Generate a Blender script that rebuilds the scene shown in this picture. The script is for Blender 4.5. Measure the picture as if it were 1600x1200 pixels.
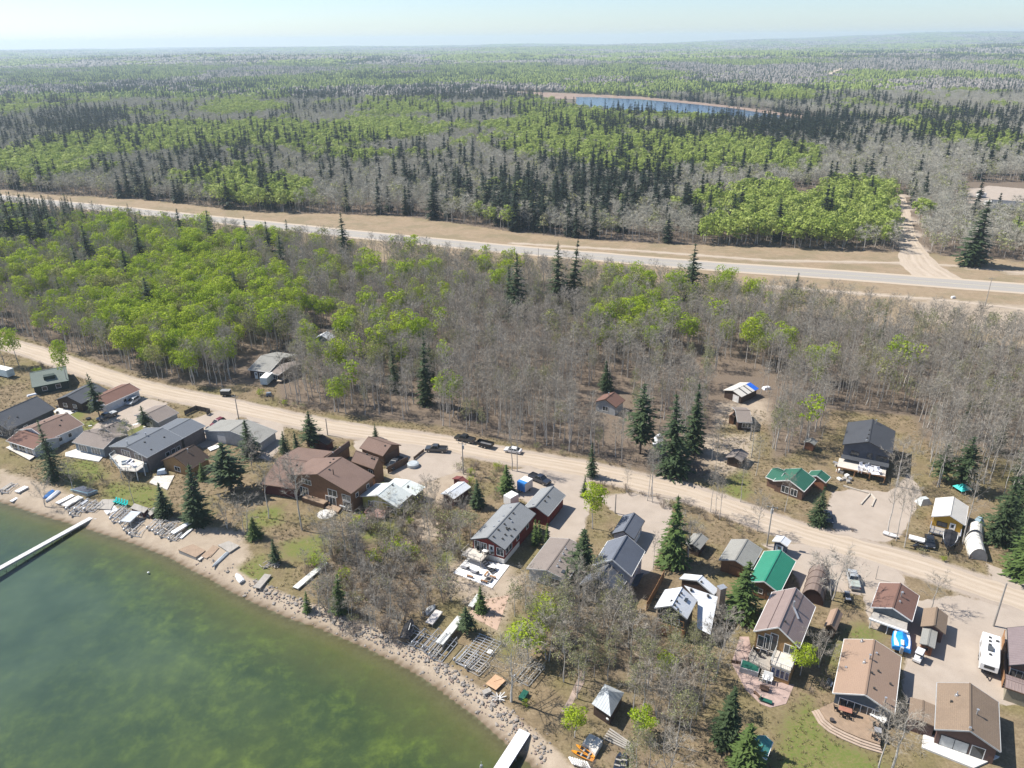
import bpy, bmesh, math, random
import numpy as np
from mathutils import Vector, Matrix
R_=math.radians
for o in list(bpy.data.objects): bpy.data.objects.remove(o)
SC=bpy.context.scene; COL=SC.collection
# ---------------------------------------------------------------- camera
cd=bpy.data.cameras.new('camera'); cam=bpy.data.objects.new('camera',cd); COL.objects.link(cam)
cd.sensor_width=36; cd.lens=27.0; cd.clip_start=1; cd.clip_end=60000
cam.matrix_world=Matrix.Translation((0,0,97))@Matrix.Rotation(R_(90-24.15),4,'X')@Matrix.Rotation(R_(-0.6),4,'Z')
SC.camera=cam
# ---------------------------------------------------------------- light
SUN_EL=50; SUN_AZ_TRAVEL=-20          # light travels towards +x, slightly -y
w=bpy.data.worlds.new('World'); SC.world=w; w.use_nodes=True
nt=w.node_tree; bg=nt.nodes['Background']; sky=nt.nodes.new('ShaderNodeTexSky')
sky.sky_type='NISHITA'; sky.sun_disc=False; sky.sun_elevation=R_(SUN_EL)
tx,ty=math.cos(R_(SUN_AZ_TRAVEL)),math.sin(R_(SUN_AZ_TRAVEL))
sky.sun_rotation=math.atan2(-tx,-ty)
sky.air_density=0.8; sky.dust_density=0.5; sky.ozone_density=3.4; sky.altitude=300
nt.links.new(sky.outputs[0],bg.inputs[0]); bg.inputs[1].default_value=0.103
sl=bpy.data.lights.new('sun','SUN'); sl.energy=5.0; sl.angle=R_(0.5); sl.color=(1,.95,.87)
sun=bpy.data.objects.new('sun',sl); COL.objects.link(sun)
ce=math.cos(R_(SUN_EL)); sd=Vector((tx*ce,ty*ce,-math.sin(R_(SUN_EL))))
sun.rotation_euler=sd.to_track_quat('-Z','Y').to_euler(); sun.location=(-100,100,300)
SC.view_settings.view_transform='Standard'; SC.view_settings.look='None'
SC.view_settings.exposure=0.62; SC.view_settings.gamma=1; SC.view_settings.use_curve_mapping=False
SC.render.engine='CYCLES'
try: SC.cycles.volume_bounces=1; SC.cycles.transparent_max_bounces=8; SC.cycles.max_bounces=6
except Exception: pass
# ---------------------------------------------------------------- materials
class NT:
    def __init__(s,name):
        s.m=bpy.data.materials.new(name); s.m.use_nodes=True; s.t=s.m.node_tree; s.n=s.t.nodes; s.b=s.n['Principled BSDF']
    def new(s,t,**k):
        n=s.n.new(t)
        for a,v in k.items(): setattr(n,a,v)
        return n
    def l(s,a,b): s.t.links.new(a,b)
    def noise(s,vec,scale,detail=4,rough=.6,dist=0):
        n=s.new('ShaderNodeTexNoise'); n.inputs['Scale'].default_value=scale; n.inputs['Detail'].default_value=detail
        n.inputs['Roughness'].default_value=rough; n.inputs['Distortion'].default_value=dist
        if vec is not None: s.l(vec,n.inputs['Vector'])
        return n.outputs['Fac']
    def ramp(s,fac,stops):
        r=s.new('ShaderNodeValToRGB'); e=r.color_ramp.elements
        while len(e)<len(stops): e.new(.5)
        for q,(p,c) in zip(e,stops): q.position=p; q.color=(*c,1) if len(c)==3 else c
        s.l(fac,r.inputs[0]); return r.outputs[0]
    def mix(s,fac,a,b,mode='MIX'):
        x=s.new('ShaderNodeMix',data_type='RGBA',blend_type=mode)
        for v,i in ((fac,0),(a,6),(b,7)):
            if isinstance(v,(int,float)): x.inputs[i].default_value=v
            elif isinstance(v,tuple): x.inputs[i].default_value=(*v,1) if len(v)==3 else v
            else: s.l(v,x.inputs[i])
        return x.outputs[2]
    def math(s,op,a,b=None,clamp=False):
        x=s.new('ShaderNodeMath',operation=op); x.use_clamp=clamp
        for v,i in ((a,0),(b,1)):
            if v is None: continue
            if isinstance(v,(int,float)): x.inputs[i].default_value=v
            else: s.l(v,x.inputs[i])
        return x.outputs[0]
    def obj(s):
        return s.new('ShaderNodeTexCoord').outputs['Object']
    def pos(s): return s.new('ShaderNodeNewGeometry').outputs['Position']
    def bump(s,h,strength=.4,dist=.1):
        b=s.new('ShaderNodeBump'); b.inputs['Strength'].default_value=strength; b.inputs['Distance'].default_value=dist
        s.l(h,b.inputs['Height']); s.l(b.outputs[0],s.b.inputs['Normal'])
    def col(s,c):
        if isinstance(c,tuple): s.b.inputs['Base Color'].default_value=(*c,1)
        else: s.l(c,s.b.inputs['Base Color'])
    def rough(s,r): s.b.inputs['Roughness'].default_value=r
_mc={}
def paint(name,c,rough=.6,var=.25,scale=1.2,metal=0,bump=0,spec=.3):
    "worn paint / plain solid: colour with dirt and grain"
    if name in _mc: return _mc[name]
    n=NT(name); p=n.pos()
    f=n.noise(p,scale,5,.65); g=n.noise(p,scale*7,3)
    d=tuple(x*(1-var) for x in c); e=tuple(min(1,x*(1+var*.5)) for x in c)
    a=n.ramp(f,[(.3,d),(.7,e)])
    a=n.mix(.25*min(1,var*2),a,n.ramp(g,[(.35,d),(.65,e)]))
    n.col(a); n.rough(rough); n.b.inputs['Metallic'].default_value=metal; n.b.inputs['Specular IOR Level'].default_value=spec
    if bump: n.bump(g,bump,.03)
    _mc[name]=n.m; return n.m
def shingle(name,c,c2=None,patch=.35):
    "asphalt shingles: courses along the UV u axis, tab to tab colour change, weathered patches"
    if name in _mc: return _mc[name]
    n=NT(name); uv=n.new('ShaderNodeTexCoord').outputs['UV']
    c2=c2 or tuple(x*.62 for x in c)
    mp=n.new('ShaderNodeMapping'); mp.inputs['Scale'].default_value=(.9,3.2,1); n.l(uv,mp.inputs[0])
    f=n.noise(mp.outputs[0],3.0,4,.75)
    br=n.new('ShaderNodeTexBrick'); br.inputs['Scale'].default_value=1; br.inputs['Brick Width'].default_value=.9; br.inputs['Row Height'].default_value=.28
    br.inputs['Mortar Size'].default_value=.012; br.inputs['Color1'].default_value=(*c,1); br.inputs['Color2'].default_value=(*[x*.8+y*.2 for x,y in zip(c,c2)],1); br.inputs['Mortar'].default_value=(*[x*.6 for x in c2],1)
    n.l(uv,br.inputs[0])
    a=n.mix(.55,br.outputs[0],n.ramp(f,[(.3,c2),(.7,tuple(min(1,x*1.15) for x in c))]))
    big=n.noise(uv,.22,4,.7)
    a=n.mix(n.ramp(big,[(.45,(0,0,0)),(.75,(patch,)*3)]),a,tuple(x*.7 for x in c2))
    n.col(a); n.rough(.92); n.b.inputs['Specular IOR Level'].default_value=.15; n.bump(f,.35,.03)
    _mc[name]=n.m; return n.m
def siding(name,c,row=.2,vert=False,rough=.7,var=.2):
    if name in _mc: return _mc[name]
    n=NT(name); p=n.pos(); sx=n.new('ShaderNodeSeparateXYZ'); n.l(p,sx.inputs[0])
    q=n.math('ADD',n.math('MULTIPLY',sx.outputs[0],.8),n.math('MULTIPLY',sx.outputs[1],.6)) if vert else sx.outputs[2]
    fr=n.math('FRACT',n.math('DIVIDE',q,row))
    lap=n.ramp(fr,[(0,(0,0,0)),(.12,(1,1,1)),(1,(.85,.85,.85))])
    f=n.noise(p,1.3,5,.65)
    a=n.ramp(f,[(.3,tuple(x*(1-var) for x in c)),(.7,tuple(min(1,x*1.08) for x in c))])
    a=n.mix(.35,a,lap,'MULTIPLY'); n.col(a); n.rough(rough); n.b.inputs['Specular IOR Level'].default_value=.25
    n.bump(lap,.4,.03); _mc[name]=n.m; return n.m
def metalroof(name,c,rough=.45):
    if name in _mc: return _mc[name]
    n=NT(name); uv=n.new('ShaderNodeTexCoord').outputs['UV']; sx=n.new('ShaderNodeSeparateXYZ'); n.l(uv,sx.inputs[0])
    fr=n.math('FRACT',n.math('DIVIDE',sx.outputs[0],.45)); rib=n.ramp(fr,[(0,(1,1,1)),(.14,(0,0,0)),(.86,(0,0,0)),(1,(1,1,1))])
    f=n.noise(uv,.5,5,.7); g=n.noise(uv,4,3)
    a=n.ramp(f,[(.25,tuple(x*.78 for x in c)),(.7,c)]); a=n.mix(.2,a,n.ramp(g,[(.3,tuple(x*.7 for x in c)),(.6,tuple(min(1,x*1.1) for x in c))]))
    n.col(a); n.rough(rough); n.b.inputs['Specular IOR Level'].default_value=.4; n.bump(rib,.8,.04); _mc[name]=n.m; return n.m
def wood(name,c,row=.16,rough=.75,var=.35):
    if name in _mc: return _mc[name]
    n=NT(name); o=n.obj(); sx=n.new('ShaderNodeSeparateXYZ'); n.l(o,sx.inputs[0])
    q=n.math('DIVIDE',n.math('ADD',n.math('MULTIPLY',sx.outputs[0],.92),n.math('MULTIPLY',sx.outputs[1],.39)),row)
    fl=n.math('FLOOR',q); wn=n.new('ShaderNodeTexWhiteNoise',noise_dimensions='1D'); n.l(fl,wn.inputs['W'])
    gap=n.ramp(n.math('FRACT',q),[(0,(.3,)*3),(.1,(1,)*3),(1,(1,)*3)])
    f=n.noise(o,1.1,5,.7)
    a=n.mix(n.math('MULTIPLY',wn.outputs[0],var),c,tuple(x*.5 for x in c)); a=n.mix(.5,a,n.ramp(f,[(.3,tuple(x*.6 for x in c)),(.65,tuple(min(1,x*1.1) for x in c))]))
    a=n.mix(.6,a,gap,'MULTIPLY'); n.col(a); n.rough(rough); _mc[name]=n.m; return n.m
def glassmat(name,c=(.025,.03,.035)):
    if name in _mc: return _mc[name]
    n=NT(name); f=n.noise(n.pos(),.8,2); n.col(n.ramp(f,[(.35,c),(.7,tuple(x*2.2 for x in c))])); n.rough(.06); n.b.inputs['Specular IOR Level'].default_value=.7
    _mc[name]=n.m; return n.m
def carpaint(name,c):
    if name in _mc: return _mc[name]
    n=NT(name); f=n.noise(n.pos(),2.,3); n.col(n.ramp(f,[(.3,tuple(x*.8+.02 for x in c)),(.7,c)])); n.rough(.28); n.b.inputs['Coat Weight'].default_value=.6; n.b.inputs['Coat Roughness'].default_value=.08
    _mc[name]=n.m; return n.m
# ---------------------------------------------------------------- mesh builder
class MB:
    def __init__(s): s.v=[]; s.f=[]; s.mi=[]; s.uv=[]; s.cur=0
    def face(s,pts,uv=None):
        b=len(s.v); s.v+= [tuple(p) for p in pts]; s.f.append(tuple(range(b,b+len(pts)))); s.mi.append(s.cur); s.uv.append(uv)
    def box(s,c,d,rz=0,taper=1):
        x,y,z=d[0]/2,d[1]/2,d[2]/2; ca,sa=math.cos(rz),math.sin(rz); P=[]
        for sz,k in ((-1,1),(1,taper)):
            for sx,sy in ((-1,-1),(1,-1),(1,1),(-1,1)):
                a,b=sx*x*k,sy*y*k; P.append((c[0]+a*ca-b*sa,c[1]+a*sa+b*ca,c[2]+sz*z))
        s.hexa(P)
    def hexa(s,P):
        b=len(s.v); s.v+=[tuple(p) for p in P]
        for q in ((0,3,2,1),(4,5,6,7),(0,1,5,4),(1,2,6,5),(2,3,7,6),(3,0,4,7)):
            s.f.append(tuple(b+i for i in q)); s.mi.append(s.cur); s.uv.append(None)
    def beam(s,p0,p1,w,h=None):
        "square bar between two points"
        h=h or w; p0,p1=Vector(p0),Vector(p1); d=(p1-p0); 
        if d.length<1e-6: return
        d.normalize(); up=Vector((0,0,1)) if abs(d.z)<.95 else Vector((1,0,0)); sx=d.cross(up).normalized(); sy=sx.cross(d)
        P=[]
        for p in (p0,p1):
            for a,b in ((-1,-1),(1,-1),(1,1),(-1,1)): P.append(p+sx*a*w/2+sy*b*h/2)
        s.hexa(P)
    def tube(s,pts,rad,n=6,cap=True):
        pts=[Vector(p) for p in pts]; rings=[]
        for i,p in enumerate(pts):
            d=(pts[min(i+1,len(pts)-1)]-pts[max(i-1,0)]).normalized()
            up=Vector((0,0,1)) if abs(d.z)<.9 else Vector((1,0,0)); a=d.cross(up).normalized(); b=a.cross(d)
            r=rad[i] if isinstance(rad,(list,tuple)) else rad
            k=len(s.v); s.v+=[tuple(p+a*r*math.cos(2*math.pi*j/n)+b*r*math.sin(2*math.pi*j/n)) for j in range(n)]; rings.append(k)
        for r0,r1 in zip(rings,rings[1:]):
            for j in range(n):
                s.f.append((r0+j,r0+(j+1)%n,r1+(j+1)%n,r1+j)); s.mi.append(s.cur); s.uv.append(None)
        if cap and n>2:
            s.f.append(tuple(rings[0]+j for j in reversed(range(n)))); s.f.append(tuple(rings[-1]+j for j in range(n)))
            s.mi+=[s.cur]*2; s.uv+=[None]*2
    def prism(s,poly,z0,z1):
        n=len(poly); A=sum(poly[i][0]*poly[(i+1)%n][1]-poly[(i+1)%n][0]*poly[i][1] for i in range(n))
        if A<0: poly=poly[::-1]
        b=len(s.v); s.v+=[(p[0],p[1],z0) for p in poly]+[(p[0],p[1],z1) for p in poly]
        s.f.append(tuple(b+i for i in reversed(range(n)))); s.f.append(tuple(b+n+i for i in range(n)))
        for i in range(n): s.f.append((b+i,b+(i+1)%n,b+n+(i+1)%n,b+n+i))
        s.mi+=[s.cur]*(n+2); s.uv+=[None]*(n+2)
    def slab(s,P,t):
        "thick sheet under a quad or polygon of 3d points (top face given, uv in metres)"
        P=[Vector(p) for p in P]; n=(P[1]-P[0]).cross(P[2]-P[0]).normalized()
        if n.z<0: P=P[::-1]; n=-n
        u=(P[1]-P[0]).normalized(); v=n.cross(u); uv=[((p-P[0]).dot(u),(p-P[0]).dot(v)) for p in P]
        Q=[p-n*t for p in P]; s.face(P,uv); s.face(Q[::-1])
        for i in range(len(P)):
            j=(i+1)%len(P); s.face([Q[i],Q[j],P[j],P[i]])
    def extrude_y(s,prof,y0,y1,k=1):
        "profile in x,z swept along y; k narrows nothing"
        n=len(prof); b=len(s.v); s.v+=[(p[0],y0,p[1]) for p in prof]+[(p[0],y1,p[1]) for p in prof]
        s.f.append(tuple(b+i for i in range(n))); s.f.append(tuple(b+n+i for i in reversed(range(n))))
        for i in range(n): s.f.append((b+(i+1)%n,b+i,b+n+i,b+n+(i+1)%n))
        s.mi+=[s.cur]*(n+2); s.uv+=[None]*(n+2)
    def build(s,name,mats,parent=None,org=None,smooth=False):
        me=bpy.data.meshes.new(name); o3=org or (0,0,0)
        v=[(a-o3[0],b-o3[1],c-o3[2]) for a,b,c in s.v]
        me.from_pydata(v,[],s.f)
        if not isinstance(mats,(list,tuple)): mats=[mats]
        for m in mats: me.materials.append(m)
        me.polygons.foreach_set('material_index',s.mi)
        if any(u for u in s.uv):
            ul=me.uv_layers.new(name='UVMap').data
            for p,u in zip(me.polygons,s.uv):
                if u:
                    for li,q in zip(p.loop_indices,u): ul[li].uv=q
        if smooth: me.polygons.foreach_set('use_smooth',[True]*len(me.polygons))
        me.update(); o=bpy.data.objects.new(name,me); COL.objects.link(o)
        if parent: o.parent=parent
        return o
def tag(o,label=None,cat=None,group=None,kind=None):
    if label: o['label']=label
    if cat: o['category']=cat
    if group: o['group']=group
    if kind: o['kind']=kind
    return o
def thing(name,label,cat,loc=(0,0,0),rz=0,group=None):
    o=bpy.data.objects.new(name,None); COL.objects.link(o); o.empty_display_size=.5
    o.location=loc if len(loc)==3 else (*loc,0); o.rotation_euler=(0,0,rz)
    return tag(o,label,cat,group)
def dup(root,loc,rz=0,label=None,group=None,scale=None):
    r=root.copy(); COL.objects.link(r); r.location=loc if len(loc)==3 else (*loc,0); r.rotation_euler=(0,0,rz)
    if label: r['label']=label
    if group: r['group']=group
    if scale: r.scale=scale if isinstance(scale,tuple) else (scale,)*3
    for ch in list(root.children):
        c=ch.copy(); COL.objects.link(c); c.parent=r
        for g in list(ch.children):
            d=g.copy(); COL.objects.link(d); d.parent=c
    return r
def npmesh(name,V,Fq,mat,kind=None,parent=None):
    "numpy mesh; Fq (n,3) or (n,4)"
    V=np.asarray(V,np.float32); Fq=np.asarray(Fq,np.int32); k=Fq.shape[1]; me=bpy.data.meshes.new(name)
    me.vertices.add(len(V)); me.vertices.foreach_set('co',V.ravel()); me.loops.add(Fq.size); me.loops.foreach_set('vertex_index',Fq.ravel())
    me.polygons.add(len(Fq)); me.polygons.foreach_set('loop_start',np.arange(0,Fq.size,k)); 
    me.materials.append(mat); me.update(calc_edges=True); me.validate()
    o=bpy.data.objects.new(name,me); COL.objects.link(o)
    if kind: o['kind']=kind
    if parent: o.parent=parent
    return o
# ---------------------------------------------------------------- numpy helpers
def inpoly(X,Y,poly):
    r=np.zeros(np.shape(X),bool); n=len(poly); j=n-1
    for i in range(n):
        xi,yi=poly[i]; xj,yj=poly[j]
        c=((yi>Y)!=(yj>Y))&(X<(xj-xi)*(Y-yi)/((yj-yi) if yj!=yi else 1e-9)+xi); r^=c; j=i
    return r
def dline(X,Y,line):
    d=np.full(np.shape(X),1e9)
    for (x0,y0),(x1,y1) in zip(line,line[1:]):
        dx,dy=x1-x0,y1-y0; t=np.clip(((X-x0)*dx+(Y-y0)*dy)/(dx*dx+dy*dy+1e-9),0,1)
        d=np.minimum(d,np.hypot(X-x0-t*dx,Y-y0-t*dy))
    return d
def soft(X,Y,poly,w):
    "1 inside, fading over w metres either side of the outline"
    ins=inpoly(X,Y,poly); d=dline(X,Y,list(poly)+[poly[0]]); return np.clip(.5+np.where(ins,d,-d)/(2*w),0,1)
def vnoise(X,Y,s,seed=0):
    x=np.asarray(X)/s+seed*17.3; y=np.asarray(Y)/s+seed*9.1; xi=np.floor(x).astype(np.int64); yi=np.floor(y).astype(np.int64); fx=x-xi; fy=y-yi
    fx=fx*fx*(3-2*fx); fy=fy*fy*(3-2*fy)
    def h(a,b):
        n=(a*374761393+b*668265263+seed*1442695)&0xffffffff; n=((n^(n>>13))*1274126177)&0xffffffff; return ((n^(n>>16))&0xffff)/65535.
    return (h(xi,yi)*(1-fx)+h(xi+1,yi)*fx)*(1-fy)+(h(xi,yi+1)*(1-fx)+h(xi+1,yi+1)*fx)*fy
def fbm(X,Y,s,seed=0,o=3):
    r=0;a=.5;t=0
    for i in range(o): r=r+a*vnoise(X,Y,s/2**i,seed+i); t+=a; a*=.55
    return r/t
# ================================================================ TERRAIN
SHORE=[(-193.71,164.61),(-151.54,159.06),(-131.28,156.39),(-120.68,153.97),(-114.22,151.15),(-105.90,147.33),(-97.73,144.16),(-92.18,141.61),(-81.12,136.71),(-71.76,131.86),(-66.13,127.94),(-60.63,124.58),(-55.28,120.78),(-48.71,116.76),(-41.44,112.75),(-36.94,110.80),(-31.42,107.90),(-25.96,104.94),(-20.52,101.50),(-15.76,98.22),(-11.02,94.00),(-6.25,89.76),(-1.85,85.06),(0.95,82.26),(3.17,79.69),(7.06,74.86),(11.39,69.10),(15.11,59.91)]
LAKE=SHORE+[(SHORE[-1][0],20),(-420,20),(-420,SHORE[0][1])]
ROAD=[(-262.10,291.55),(-220.36,275.31),(-182.85,257.37),(-161.76,245.75),(-141.05,232.25),(-122.44,220.95),(-106.26,212.87),(-86.88,204.72),(-76.97,200.19),(-63.52,194.12),(-50.98,188.73),(-39.00,184.68),(-27.57,181.86),(-18.76,178.81),(-10.15,175.15),(-1.66,171.60),(8.63,167.81),(16.89,164.80),(23.20,161.91),(30.43,158.20),(39.39,154.02),(44.82,150.34),(51.14,144.97),(56.93,140.14),(61.27,136.96),(68.25,132.71),(75.12,128.88),(81.61,125.00),(87.00,120.72),(91.34,117.41),(95.62,114.40),(103.60,108.56),(111.01,103.13)]
HWY=[(-524.66,615.74),(-394.21,561.56),(-310.15,521.43),(-256.81,499.39),(-205.94,475.13),(-149.07,449.86),(-97.15,425.36),(-50.39,405.33),(0.71,382.66),(39.81,368.46),(76.16,354.04),(117.28,340.32),(149.90,330.76),(179.99,319.76),(214.39,308.27),(256.17,292.95),(313.16,273.04)]
HFAR=[(-581.25,653.62),(-415.75,594.71),(-333.38,555.58),(-254.65,531.98),(-183.27,495.56),(-159.40,484.32),(-67.01,468.18),(-36.44,448.75),(0.88,422.42),(43.06,401.22),(83.37,391.11),(130.26,382.41),(167.51,374.38),(190.73,369.64),(216.08,361.28),(240.53,350.94),(285.10,330.78),(344.45,304.56)]
HNEAR=[(-469.22,519.00),(-323.83,490.75),(-219.92,440.63),(-131.37,390.85),(-60.67,359.44),(0.49,330.25),(54.07,309.41),(100.53,286.04),(139.36,261.53),(172.11,239.26),(200.41,220.03),(241.69,201.06)]
SIDE=[(186.88,322.41),(188.81,345.14),(199.25,374.32),(209.67,400.99),(225.72,439.47),(241.01,475.39),(257.94,517.14)]
TRACKN=[(0.77,396.06),(64.70,377.41),(122.36,356.80),(185.07,349.74)]
TRACKN2=[(194.20,348.26),(211.05,341.01),(228.24,330.88),(271.25,312.67)]
TRACKS=[(104.54,316.79),(133.85,307.51),(162.57,297.82),(179.05,292.26),(197.87,281.30),(234.62,264.76)]
POND=[(121.46,1482.47),(149.88,1476.46),(226.22,1410.31),(290.87,1300.75),(334.26,1196.62),(361.23,1089.30),(375.78,1016.38),(345.52,979.39),(283.73,1009.77),(218.61,1086.81),(149.72,1154.03),(114.14,1212.91),(109.95,1339.11)]
PONDBANK=[(-74.80,1738.77),(70.07,1638.99),(163.81,1555.52),(237.38,1481.68),(309.74,1339.25),(351.18,1223.54),(383.00,1116.01),(406.72,1034.23),(384.84,990.96),(355.11,1044.31),(322.77,1154.13),(280.05,1250.97),(221.59,1380.69),(106.46,1435.72),(40.34,1486.36),(-44.53,1617.85)]
NEARFOREST=HNEAR[:-1]+[(163.74,172.08),(127.41,166.29),(116.95,176.54),(108.68,176.72),(111.64,191.63),(89.24,196.23),(80.44,177.34),(65.60,167.58),(72.05,196.64),(60.25,196.92),(53.72,177.93),(46.24,160.25),(39.89,159.48),(31.22,163.27),(20.85,169.49),(8.11,174.41),(-3.55,179.89),(-17.70,187.59),(-36.08,193.08),(-51.39,197.50),(-67.64,203.39),(-72.96,215.80),(-83.66,218.48),(-90.69,215.77),(-106.20,220.04),(-124.58,229.68),(-146.13,243.56),(-168.90,256.96),(-191.03,270.90),(-241.24,290.88),(-348.52,339.01)]
def sdist(X,Y): # signed distance inland of the shoreline
    d=dline(X,Y,SHORE); return np.where(inpoly(X,Y,LAKE),-d,d)
def tz(X,Y):
    X=np.asarray(X,float); Y=np.asarray(Y,float); z=np.zeros(X.shape)
    near=(Y<330)
    if near.any():
        s=sdist(X[near],Y[near]); t=np.clip(s/3.6,0,1)
        z[near]=np.where(s<0,-1+np.maximum(s*.05,-2.4),-1+t*t*(3-2*t)*1.0)
    far=np.clip((Y-1900)/2500,0,1)
    z+=far*(np.maximum(fbm(X,Y,1600,3)-.40,0)*85+np.exp(-((X-6200)/2600)**2)*np.clip((Y-6500)/4000,0,1)*95+np.exp(-((X-1500)/900)**2-((Y-3300)/700)**2)*25)
    return z
def tz1(x,y): return float(tz(np.array([x]),np.array([y]))[0])
# ---- ground sheet
def grow(a,b,st,k): 
    r=[a]; 
    while r[-1]<b: r.append(r[-1]+st); st*=k
    return r
xs=sorted(set([round(-x,2) for x in grow(210,9500,4,1.13)]+list(np.arange(-210,140,1.))+grow(140,9500,4,1.13)))
ys=[-60,0,40]+list(np.arange(60,270,1.))+list(np.arange(270,560,3.))+grow(560,14500,5,1.035)
XS,YS=np.meshgrid(np.array(xs),np.array(ys)); ZS=tz(XS,YS)
GRAVEL_YARDS=[
 [(-115.28,211.24),(-101.74,205.08),(-100.50,196.60),(-108.79,181.49),(-116.45,188.30)],
 [(-90.52,194.34),(-84.44,200.37),(-78.32,196.90),(-76.90,180.79),(-81.12,177.37),(-87.22,181.02)],
 [(-75.67,196.02),(-64.51,191.76),(-60.60,180.43),(-61.96,170.25),(-66.03,172.97)],
 [(-42.31,180.03),(-36.05,181.33),(-23.73,177.86),(-13.29,171.85),(-12.08,164.47),(-24.68,157.27),(-30.54,166.40),(-39.71,173.08)],
 [(-1.80,164.26),(9.32,165.58),(18.55,162.31),(18.33,152.21),(15.14,138.26),(10.14,129.34),(6.56,131.57),(8.33,145.77),(4.09,148.45),(-0.27,153.96)],
 [(19.07,152.20),(28.18,153.40),(35.86,150.51),(35.09,142.75),(27.78,124.88),(24.13,121.94),(23.60,127.00),(27.65,140.43),(22.69,145.50)],
 [(51.98,133.00),(61.32,132.84),(76.52,125.08),(75.27,114.54),(84.58,116.22),(94.54,110.73),(92.36,95.30),(82.75,90.08),(72.67,90.22),(62.75,86.59),(62.78,92.98),(69.31,104.52),(63.97,107.83),(66.49,116.50),(58.71,118.49),(54.99,116.68),(55.83,126.46)],
 [(74.25,152.51),(79.99,153.79),(87.55,152.25),(96.05,160.74),(94.92,152.11),(82.86,135.87),(78.15,132.99),(69.31,136.11),(69.79,144.62)],
 [(308.79,525.97),(337.22,549.23),(371.36,522.35),(331.03,461.09),(314.42,471.55),(294.88,478.53)],
 [(94.88,125.80),(99.48,120.71),(97.33,113.30),(91.80,116.10)],
]
SAND_YARDS=[
 [(-31.91,164.87),(-16.57,171.92),(-9.65,162.88),(-14.91,148.81),(-23.71,148.98)],
 [(-23.10,143.82),(-16.17,146.23),(-14.02,136.44),(-21.98,134.29)],
 [(-14.53,125.58),(-5.75,134.01),(1.49,122.31),(-2.77,108.00),(-5.70,109.71),(-12.89,120.60)],
 [(49.49,181.60),(64.80,181.26),(59.11,164.56),(47.78,160.22)],
 [(59.47,201.17),(74.91,202.97),(70.49,188.65),(55.98,187.05)],
 [(159.33,293.75),(224.11,283.55),(196.39,243.30),(153.83,267.28)],
]
LAWNS=[
 [(-107.90,189.64),(-108.81,200.95),(-104.17,197.51),(-101.32,187.96),(-104.43,183.20)],[(-103.99,188.02),(-100.16,190.62),(-97.07,184.13),(-100.67,181.31)],[(-120.98,193.06),(-117.96,194.98),(-114.53,189.79),(-117.66,187.19)],
 [(-115.38,171.37),(-106.63,171.84),(-100.03,163.20),(-104.88,158.85),(-111.95,163.44)],[(-131.60,203.63),(-123.86,201.31),(-121.63,195.07),(-124.26,193.13)],
 [(-97.81,160.17),(-84.71,158.45),(-79.75,150.04),(-87.46,147.56),(-95.83,154.42)],
 [(-60.43,147.05),(-53.13,149.53),(-51.39,143.09),(-57.40,139.56)],[(-49.15,134.77),(-39.24,139.23),(-39.52,128.07),(-47.95,130.33)],[(-58.15,125.29),(-51.94,130.40),(-48.55,123.13),(-52.72,120.28)],
 [(-34.31,142.78),(-25.96,143.87),(-22.53,138.93),(-32.83,134.48)],[(-16.18,129.79),(-11.29,136.39),(-9.70,131.85),(-14.45,124.56)],
 [(41.57,86.86),(47.02,91.86),(48.06,84.38),(53.77,78.70),(51.05,69.77),(33.88,69.96)],
 [(59.07,107.08),(62.60,108.68),(65.54,106.17),(62.46,104.31),(59.24,104.67)],[(55.28,103.16),(57.89,104.69),(52.47,95.86),(50.64,93.82)],
 [(49.75,155.80),(58.42,167.73),(54.98,152.88),(50.56,147.57)],[(56.30,181.45),(63.75,177.71),(59.22,167.72),(55.28,171.06)],
 [(-2.74,105.58),(0.97,112.16),(0.08,103.97),(-1.59,100.94)],
]
fl=lambda a:a.ravel()
def field(polys,w): 
    r=np.zeros(XS.shape)
    m=(YS<600)
    for p in polys: r[m]=np.maximum(r[m],soft(XS[m],YS[m],p,w))
    return r
mnear=YS<700
def lfield(line,w0,w1):
    r=np.zeros(XS.shape); d=dline(XS[mnear],YS[mnear],line); r[mnear]=np.clip((w1-d)/(w1-w0),0,1); return r
gravel=np.maximum.reduce([field(GRAVEL_YARDS,1.0),lfield(ROAD,3.0,6.0),lfield(SIDE,3.,6)])
sdm=np.full(XS.shape,99.); m=YS<300; sdm[m]=sdist(XS[m],YS[m])
sand=np.maximum.reduce([field(SAND_YARDS,4.5),np.clip((3.6-np.abs(sdm-1.4))/2,0,1),lfield(TRACKN,1.5,3.5),lfield(TRACKN2,1.5,3.5),lfield(TRACKS,1.5,3.5)])
BEACH=[(-121.45,150.83),(-128.17,166.84),(-113.47,160.48),(-94.61,150.32),(-83.07,147.48),(-67.64,140.94),(-58.80,139.58),(-54.60,130.45),(-57.46,123.27),(-69.72,128.58),(-90.52,138.96),(-106.57,145.36)]
sand=np.maximum(sand,field([BEACH],3.))
lawn=field(LAWNS,4.)
row=np.array([*HFAR,*reversed(HNEAR)]); dry=field([list(map(tuple,row))],4.)
forest=np.maximum(field([NEARFOREST],4.),.5*field([[(-43.45,128.13),(-38.27,134.58),(-31.47,142.73),(-24.18,153.03),(-16.81,154.28),(-9.67,146.11),(-10.91,129.70),(-14.45,124.56),(-8.43,118.62),(-10.62,114.09),(-19.12,109.91),(-20.24,105.04),(-26.04,105.92),(-35.89,111.86)],[(-0.38,127.41),(7.16,122.22),(14.25,117.33),(23.45,113.57),(23.36,104.41),(28.59,103.55),(36.79,105.00),(37.80,100.38),(33.12,94.74),(29.22,87.02),(21.99,80.17),(22.80,74.91),(13.81,75.01),(9.59,89.77),(5.87,96.50),(2.80,100.88),(-1.04,112.19)]],4.)); 
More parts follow.
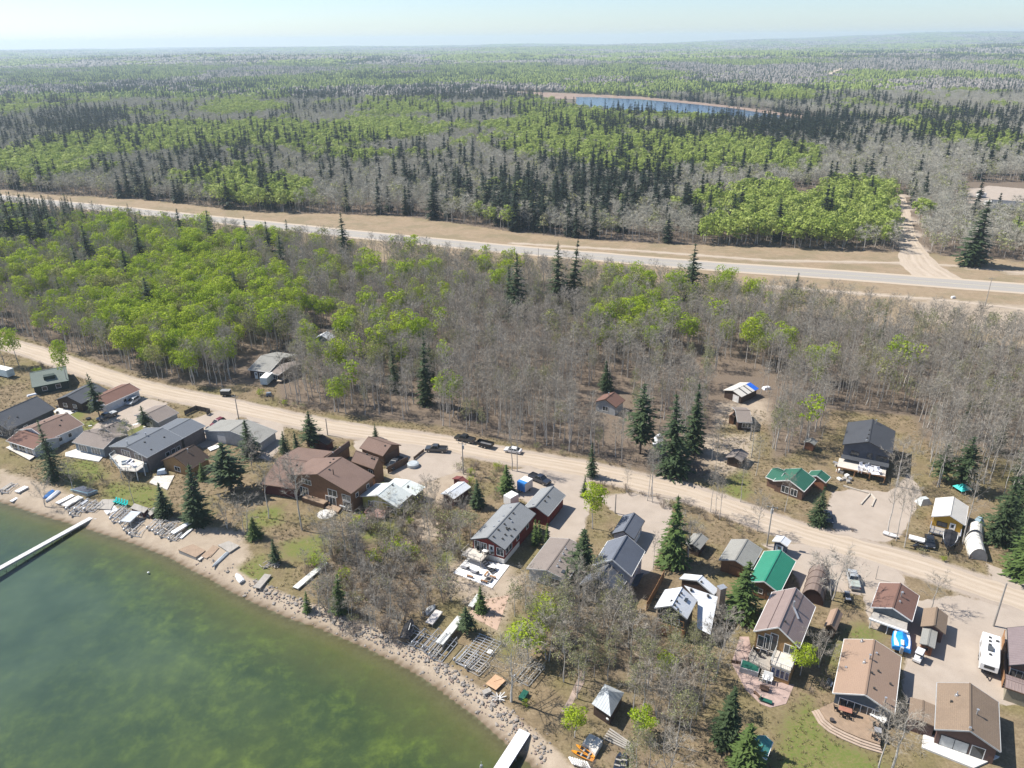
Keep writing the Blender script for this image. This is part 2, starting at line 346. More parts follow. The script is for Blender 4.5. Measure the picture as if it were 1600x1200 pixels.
ff=inpoly(XS,YS,HFAR+[(14000,9500),(14000,20000),(-14000,20000),(-14000,600)]); forest=np.maximum(forest,ff.astype(float))
far=np.clip((YS-1150)/500,0,1)*ff
deep=np.clip(-sdm/38,0,1)
gm=NT('ground_soil_and_grass'); P=gm.pos()
def at(nm,ch=None):
    a=gm.new('ShaderNodeAttribute',attribute_name=nm); return a
za=at('zone_a'); zb=at('zone_b'); sa=gm.new('ShaderNodeSeparateColor'); gm.l(za.outputs['Color'],sa.inputs[0]); sb=gm.new('ShaderNodeSeparateColor'); gm.l(zb.outputs['Color'],sb.inputs[0])
n1=gm.noise(P,.35,6,.7); n2=gm.noise(P,2.2,5,.7); n3=gm.noise(P,.06,4,.6); n4=gm.noise(P,9,3,.6)
def edge(fac,soften=.18):
    "break a soft mask up with noise so that its outline is ragged"
    x=gm.math('ADD',fac,gm.math('MULTIPLY',gm.math('SUBTRACT',gm.math('ADD',gm.math('MULTIPLY',n1,.6),gm.math('MULTIPLY',n2,.4)),.5),.9))
    return gm.ramp(x,[(.5-soften,(0,0,0)),(.5+soften,(1,1,1))])
dryc=gm.ramp(gm.mix(.5,n1,n2),[(.3,(.10,.08,.05)),(.5,(.205,.155,.095)),(.7,(.33,.26,.165))])
dryc=gm.mix(gm.ramp(n3,[(.45,(0,0,0)),(.62,(.45,.45,.45))]),dryc,gm.ramp(n2,[(.3,(.10,.10,.03)),(.7,(.19,.18,.06))]))
forc=gm.ramp(gm.mix(.5,n2,n4),[(.3,(.075,.058,.045)),(.5,(.165,.128,.096)),(.72,(.27,.215,.16))])
rowc=gm.ramp(gm.mix(.5,n1,n2),[(.3,(.20,.145,.09)),(.5,(.29,.22,.145)),(.7,(.37,.295,.205))])
grav=gm.ramp(gm.mix(.5,n1,n4),[(.3,(.29,.24,.195)),(.52,(.365,.305,.25)),(.75,(.44,.375,.315))])
sndc=gm.ramp(gm.mix(.5,n1,n4),[(.3,(.265,.21,.155)),(.5,(.355,.29,.22)),(.7,(.45,.375,.29))])
lwnc=gm.ramp(gm.mix(.65,n1,n2),[(.34,(.24,.185,.10)),(.46,(.17,.165,.06)),(.58,(.125,.16,.04)),(.72,(.10,.155,.03))])
canopy=gm.ramp(gm.noise(P,.012,6,.72),[(.34,(.03,.045,.025)),(.46,(.12,.12,.075)),(.56,(.18,.17,.14)),(.68,(.17,.22,.05))])
c=dryc
rowc=gm.mix(gm.ramp(n3,[(.46,(0,0,0)),(.6,(.6,.6,.6))]),rowc,gm.ramp(n2,[(.35,(.15,.125,.07)),(.65,(.25,.215,.13))]))
c=gm.mix(edge(sb.outputs[0]),c,rowc)
c=gm.mix(edge(sa.outputs[2]),c,forc)
c=gm.mix(edge(sb.outputs[1]),c,lwnc)
c=gm.mix(edge(sa.outputs[1]),c,sndc)
c=gm.mix(edge(sa.outputs[0]),c,grav)
c=gm.mix(sb.outputs[2],c,canopy)
# lake bed: sand near the shore, then olive silt with bright weed beds and dark weed; deep-water teal painted over
wb=gm.noise(P,.21,7,.72,.2); wd=gm.noise(P,.032,4,.6)
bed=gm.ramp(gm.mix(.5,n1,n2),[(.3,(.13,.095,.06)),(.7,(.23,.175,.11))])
silt_depth_tint=gm.ramp(wd,[(.34,(.055,.08,.058)),(.5,(.088,.108,.055)),(.66,(.13,.138,.048))])
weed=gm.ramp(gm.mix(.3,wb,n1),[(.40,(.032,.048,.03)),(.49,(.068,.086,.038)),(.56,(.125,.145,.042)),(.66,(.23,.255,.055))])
bedmix=gm.mix(gm.ramp(gm.noise(P,.018,3),[(.36,(.35,.35,.35)),(.58,(1,1,1))]),silt_depth_tint,weed)
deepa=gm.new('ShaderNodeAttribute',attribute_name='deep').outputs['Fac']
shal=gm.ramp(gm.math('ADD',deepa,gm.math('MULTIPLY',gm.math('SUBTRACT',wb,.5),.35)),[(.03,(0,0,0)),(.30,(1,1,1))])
depth_teal=gm.new('ShaderNodeAttribute',attribute_name='silt_depth_tint').outputs['Fac']
lake=gm.mix(shal,gm.mix(.6,bed,gm.mix(depth_teal,(.12,.125,.035),(.085,.10,.068))),bedmix)
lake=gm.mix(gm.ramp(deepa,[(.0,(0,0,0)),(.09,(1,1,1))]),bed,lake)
lake=gm.mix(gm.math('MULTIPLY',depth_teal,.8),lake,gm.ramp(wd,[(.35,(.066,.094,.098)),(.65,(.145,.178,.16))]))  # teal of deep water painted into the bed colour instead of absorption
wet=gm.new('ShaderNodeAttribute',attribute_name='wet').outputs['Fac']
under=gm.new('ShaderNodeAttribute',attribute_name='under').outputs['Fac']
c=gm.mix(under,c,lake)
c=gm.mix(gm.math('MULTIPLY',wet,.6),c,(.10,.07,.045))
gm.col(c); gm.rough(.95); gm.b.inputs['Specular IOR Level'].default_value=.1
gm.bump(gm.mix(.5,n2,n4),.5,.12)
ny,nx=XS.shape; V=np.stack([fl(XS),fl(YS),fl(ZS)],1); ii=(np.arange(ny-1)[:,None]*nx+np.arange(nx-1)[None]).ravel()
Q=np.stack([ii,ii+1,ii+nx+1,ii+nx],1)
ground=npmesh('ground',V,Q,gm.m,'structure')
def setcol(nm,r,g,b):
    A=ground.data.attributes.new(nm,'FLOAT_COLOR','POINT'); A.data.foreach_set('color',np.stack([fl(r),fl(g),fl(b),np.ones(r.size)],1).astype(np.float32).ravel())
def setf(nm,a): 
    A=ground.data.attributes.new(nm,'FLOAT','POINT'); A.data.foreach_set('value',fl(a).astype(np.float32))
setcol('zone_a',gravel,sand,forest); setcol('zone_b',dry,lawn,far)
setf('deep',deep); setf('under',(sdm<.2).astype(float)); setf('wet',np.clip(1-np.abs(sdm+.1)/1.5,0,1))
setf('silt_depth_tint',np.clip((-20-XS)/70,0,1)*np.clip((-sdm-2)/14,0,1)*np.clip((112-YS)/-40+1.2,.35,1))  # mask of the painted deep-water tint: left side, growing away from shore
ground.data.polygons.foreach_set('use_smooth',[True]*len(ground.data.polygons))
# ---- lake water
wm=NT('lake_water'); t=wm.t; wm.n.remove(wm.b); out=wm.n['Material Output']
tr_=wm.new('ShaderNodeBsdfTransparent'); tr_.inputs[0].default_value=(.80,.90,.82,1); gl=wm.new('ShaderNodeBsdfGlossy'); gl.inputs['Roughness'].default_value=.12
frn=wm.new('ShaderNodeFresnel'); frn.inputs['IOR'].default_value=1.33; ms=wm.new('ShaderNodeMixShader')
bp=wm.new('ShaderNodeBump'); bp.inputs['Strength'].default_value=.4; bp.inputs['Distance'].default_value=.15
wp=wm.pos(); mpn=wm.new('ShaderNodeMapping'); mpn.inputs['Scale'].default_value=(.5,1.1,1); mpn.inputs['Rotation'].default_value=(0,0,.5); wm.l(wp,mpn.inputs[0])
wm.l(wm.noise(mpn.outputs[0],1.1,4,.6,.4),bp.inputs['Height']); wm.l(bp.outputs[0],gl.inputs['Normal']); wm.l(bp.outputs[0],frn.inputs['Normal'])
wm.l(frn.outputs[0],ms.inputs[0]); wm.l(tr_.outputs[0],ms.inputs[1]); wm.l(gl.outputs[0],ms.inputs[2]); wm.l(ms.outputs[0],out.inputs['Surface'])
b=MB(); b.face([(-418,22,-1),(SHORE[-1][0]+30,22,-1),(SHORE[-1][0]+30,SHORE[-1][1]+30,-1),(-150,170,-1),(-418,SHORE[0][1]+30,-1)])
tag(b.build('lake_water',wm.m),kind='structure')
# ---- road strips and other flush sheets
def strip(name,line,w,z,m,sub=6,jit=0,seed=1,wf=None):
    rnd=np.random.RandomState(seed); L=np.array(line,float); seg=np.hypot(*(L[1:]-L[:-1]).T); T=np.concatenate([[0],np.cumsum(seg)]); n=int(T[-1]/sub)+2
    t=np.linspace(0,T[-1],n); X=np.interp(t,T,L[:,0]); Y=np.interp(t,T,L[:,1])
    for _ in range(3):
        X[1:-1]=(X[:-2]+2*X[1:-1]+X[2:])/4; Y[1:-1]=(Y[:-2]+2*Y[1:-1]+Y[2:])/4
    dx=np.gradient(X); dy=np.gradient(Y); l=np.hypot(dx,dy); nxn,nyn=-dy/l,dx/l
    k=5; off=np.linspace(-1,1,k)*w/2; V=[]
    for i in range(n):
        for j in range(k):
            o=off[j]*(wf(i/(n-1)) if wf else 1)+(rnd.uniform(-jit,jit) if j in(0,k-1) else 0); V.append((X[i]+nxn[i]*o,Y[i]+nyn[i]*o,z))
    V=np.array(V); V[:,2]+=tz(V[:,0],V[:,1])
    Fq=[(i*k+j,i*k+j+1,(i+1)*k+j+1,(i+1)*k+j) for i in range(n-1) for j in range(k-1)]
    o=npmesh(name,V,[f[::-1] for f in Fq],m,'structure')
    ul=o.data.uv_layers.new(name='UVMap'); vi=np.zeros(len(o.data.loops),np.int32); o.data.loops.foreach_get('vertex_index',vi)
    uvv=np.stack([np.repeat(t,k),np.tile(off+w/2,n)],1)[vi]; ul.data.foreach_set('uv',uvv.astype(np.float32).ravel()); return o
rm=NT('packed_gravel'); uv=rm.new('ShaderNodeTexCoord').outputs['UV']; P2=rm.pos(); sx=rm.new('ShaderNodeSeparateXYZ'); rm.l(uv,sx.inputs[0])
mp=rm.new('ShaderNodeMapping'); mp.inputs['Scale'].default_value=(.07,1.5,1); rm.l(uv,mp.inputs[0]); streak=rm.noise(mp.outputs[0],1,5,.65); g1=rm.noise(P2,6,4); g2=rm.noise(P2,.25,5,.7)
cc=rm.ramp(streak,[(.3,(.27,.21,.155)),(.5,(.37,.30,.225)),(.7,(.45,.375,.295))]); cc=rm.mix(.35,cc,rm.ramp(g1,[(.3,(.34,.27,.2)),(.7,(.55,.46,.36))])); cc=rm.mix(rm.ramp(g2,[(.5,(0,0,0)),(.75,(.5,.5,.5))]),cc,(.34,.255,.17))
vv=rm.math('DIVIDE',sx.outputs[1],6.6); wob=rm.math('MULTIPLY',rm.math('SUBTRACT',g2,.5),.16)
rut=rm.ramp(rm.math('ADD',vv,wob),[(.0,(.35,.35,.35)),(.16,(0,0,0)),(.27,(.8,.8,.8)),(.36,(0,0,0)),(.5,(.45,.45,.45)),(.62,(0,0,0)),(.73,(.8,.8,.8)),(.84,(.0,.0,.0)),(1,(.4,.4,.4))])
cc=rm.mix(rm.math('MULTIPLY',rut,.55),cc,(.56,.475,.385)); rm.col(cc); rm.rough(.95); rm.bump(g1,.4,.05)
strip('gravel_road',ROAD,6.6,.02,rm.m,3,.5,3)
strip('side_road',SIDE,8,.03,rm.m,4,.5,4,wf=lambda t:max(1.1,2.6-4.3*t))
for nme,l in (('dirt_track',TRACKN),('dirt_track',TRACKN2),('dirt_track',TRACKS)): strip(nme,l,2.2,.022,rm.m,5,.3,5)
am=NT('worn_asphalt'); uv=am.new('ShaderNodeTexCoord').outputs['UV']; sx=am.new('ShaderNodeSeparateXYZ'); am.l(uv,sx.inputs[0]); P2=am.pos()
mp=am.new('ShaderNodeMapping'); mp.inputs['Scale'].default_value=(.03,1.1,1); am.l(uv,mp.inputs[0]); st=am.noise(mp.outputs[0],1,4); gg=am.noise(P2,3,4)
ac=am.ramp(st,[(.3,(.285,.26,.23)),(.7,(.385,.355,.315))]); ac=am.mix(.3,ac,am.ramp(gg,[(.3,(.22,.205,.185)),(.7,(.38,.355,.32))]))
sh=am.ramp(am.math('DIVIDE',sx.outputs[1],17.),[(0,(1,1,1)),(.13,(1,1,1)),(.17,(0,0,0)),(.83,(0,0,0)),(.87,(1,1,1)),(1,(1,1,1))]); ac=am.mix(sh,ac,(.45,.37,.28))
am.col(ac); am.rough(.9)
strip('highway',HWY,17,.05,am.m,8,.3,6)
ymk=paint('road_line_paint',(.62,.55,.30),.8,.4)
strip('lane_marking',HWY,.22,.056,ymk,8,0,7)
def sheet(name,poly,z,m,jit=.35,seed=0,sub=1.2):
    "flat area with a ragged outline"
    rnd=random.Random(seed); pts=[]
    n=len(poly)
    for i in range(n):
        (x0,y0),(x1,y1)=poly[i],poly[(i+1)%n]; L=math.hypot(x1-x0,y1-y0); k=max(1,int(L/sub))
        for j in range(k):
            t=j/k; nx_,ny_=(y1-y0)/L,-(x1-x0)/L; o=rnd.uniform(-jit,jit) if jit else 0
            pts.append((x0+(x1-x0)*t+nx_*o,y0+(y1-y0)*t+ny_*o))
    b=bmesh.new(); f=b.faces.new([b.verts.new((x,y,z)) for x,y in pts]); f.normal_update()
    if f.normal.z<0: f.normal_flip()
    bmesh.ops.triangulate(b,faces=[f])
    me=bpy.data.meshes.new(name); b.to_mesh(me); b.free(); me.materials.append(m); o=bpy.data.objects.new(name,me); COL.objects.link(o); o['kind']='structure'; return o
yardm=NT('yard_gravel'); P2=yardm.pos(); a1=yardm.noise(P2,.3,5,.7); a2=yardm.noise(P2,8,4); a3=yardm.noise(P2,1.2,4,.7)
yc=yardm.ramp(a1,[(.3,(.315,.26,.21)),(.7,(.415,.35,.29))]); yc=yardm.mix(.3,yc,yardm.ramp(a2,[(.3,(.27,.22,.17)),(.7,(.50,.43,.36))])); yc=yardm.mix(yardm.ramp(a3,[(.55,(0,0,0)),(.75,(.35,.35,.35))]),yc,(.33,.26,.19))
yardm.col(yc); yardm.rough(.95); yardm.bump(a2,.4,.04)
for i,p in enumerate(GRAVEL_YARDS): sheet('driveway',p,.012,yardm.m,.5,i)
# ---- pond beyond the forest
pm=NT('pond_water'); pm.col((.035,.065,.11)); pm.rough(.2); pm.b.inputs['Specular IOR Level'].default_value=.25; pm.bump(pm.noise(pm.pos(),.08,3),.15,.4)
reed=NT('dry_reed'); reed.col(reed.ramp(reed.noise(reed.pos(),.06,5),[(.3,(.19,.125,.09)),(.7,(.33,.24,.18))])); reed.rough(.95)
sheet('pond_shore',PONDBANK,.5,reed.m,2,1,12); sheet('pond',POND,.9,pm.m,1.5,2,15)
sheet('sandy_cut',[(530,2000),(560,2090),(640,2130),(600,2040)] if False else [(792.52,2051.63),(875.71,2236.90),(996.82,2477.12),(982.55,2431.56),(857.23,2162.67),(788.77,2018.94)],12,paint('cut_sand',(.55,.45,.34),.95),4,3,15)
for k,(x,y,w_,d_) in enumerate([(-900,4200,500,200),(1300,5200,700,250),(-150,3600,260,90)]):
    pass
# ================================================================ BUILDINGS
def V2(p): return Vector((p[0],p[1]))
WHITE=paint('white_trim',(.78,.77,.74),.5,.12); DARKTRIM=paint('dark_trim',(.045,.045,.05),.5,.2); BROWNTRIM=paint('brown_trim',(.12,.07,.045),.6,.25); GREYTRIM=paint('grey_trim',(.42,.43,.43),.5,.2)
GLASS=glassmat('window_glass'); METAL=paint('galvanised_metal',(.55,.56,.57),.35,.2,2,.6); VENT=paint('dark_vent',(.05,.048,.045),.5,.2)
CONC=paint('pale_concrete',(.66,.64,.60),.85,.12,.5); STONE=paint('chimney_stone',(.33,.28,.24),.9,.4,2.5,bump=.5); RUST=paint('rusty_steel',(.20,.10,.06),.7,.4,2)
BOARD=wood('cedar_boards',(.36,.19,.085)); DECKG=wood('grey_deck_boards',(.40,.365,.32)); DECKT=wood('tan_deck_boards',(.33,.235,.16)); DECKW=wood('pale_deck_boards',(.62,.57,.50),.16,.7,.2); DECKR=wood('red_deck_boards',(.36,.21,.18)); OLDW=wood('old_grey_wood',(.38,.35,.31),.18,.85,.5)
BLACK=paint('black_metal',(.02,.02,.022),.4,.2); ALU=paint('aluminium',(.62,.63,.64),.35,.12,2,.5)
def mat3(p,z): return Vector((p[0],p[1],z))
class G: pass
def gable(root,c1,c2,r,ze,zr,rm,wm,oh=.4,trim=None,wins=(),vents=(),zb=0,gz=None,nowall=False,wall2=None,ridge=None):
    """one gabled block. c1,c2: ends of one eave line, r: any point of the ridge (plan). Adds wall, roof, trim, windows under root."""
    c1,c2,r=V2(c1),V2(c2),V2(r); L=(c2-c1).length; u=(c2-c1)/L; n=Vector((-u.y,u.x)); hw=(r-c1).dot(n)
    if hw<0: n=-n; hw=-hw
    org=tuple(root.location); g=G(); g.c1,g.u,g.n,g.L,g.hw,g.ze,g.zr,g.oh,g.zb,g.root=c1,u,n,L,hw,ze,zr,oh,zb,root
    def P(a,b,z): q=c1+u*a+n*b; return Vector((q.x,q.y,z))
    g.P=P
    b=MB(); e1,e2,r1,r2=P(0,0,ze),P(L,0,ze),P(0,hw,zr),P(L,hw,zr); f1,f2=P(0,2*hw,ze),P(L,2*hw,ze)
    b.slab([e1,e2,r2,r1],.16); b.slab([f2,f1,r1,r2],.16)
    rf=b.build('roof',rm,root,org); g.roof=rf
    cb=MB(); cb.beam(P(-.02,hw,zr+.02),P(L+.02,hw,zr+.02),.28,.05); cb.build('ridge_cap',ridge or rm,rf,org)
    if trim:
        t=MB()
        for a in (-.03,L+.03):
            t.beam(P(a,-.02,ze-.11),P(a,hw,zr-.11),.06,.24); t.beam(P(a,2*hw+.02,ze-.11),P(a,hw,zr-.11),.06,.24)
        t.beam(P(-.05,-.05,ze-.1),P(L+.05,-.05,ze-.1),.1,.16); t.beam(P(-.05,2*hw+.05,ze-.1),P(L+.05,2*hw+.05,ze-.1),.1,.16)
        t.build('fascia',trim,rf,org)
    if not nowall:
        sl=(zr-ze)/hw; oo=min(oh,hw*.25); og=min(.35,L*.1); w0=ze+sl*oo-.19; w1=zr-.19; b=MB()
        A=[P(og,oo,zb),P(og,2*hw-oo,zb),P(og,2*hw-oo,w0),P(og,hw,w1),P(og,oo,w0)]; B=[P(L-og,oo,zb),P(L-og,2*hw-oo,zb),P(L-og,2*hw-oo,w0),P(L-og,hw,w1),P(L-og,oo,w0)]
        b.face(A); b.face(B[::-1])
        for i in range(5):
            j=(i+1)%5; b.face([A[j],A[i],B[i],B[j]])
        b.build('wall',wm,root,org)
    g.oo=min(oh,hw*.25); g.og=min(.35,L*.1)
    for wsp in wins: opening(g,*wsp)
    for v in vents: roofvent(g,*v)
    return g
def opening(g,side,t,z,w,h,kind='window',frame=None,bars=1,pane=None):
    "side A: end at c1, B: end at c2, E: eave wall c1-c2, O: the opposite wall. t from c1 (A,B: across; E,O: along)"
    W=2*g.hw-2*g.oo; Lw=g.L-2*g.og
    if side in 'AB':
        a=g.og if side=='A' else g.L-g.og; s=-1 if side=='A' else 1; c=lambda q,d,zz:g.P(a+s*d,g.oo+q,zz); span=W
    else:
        bb=g.oo if side=='E' else 2*g.hw-g.oo; s=-1 if side=='E' else 1; c=lambda q,d,zz:g.P(g.og+q,bb+s*d,zz); span=Lw
    q0=t*span-w/2; q1=q0+w; org=tuple(g.root.location)
    def bx(m,a0,a1,z0,z1,d0,d1): m.hexa([c(a0,d0,z0),c(a1,d0,z0),c(a1,d1,z0),c(a0,d1,z0),c(a0,d0,z1),c(a1,d0,z1),c(a1,d1,z1),c(a0,d1,z1)])
    f=MB(); k=.1
    for (a0,a1,b0,b1) in ((q0-k,q1+k,z-k,z),(q0-k,q1+k,z+h,z+h+k),(q0-k,q0,z,z+h),(q1,q1+k,z,z+h)): bx(f,a0,a1,b0,b1,-.02,.07)
    for i in range(1,bars): m=q0+w*i/bars; bx(f,m-.04,m+.04,z,z+h,-.02,.06)
    fr=f.build('window' if kind=='window' else kind,frame or WHITE,g.root,org)
    p=MB(); bx(p,q0,q1,z,z+h,-.01,.03)
    if kind=='window': p.build('pane',pane or GLASS,fr,org)
    elif kind=='door':
        p.build('door_leaf',pane or WHITE,fr,org); x=MB(); bx(x,q0+w*.22,q1-w*.22,z+h*.5,z+h*.88,.03,.045); x.build('pane',GLASS,fr,org)
    else: p.build('door_leaf',pane or WHITE,fr,org)
def roofvent(g,a,bf,kind='vent'):
    "a along 0-1 from c1, bf across 0 (eave of c1) - 1 ridge - 2 far eave"
    b_=bf*g.hw; z=g.ze+(g.zr-g.ze)*(bf if bf<=1 else 2-bf); p=g.P(a*g.L,b_,z); m=MB(); org=tuple(g.root.location); rz=math.atan2(g.u.y,g.u.x)
    if kind=='vent': m.box((p.x,p.y,z+.08),(.38,.38,.3),rz,.8); m.build('roof_vent',VENT,g.roof,org)
    elif kind=='pale': m.box((p.x,p.y,z+.08),(.4,.4,.28),rz,.75); m.build('roof_vent',METAL,g.roof,org)
    elif kind=='pipe': m.tube([(p.x,p.y,z-.2),(p.x,p.y,z+.9)],.11,8); m.tube([(p.x,p.y,z+.9),(p.x,p.y,z+1.0)],.2,8); m.build('flue_pipe',METAL,g.roof,org)
    elif kind=='dome': m.tube([(p.x,p.y,z-.15),(p.x,p.y,z+.25)],[.3,.22],8); m.tube([(p.x,p.y,z+.2),(p.x,p.y,z+.75)],.09,8); m.build('flue_pipe',METAL,g.roof,org)
    elif kind=='chimney': m.box((p.x,p.y,z+.4),(.75,.75,1.7),rz); m.build('chimney',STONE,g.roof,org)
    elif kind=='skylight': m.box((p.x,p.y,z+.05),(1.0,.7,.14),rz); m.build('skylight',GLASS,g.roof,org)
def house(name,label,cat,at): return thing(name,label,cat,(at[0],at[1],0))
def deck(root,poly,z,mt,name='deck',rail=None,rm=None,th=.14,posts=True,rh=.95,skirt=None,open_edges=()):
    "raised deck with posts and an optional railing made of rail and balusters"
    org=tuple(root.location); b=MB(); b.prism(poly,z-th,z); d=b.build(name,mt,root,org); d['kind']=d.get('kind','') or 'part'; del d['kind']
    n=len(poly)
    if posts and z>.5:
        for p in poly: b=MB(); b.box((p[0],p[1],(z-th)/2),(.16,.16,z-th-.01)); b.build('deck_post',rm or mt,root,org)
    if skirt:
        b=MB()
        for i in range(n):
            p,q=poly[i],poly[(i+1)%n]; b.beam((p[0],p[1],(z-th)/2),(q[0],q[1],(z-th)/2),.05,z-th-.02)
        b.build('deck_skirt',skirt,root,org)
    if rail:
        b=MB()
        for i in range(n):
            if i in open_edges: continue
            p,q=Vector((*poly[i],z)),Vector((*poly[(i+1)%n],z)); L=(q-p).length; k=max(1,int(L/1.5))
            b.beam(p+Vector((0,0,rh)),q+Vector((0,0,rh)),.09,.07); b.beam(p+Vector((0,0,.15)),q+Vector((0,0,.15)),.05)
            for j in range(k+1): e=p.lerp(q,j/k); b.beam(e,e+Vector((0,0,rh)),.09)
            m=int(L/.28)
            for j in range(1,m): e=p.lerp(q,j/m); b.beam(e+Vector((0,0,.15)),e+Vector((0,0,rh)),.03)
        b.build('railing',rail,root,org)
    return d
def steps(root,p0,p1,width,z,mt,n=6,name='stairs'):
    "flight from (p0,z) down to (p1,0): treads are one part, strings another"
    org=tuple(root.location); p0,p1=Vector((*p0,z)),Vector((*p1,0)); d=(p1-p0); h=Vector((d.x,d.y,0)).normalized(); s=Vector((-h.y,h.x,0)); 
    for i in range(n):
        c=p0.lerp(p1,(i+.5)/n); b=MB(); a0=c-s*width/2; a1=c+s*width/2; b.beam(a0,a1,.30,.05); b.build('step',mt,root,org)
    b=MB(); [b.beam(p0+s*k*width/2-Vector((0,0,.12)),p1+s*k*width/2+Vector((0,0,.1)),.06,.2) for k in (-1,1)]; b.build('stringer',mt,root,org)
SH_SLATE=shingle('slate_shingles',(.105,.112,.125)); SH_GREY=shingle('grey_shingles',(.27,.28,.285)); SH_BLUE=shingle('blue_grey_shingles',(.155,.17,.20),(.10,.11,.135)); SH_BROWN=shingle('brown_shingles',(.225,.155,.125),(.13,.09,.075)); SH_RBROWN=shingle('red_brown_shingles',(.20,.115,.09),(.13,.08,.065)); SH_TAN=shingle('tan_shingles',(.315,.225,.165),(.25,.17,.125),.2); SH_BEIGE=shingle('beige_shingles',(.255,.19,.135),(.16,.12,.09),.4); SH_DK=shingle('dark_brown_shingles',(.085,.062,.05),(.05,.038,.032)); SH_TAUPE=shingle('taupe_shingles',(.25,.215,.19),(.18,.15,.135)); SH_GREENGREY=shingle('green_grey_shingles',(.20,.23,.205),(.13,.15,.13)); SH_CHAR=shingle('charcoal_shingles',(.075,.08,.09),(.05,.053,.06)); SH_OLD=shingle('weathered_shingles',(.30,.295,.27),(.2,.195,.18),.45)
MR_WHITE=metalroof('white_metal_roof',(.70,.72,.74),.4); MR_GREEN=metalroof('green_metal_roof',(.03,.235,.145),.4); MR_BROWN=metalroof('brown_metal_roof',(.27,.205,.185),.42); MR_PLUM=metalroof('plum_metal_roof',(.20,.155,.155),.45); MR_DKGREEN=metalroof('dark_green_metal_roof',(.035,.14,.09),.45); MR_PALE=metalroof('pale_green_white_roof',(.60,.64,.61),.5); MR_OLD=metalroof('stained_white_roof',(.66,.63,.57),.6); MR_GALV=metalroof('dull_galvanised_roof',(.55,.58,.6),.45); MR_TEAL=metalroof('teal_metal_roof',(.06,.25,.22),.5)
S_CHAR=siding('charcoal_siding',(.055,.06,.07)); S_DKGREEN=siding('dark_green_siding',(.035,.055,.045)); S_WHITE=siding('white_siding',(.66,.68,.70)); S_BLUEGREY=siding('blue_grey_siding',(.20,.235,.27)); S_LGREY=siding('pale_grey_siding',(.45,.46,.46)); S_TAUPE=siding('taupe_siding',(.20,.165,.15)); S_BROWN=siding('brown_cedar_siding',(.21,.11,.06)); S_LOG=siding('honey_log_wall',(.34,.20,.085),.3); S_YEL=siding('yellow_green_siding',(.42,.40,.10)); S_RED=siding('barn_red_siding',(.19,.028,.022)); S_DKRED=siding('dark_red_siding',(.11,.028,.025)); S_MUST=siding('mustard_siding',(.50,.29,.035)); S_NEW=siding('slate_grey_siding',(.085,.095,.12)); S_DKBROWN=siding('dark_brown_siding',(.07,.045,.035)); S_LAV=siding('lavender_grey_siding',(.40,.41,.46)); S_MAUVE=siding('mauve_brown_siding',(.15,.09,.075)); S_TEAL=siding('dull_teal_siding',(.10,.17,.17))
# --- 1 slate-roofed house at the left edge
H=house('lake_house','charcoal house with a big plain slate roof at the left edge of the photo','house',(-144.30,206.11))
g=gable(H,(-134.62,182.40),(-129.04,195.51),(-134.50,198.83),3.2,6,SH_SLATE,S_CHAR,wins=[('E',.15,1.0,1.0,1.1),('E',.35,1.0,1.0,1.1),('A',.35,.9,2.2,1.3,'window',None,2),('A',.7,.9,2.2,1.3,'window',None,2)],vents=[(.35,.4)],trim=DARKTRIM)
# --- 2 dark green cabin
H=house('cabin','dark green cabin with a green-grey roof and a loft dormer beside the gravel road','cabin',(-146.46,224.07))
g=gable(H,(-144.69,211.43),(-136.22,216.45),(-143.33,220.28),2.7,5,SH_GREENGREY,S_DKGREEN,trim=paint('dark_green_trim',(.03,.07,.05)),wins=[('E',.3,.9,1.2,1.1),('E',.7,.9,1.2,1.1),('A',.5,.9,1.8,1.3,'window',None,2)])
b=MB(); pa=g.P(g.L*.5,g.hw*.45,4.3); b.box((pa.x,pa.y,3.95),(3.0,1.9,1.2),math.atan2(g.u.y,g.u.x)); dm=b.build('dormer',S_DKGREEN,g.roof,tuple(H.location))
# --- 3 dark grey cabin behind the tall spruce
H=house('cabin','dark grey-roofed cabin half hidden by the tall pine, left of the brown garage','cabin',(-128.49,212.49))
gable(H,(-123.68,199.34),(-120.74,208.98),(-124.79,211.86),2.8,4.6,SH_SLATE,S_DKBROWN,trim=DARKTRIM,wins=[('A',.3,.9,1.2,1.1),('A',.7,.9,1.2,1.1)])
# --- 4 brown garage
H=house('garage','long garage with a brown roof and white siding beside the gravel road','garage',(-117.58,209.93))
gable(H,(-116.42,198.53),(-111.01,209.19),(-114.90,210.96),2.7,3.9,SH_RBROWN,S_WHITE,trim=WHITE,wins=[('A',.5,.1,2.6,2.1,'garage_door',WHITE,1,paint('grey_door',(.45,.46,.48))),('E',.55,.9,1,.9)])
# --- 5 small taupe cabin by the hedge
H=house('bunkhouse','small taupe-roofed cabin with a pale gable beside the mown lawn','cabin',(-99.99,197.87))
gable(H,(-96.65,187.34),(-93.41,193.38),(-100.16,191.13),2.6,3.9,SH_TAUPE,S_LGREY,trim=GREYTRIM,wins=[('A',.35,.1,.9,2,'door',WHITE,1,WHITE),('A',.72,.9,.9,.9)])
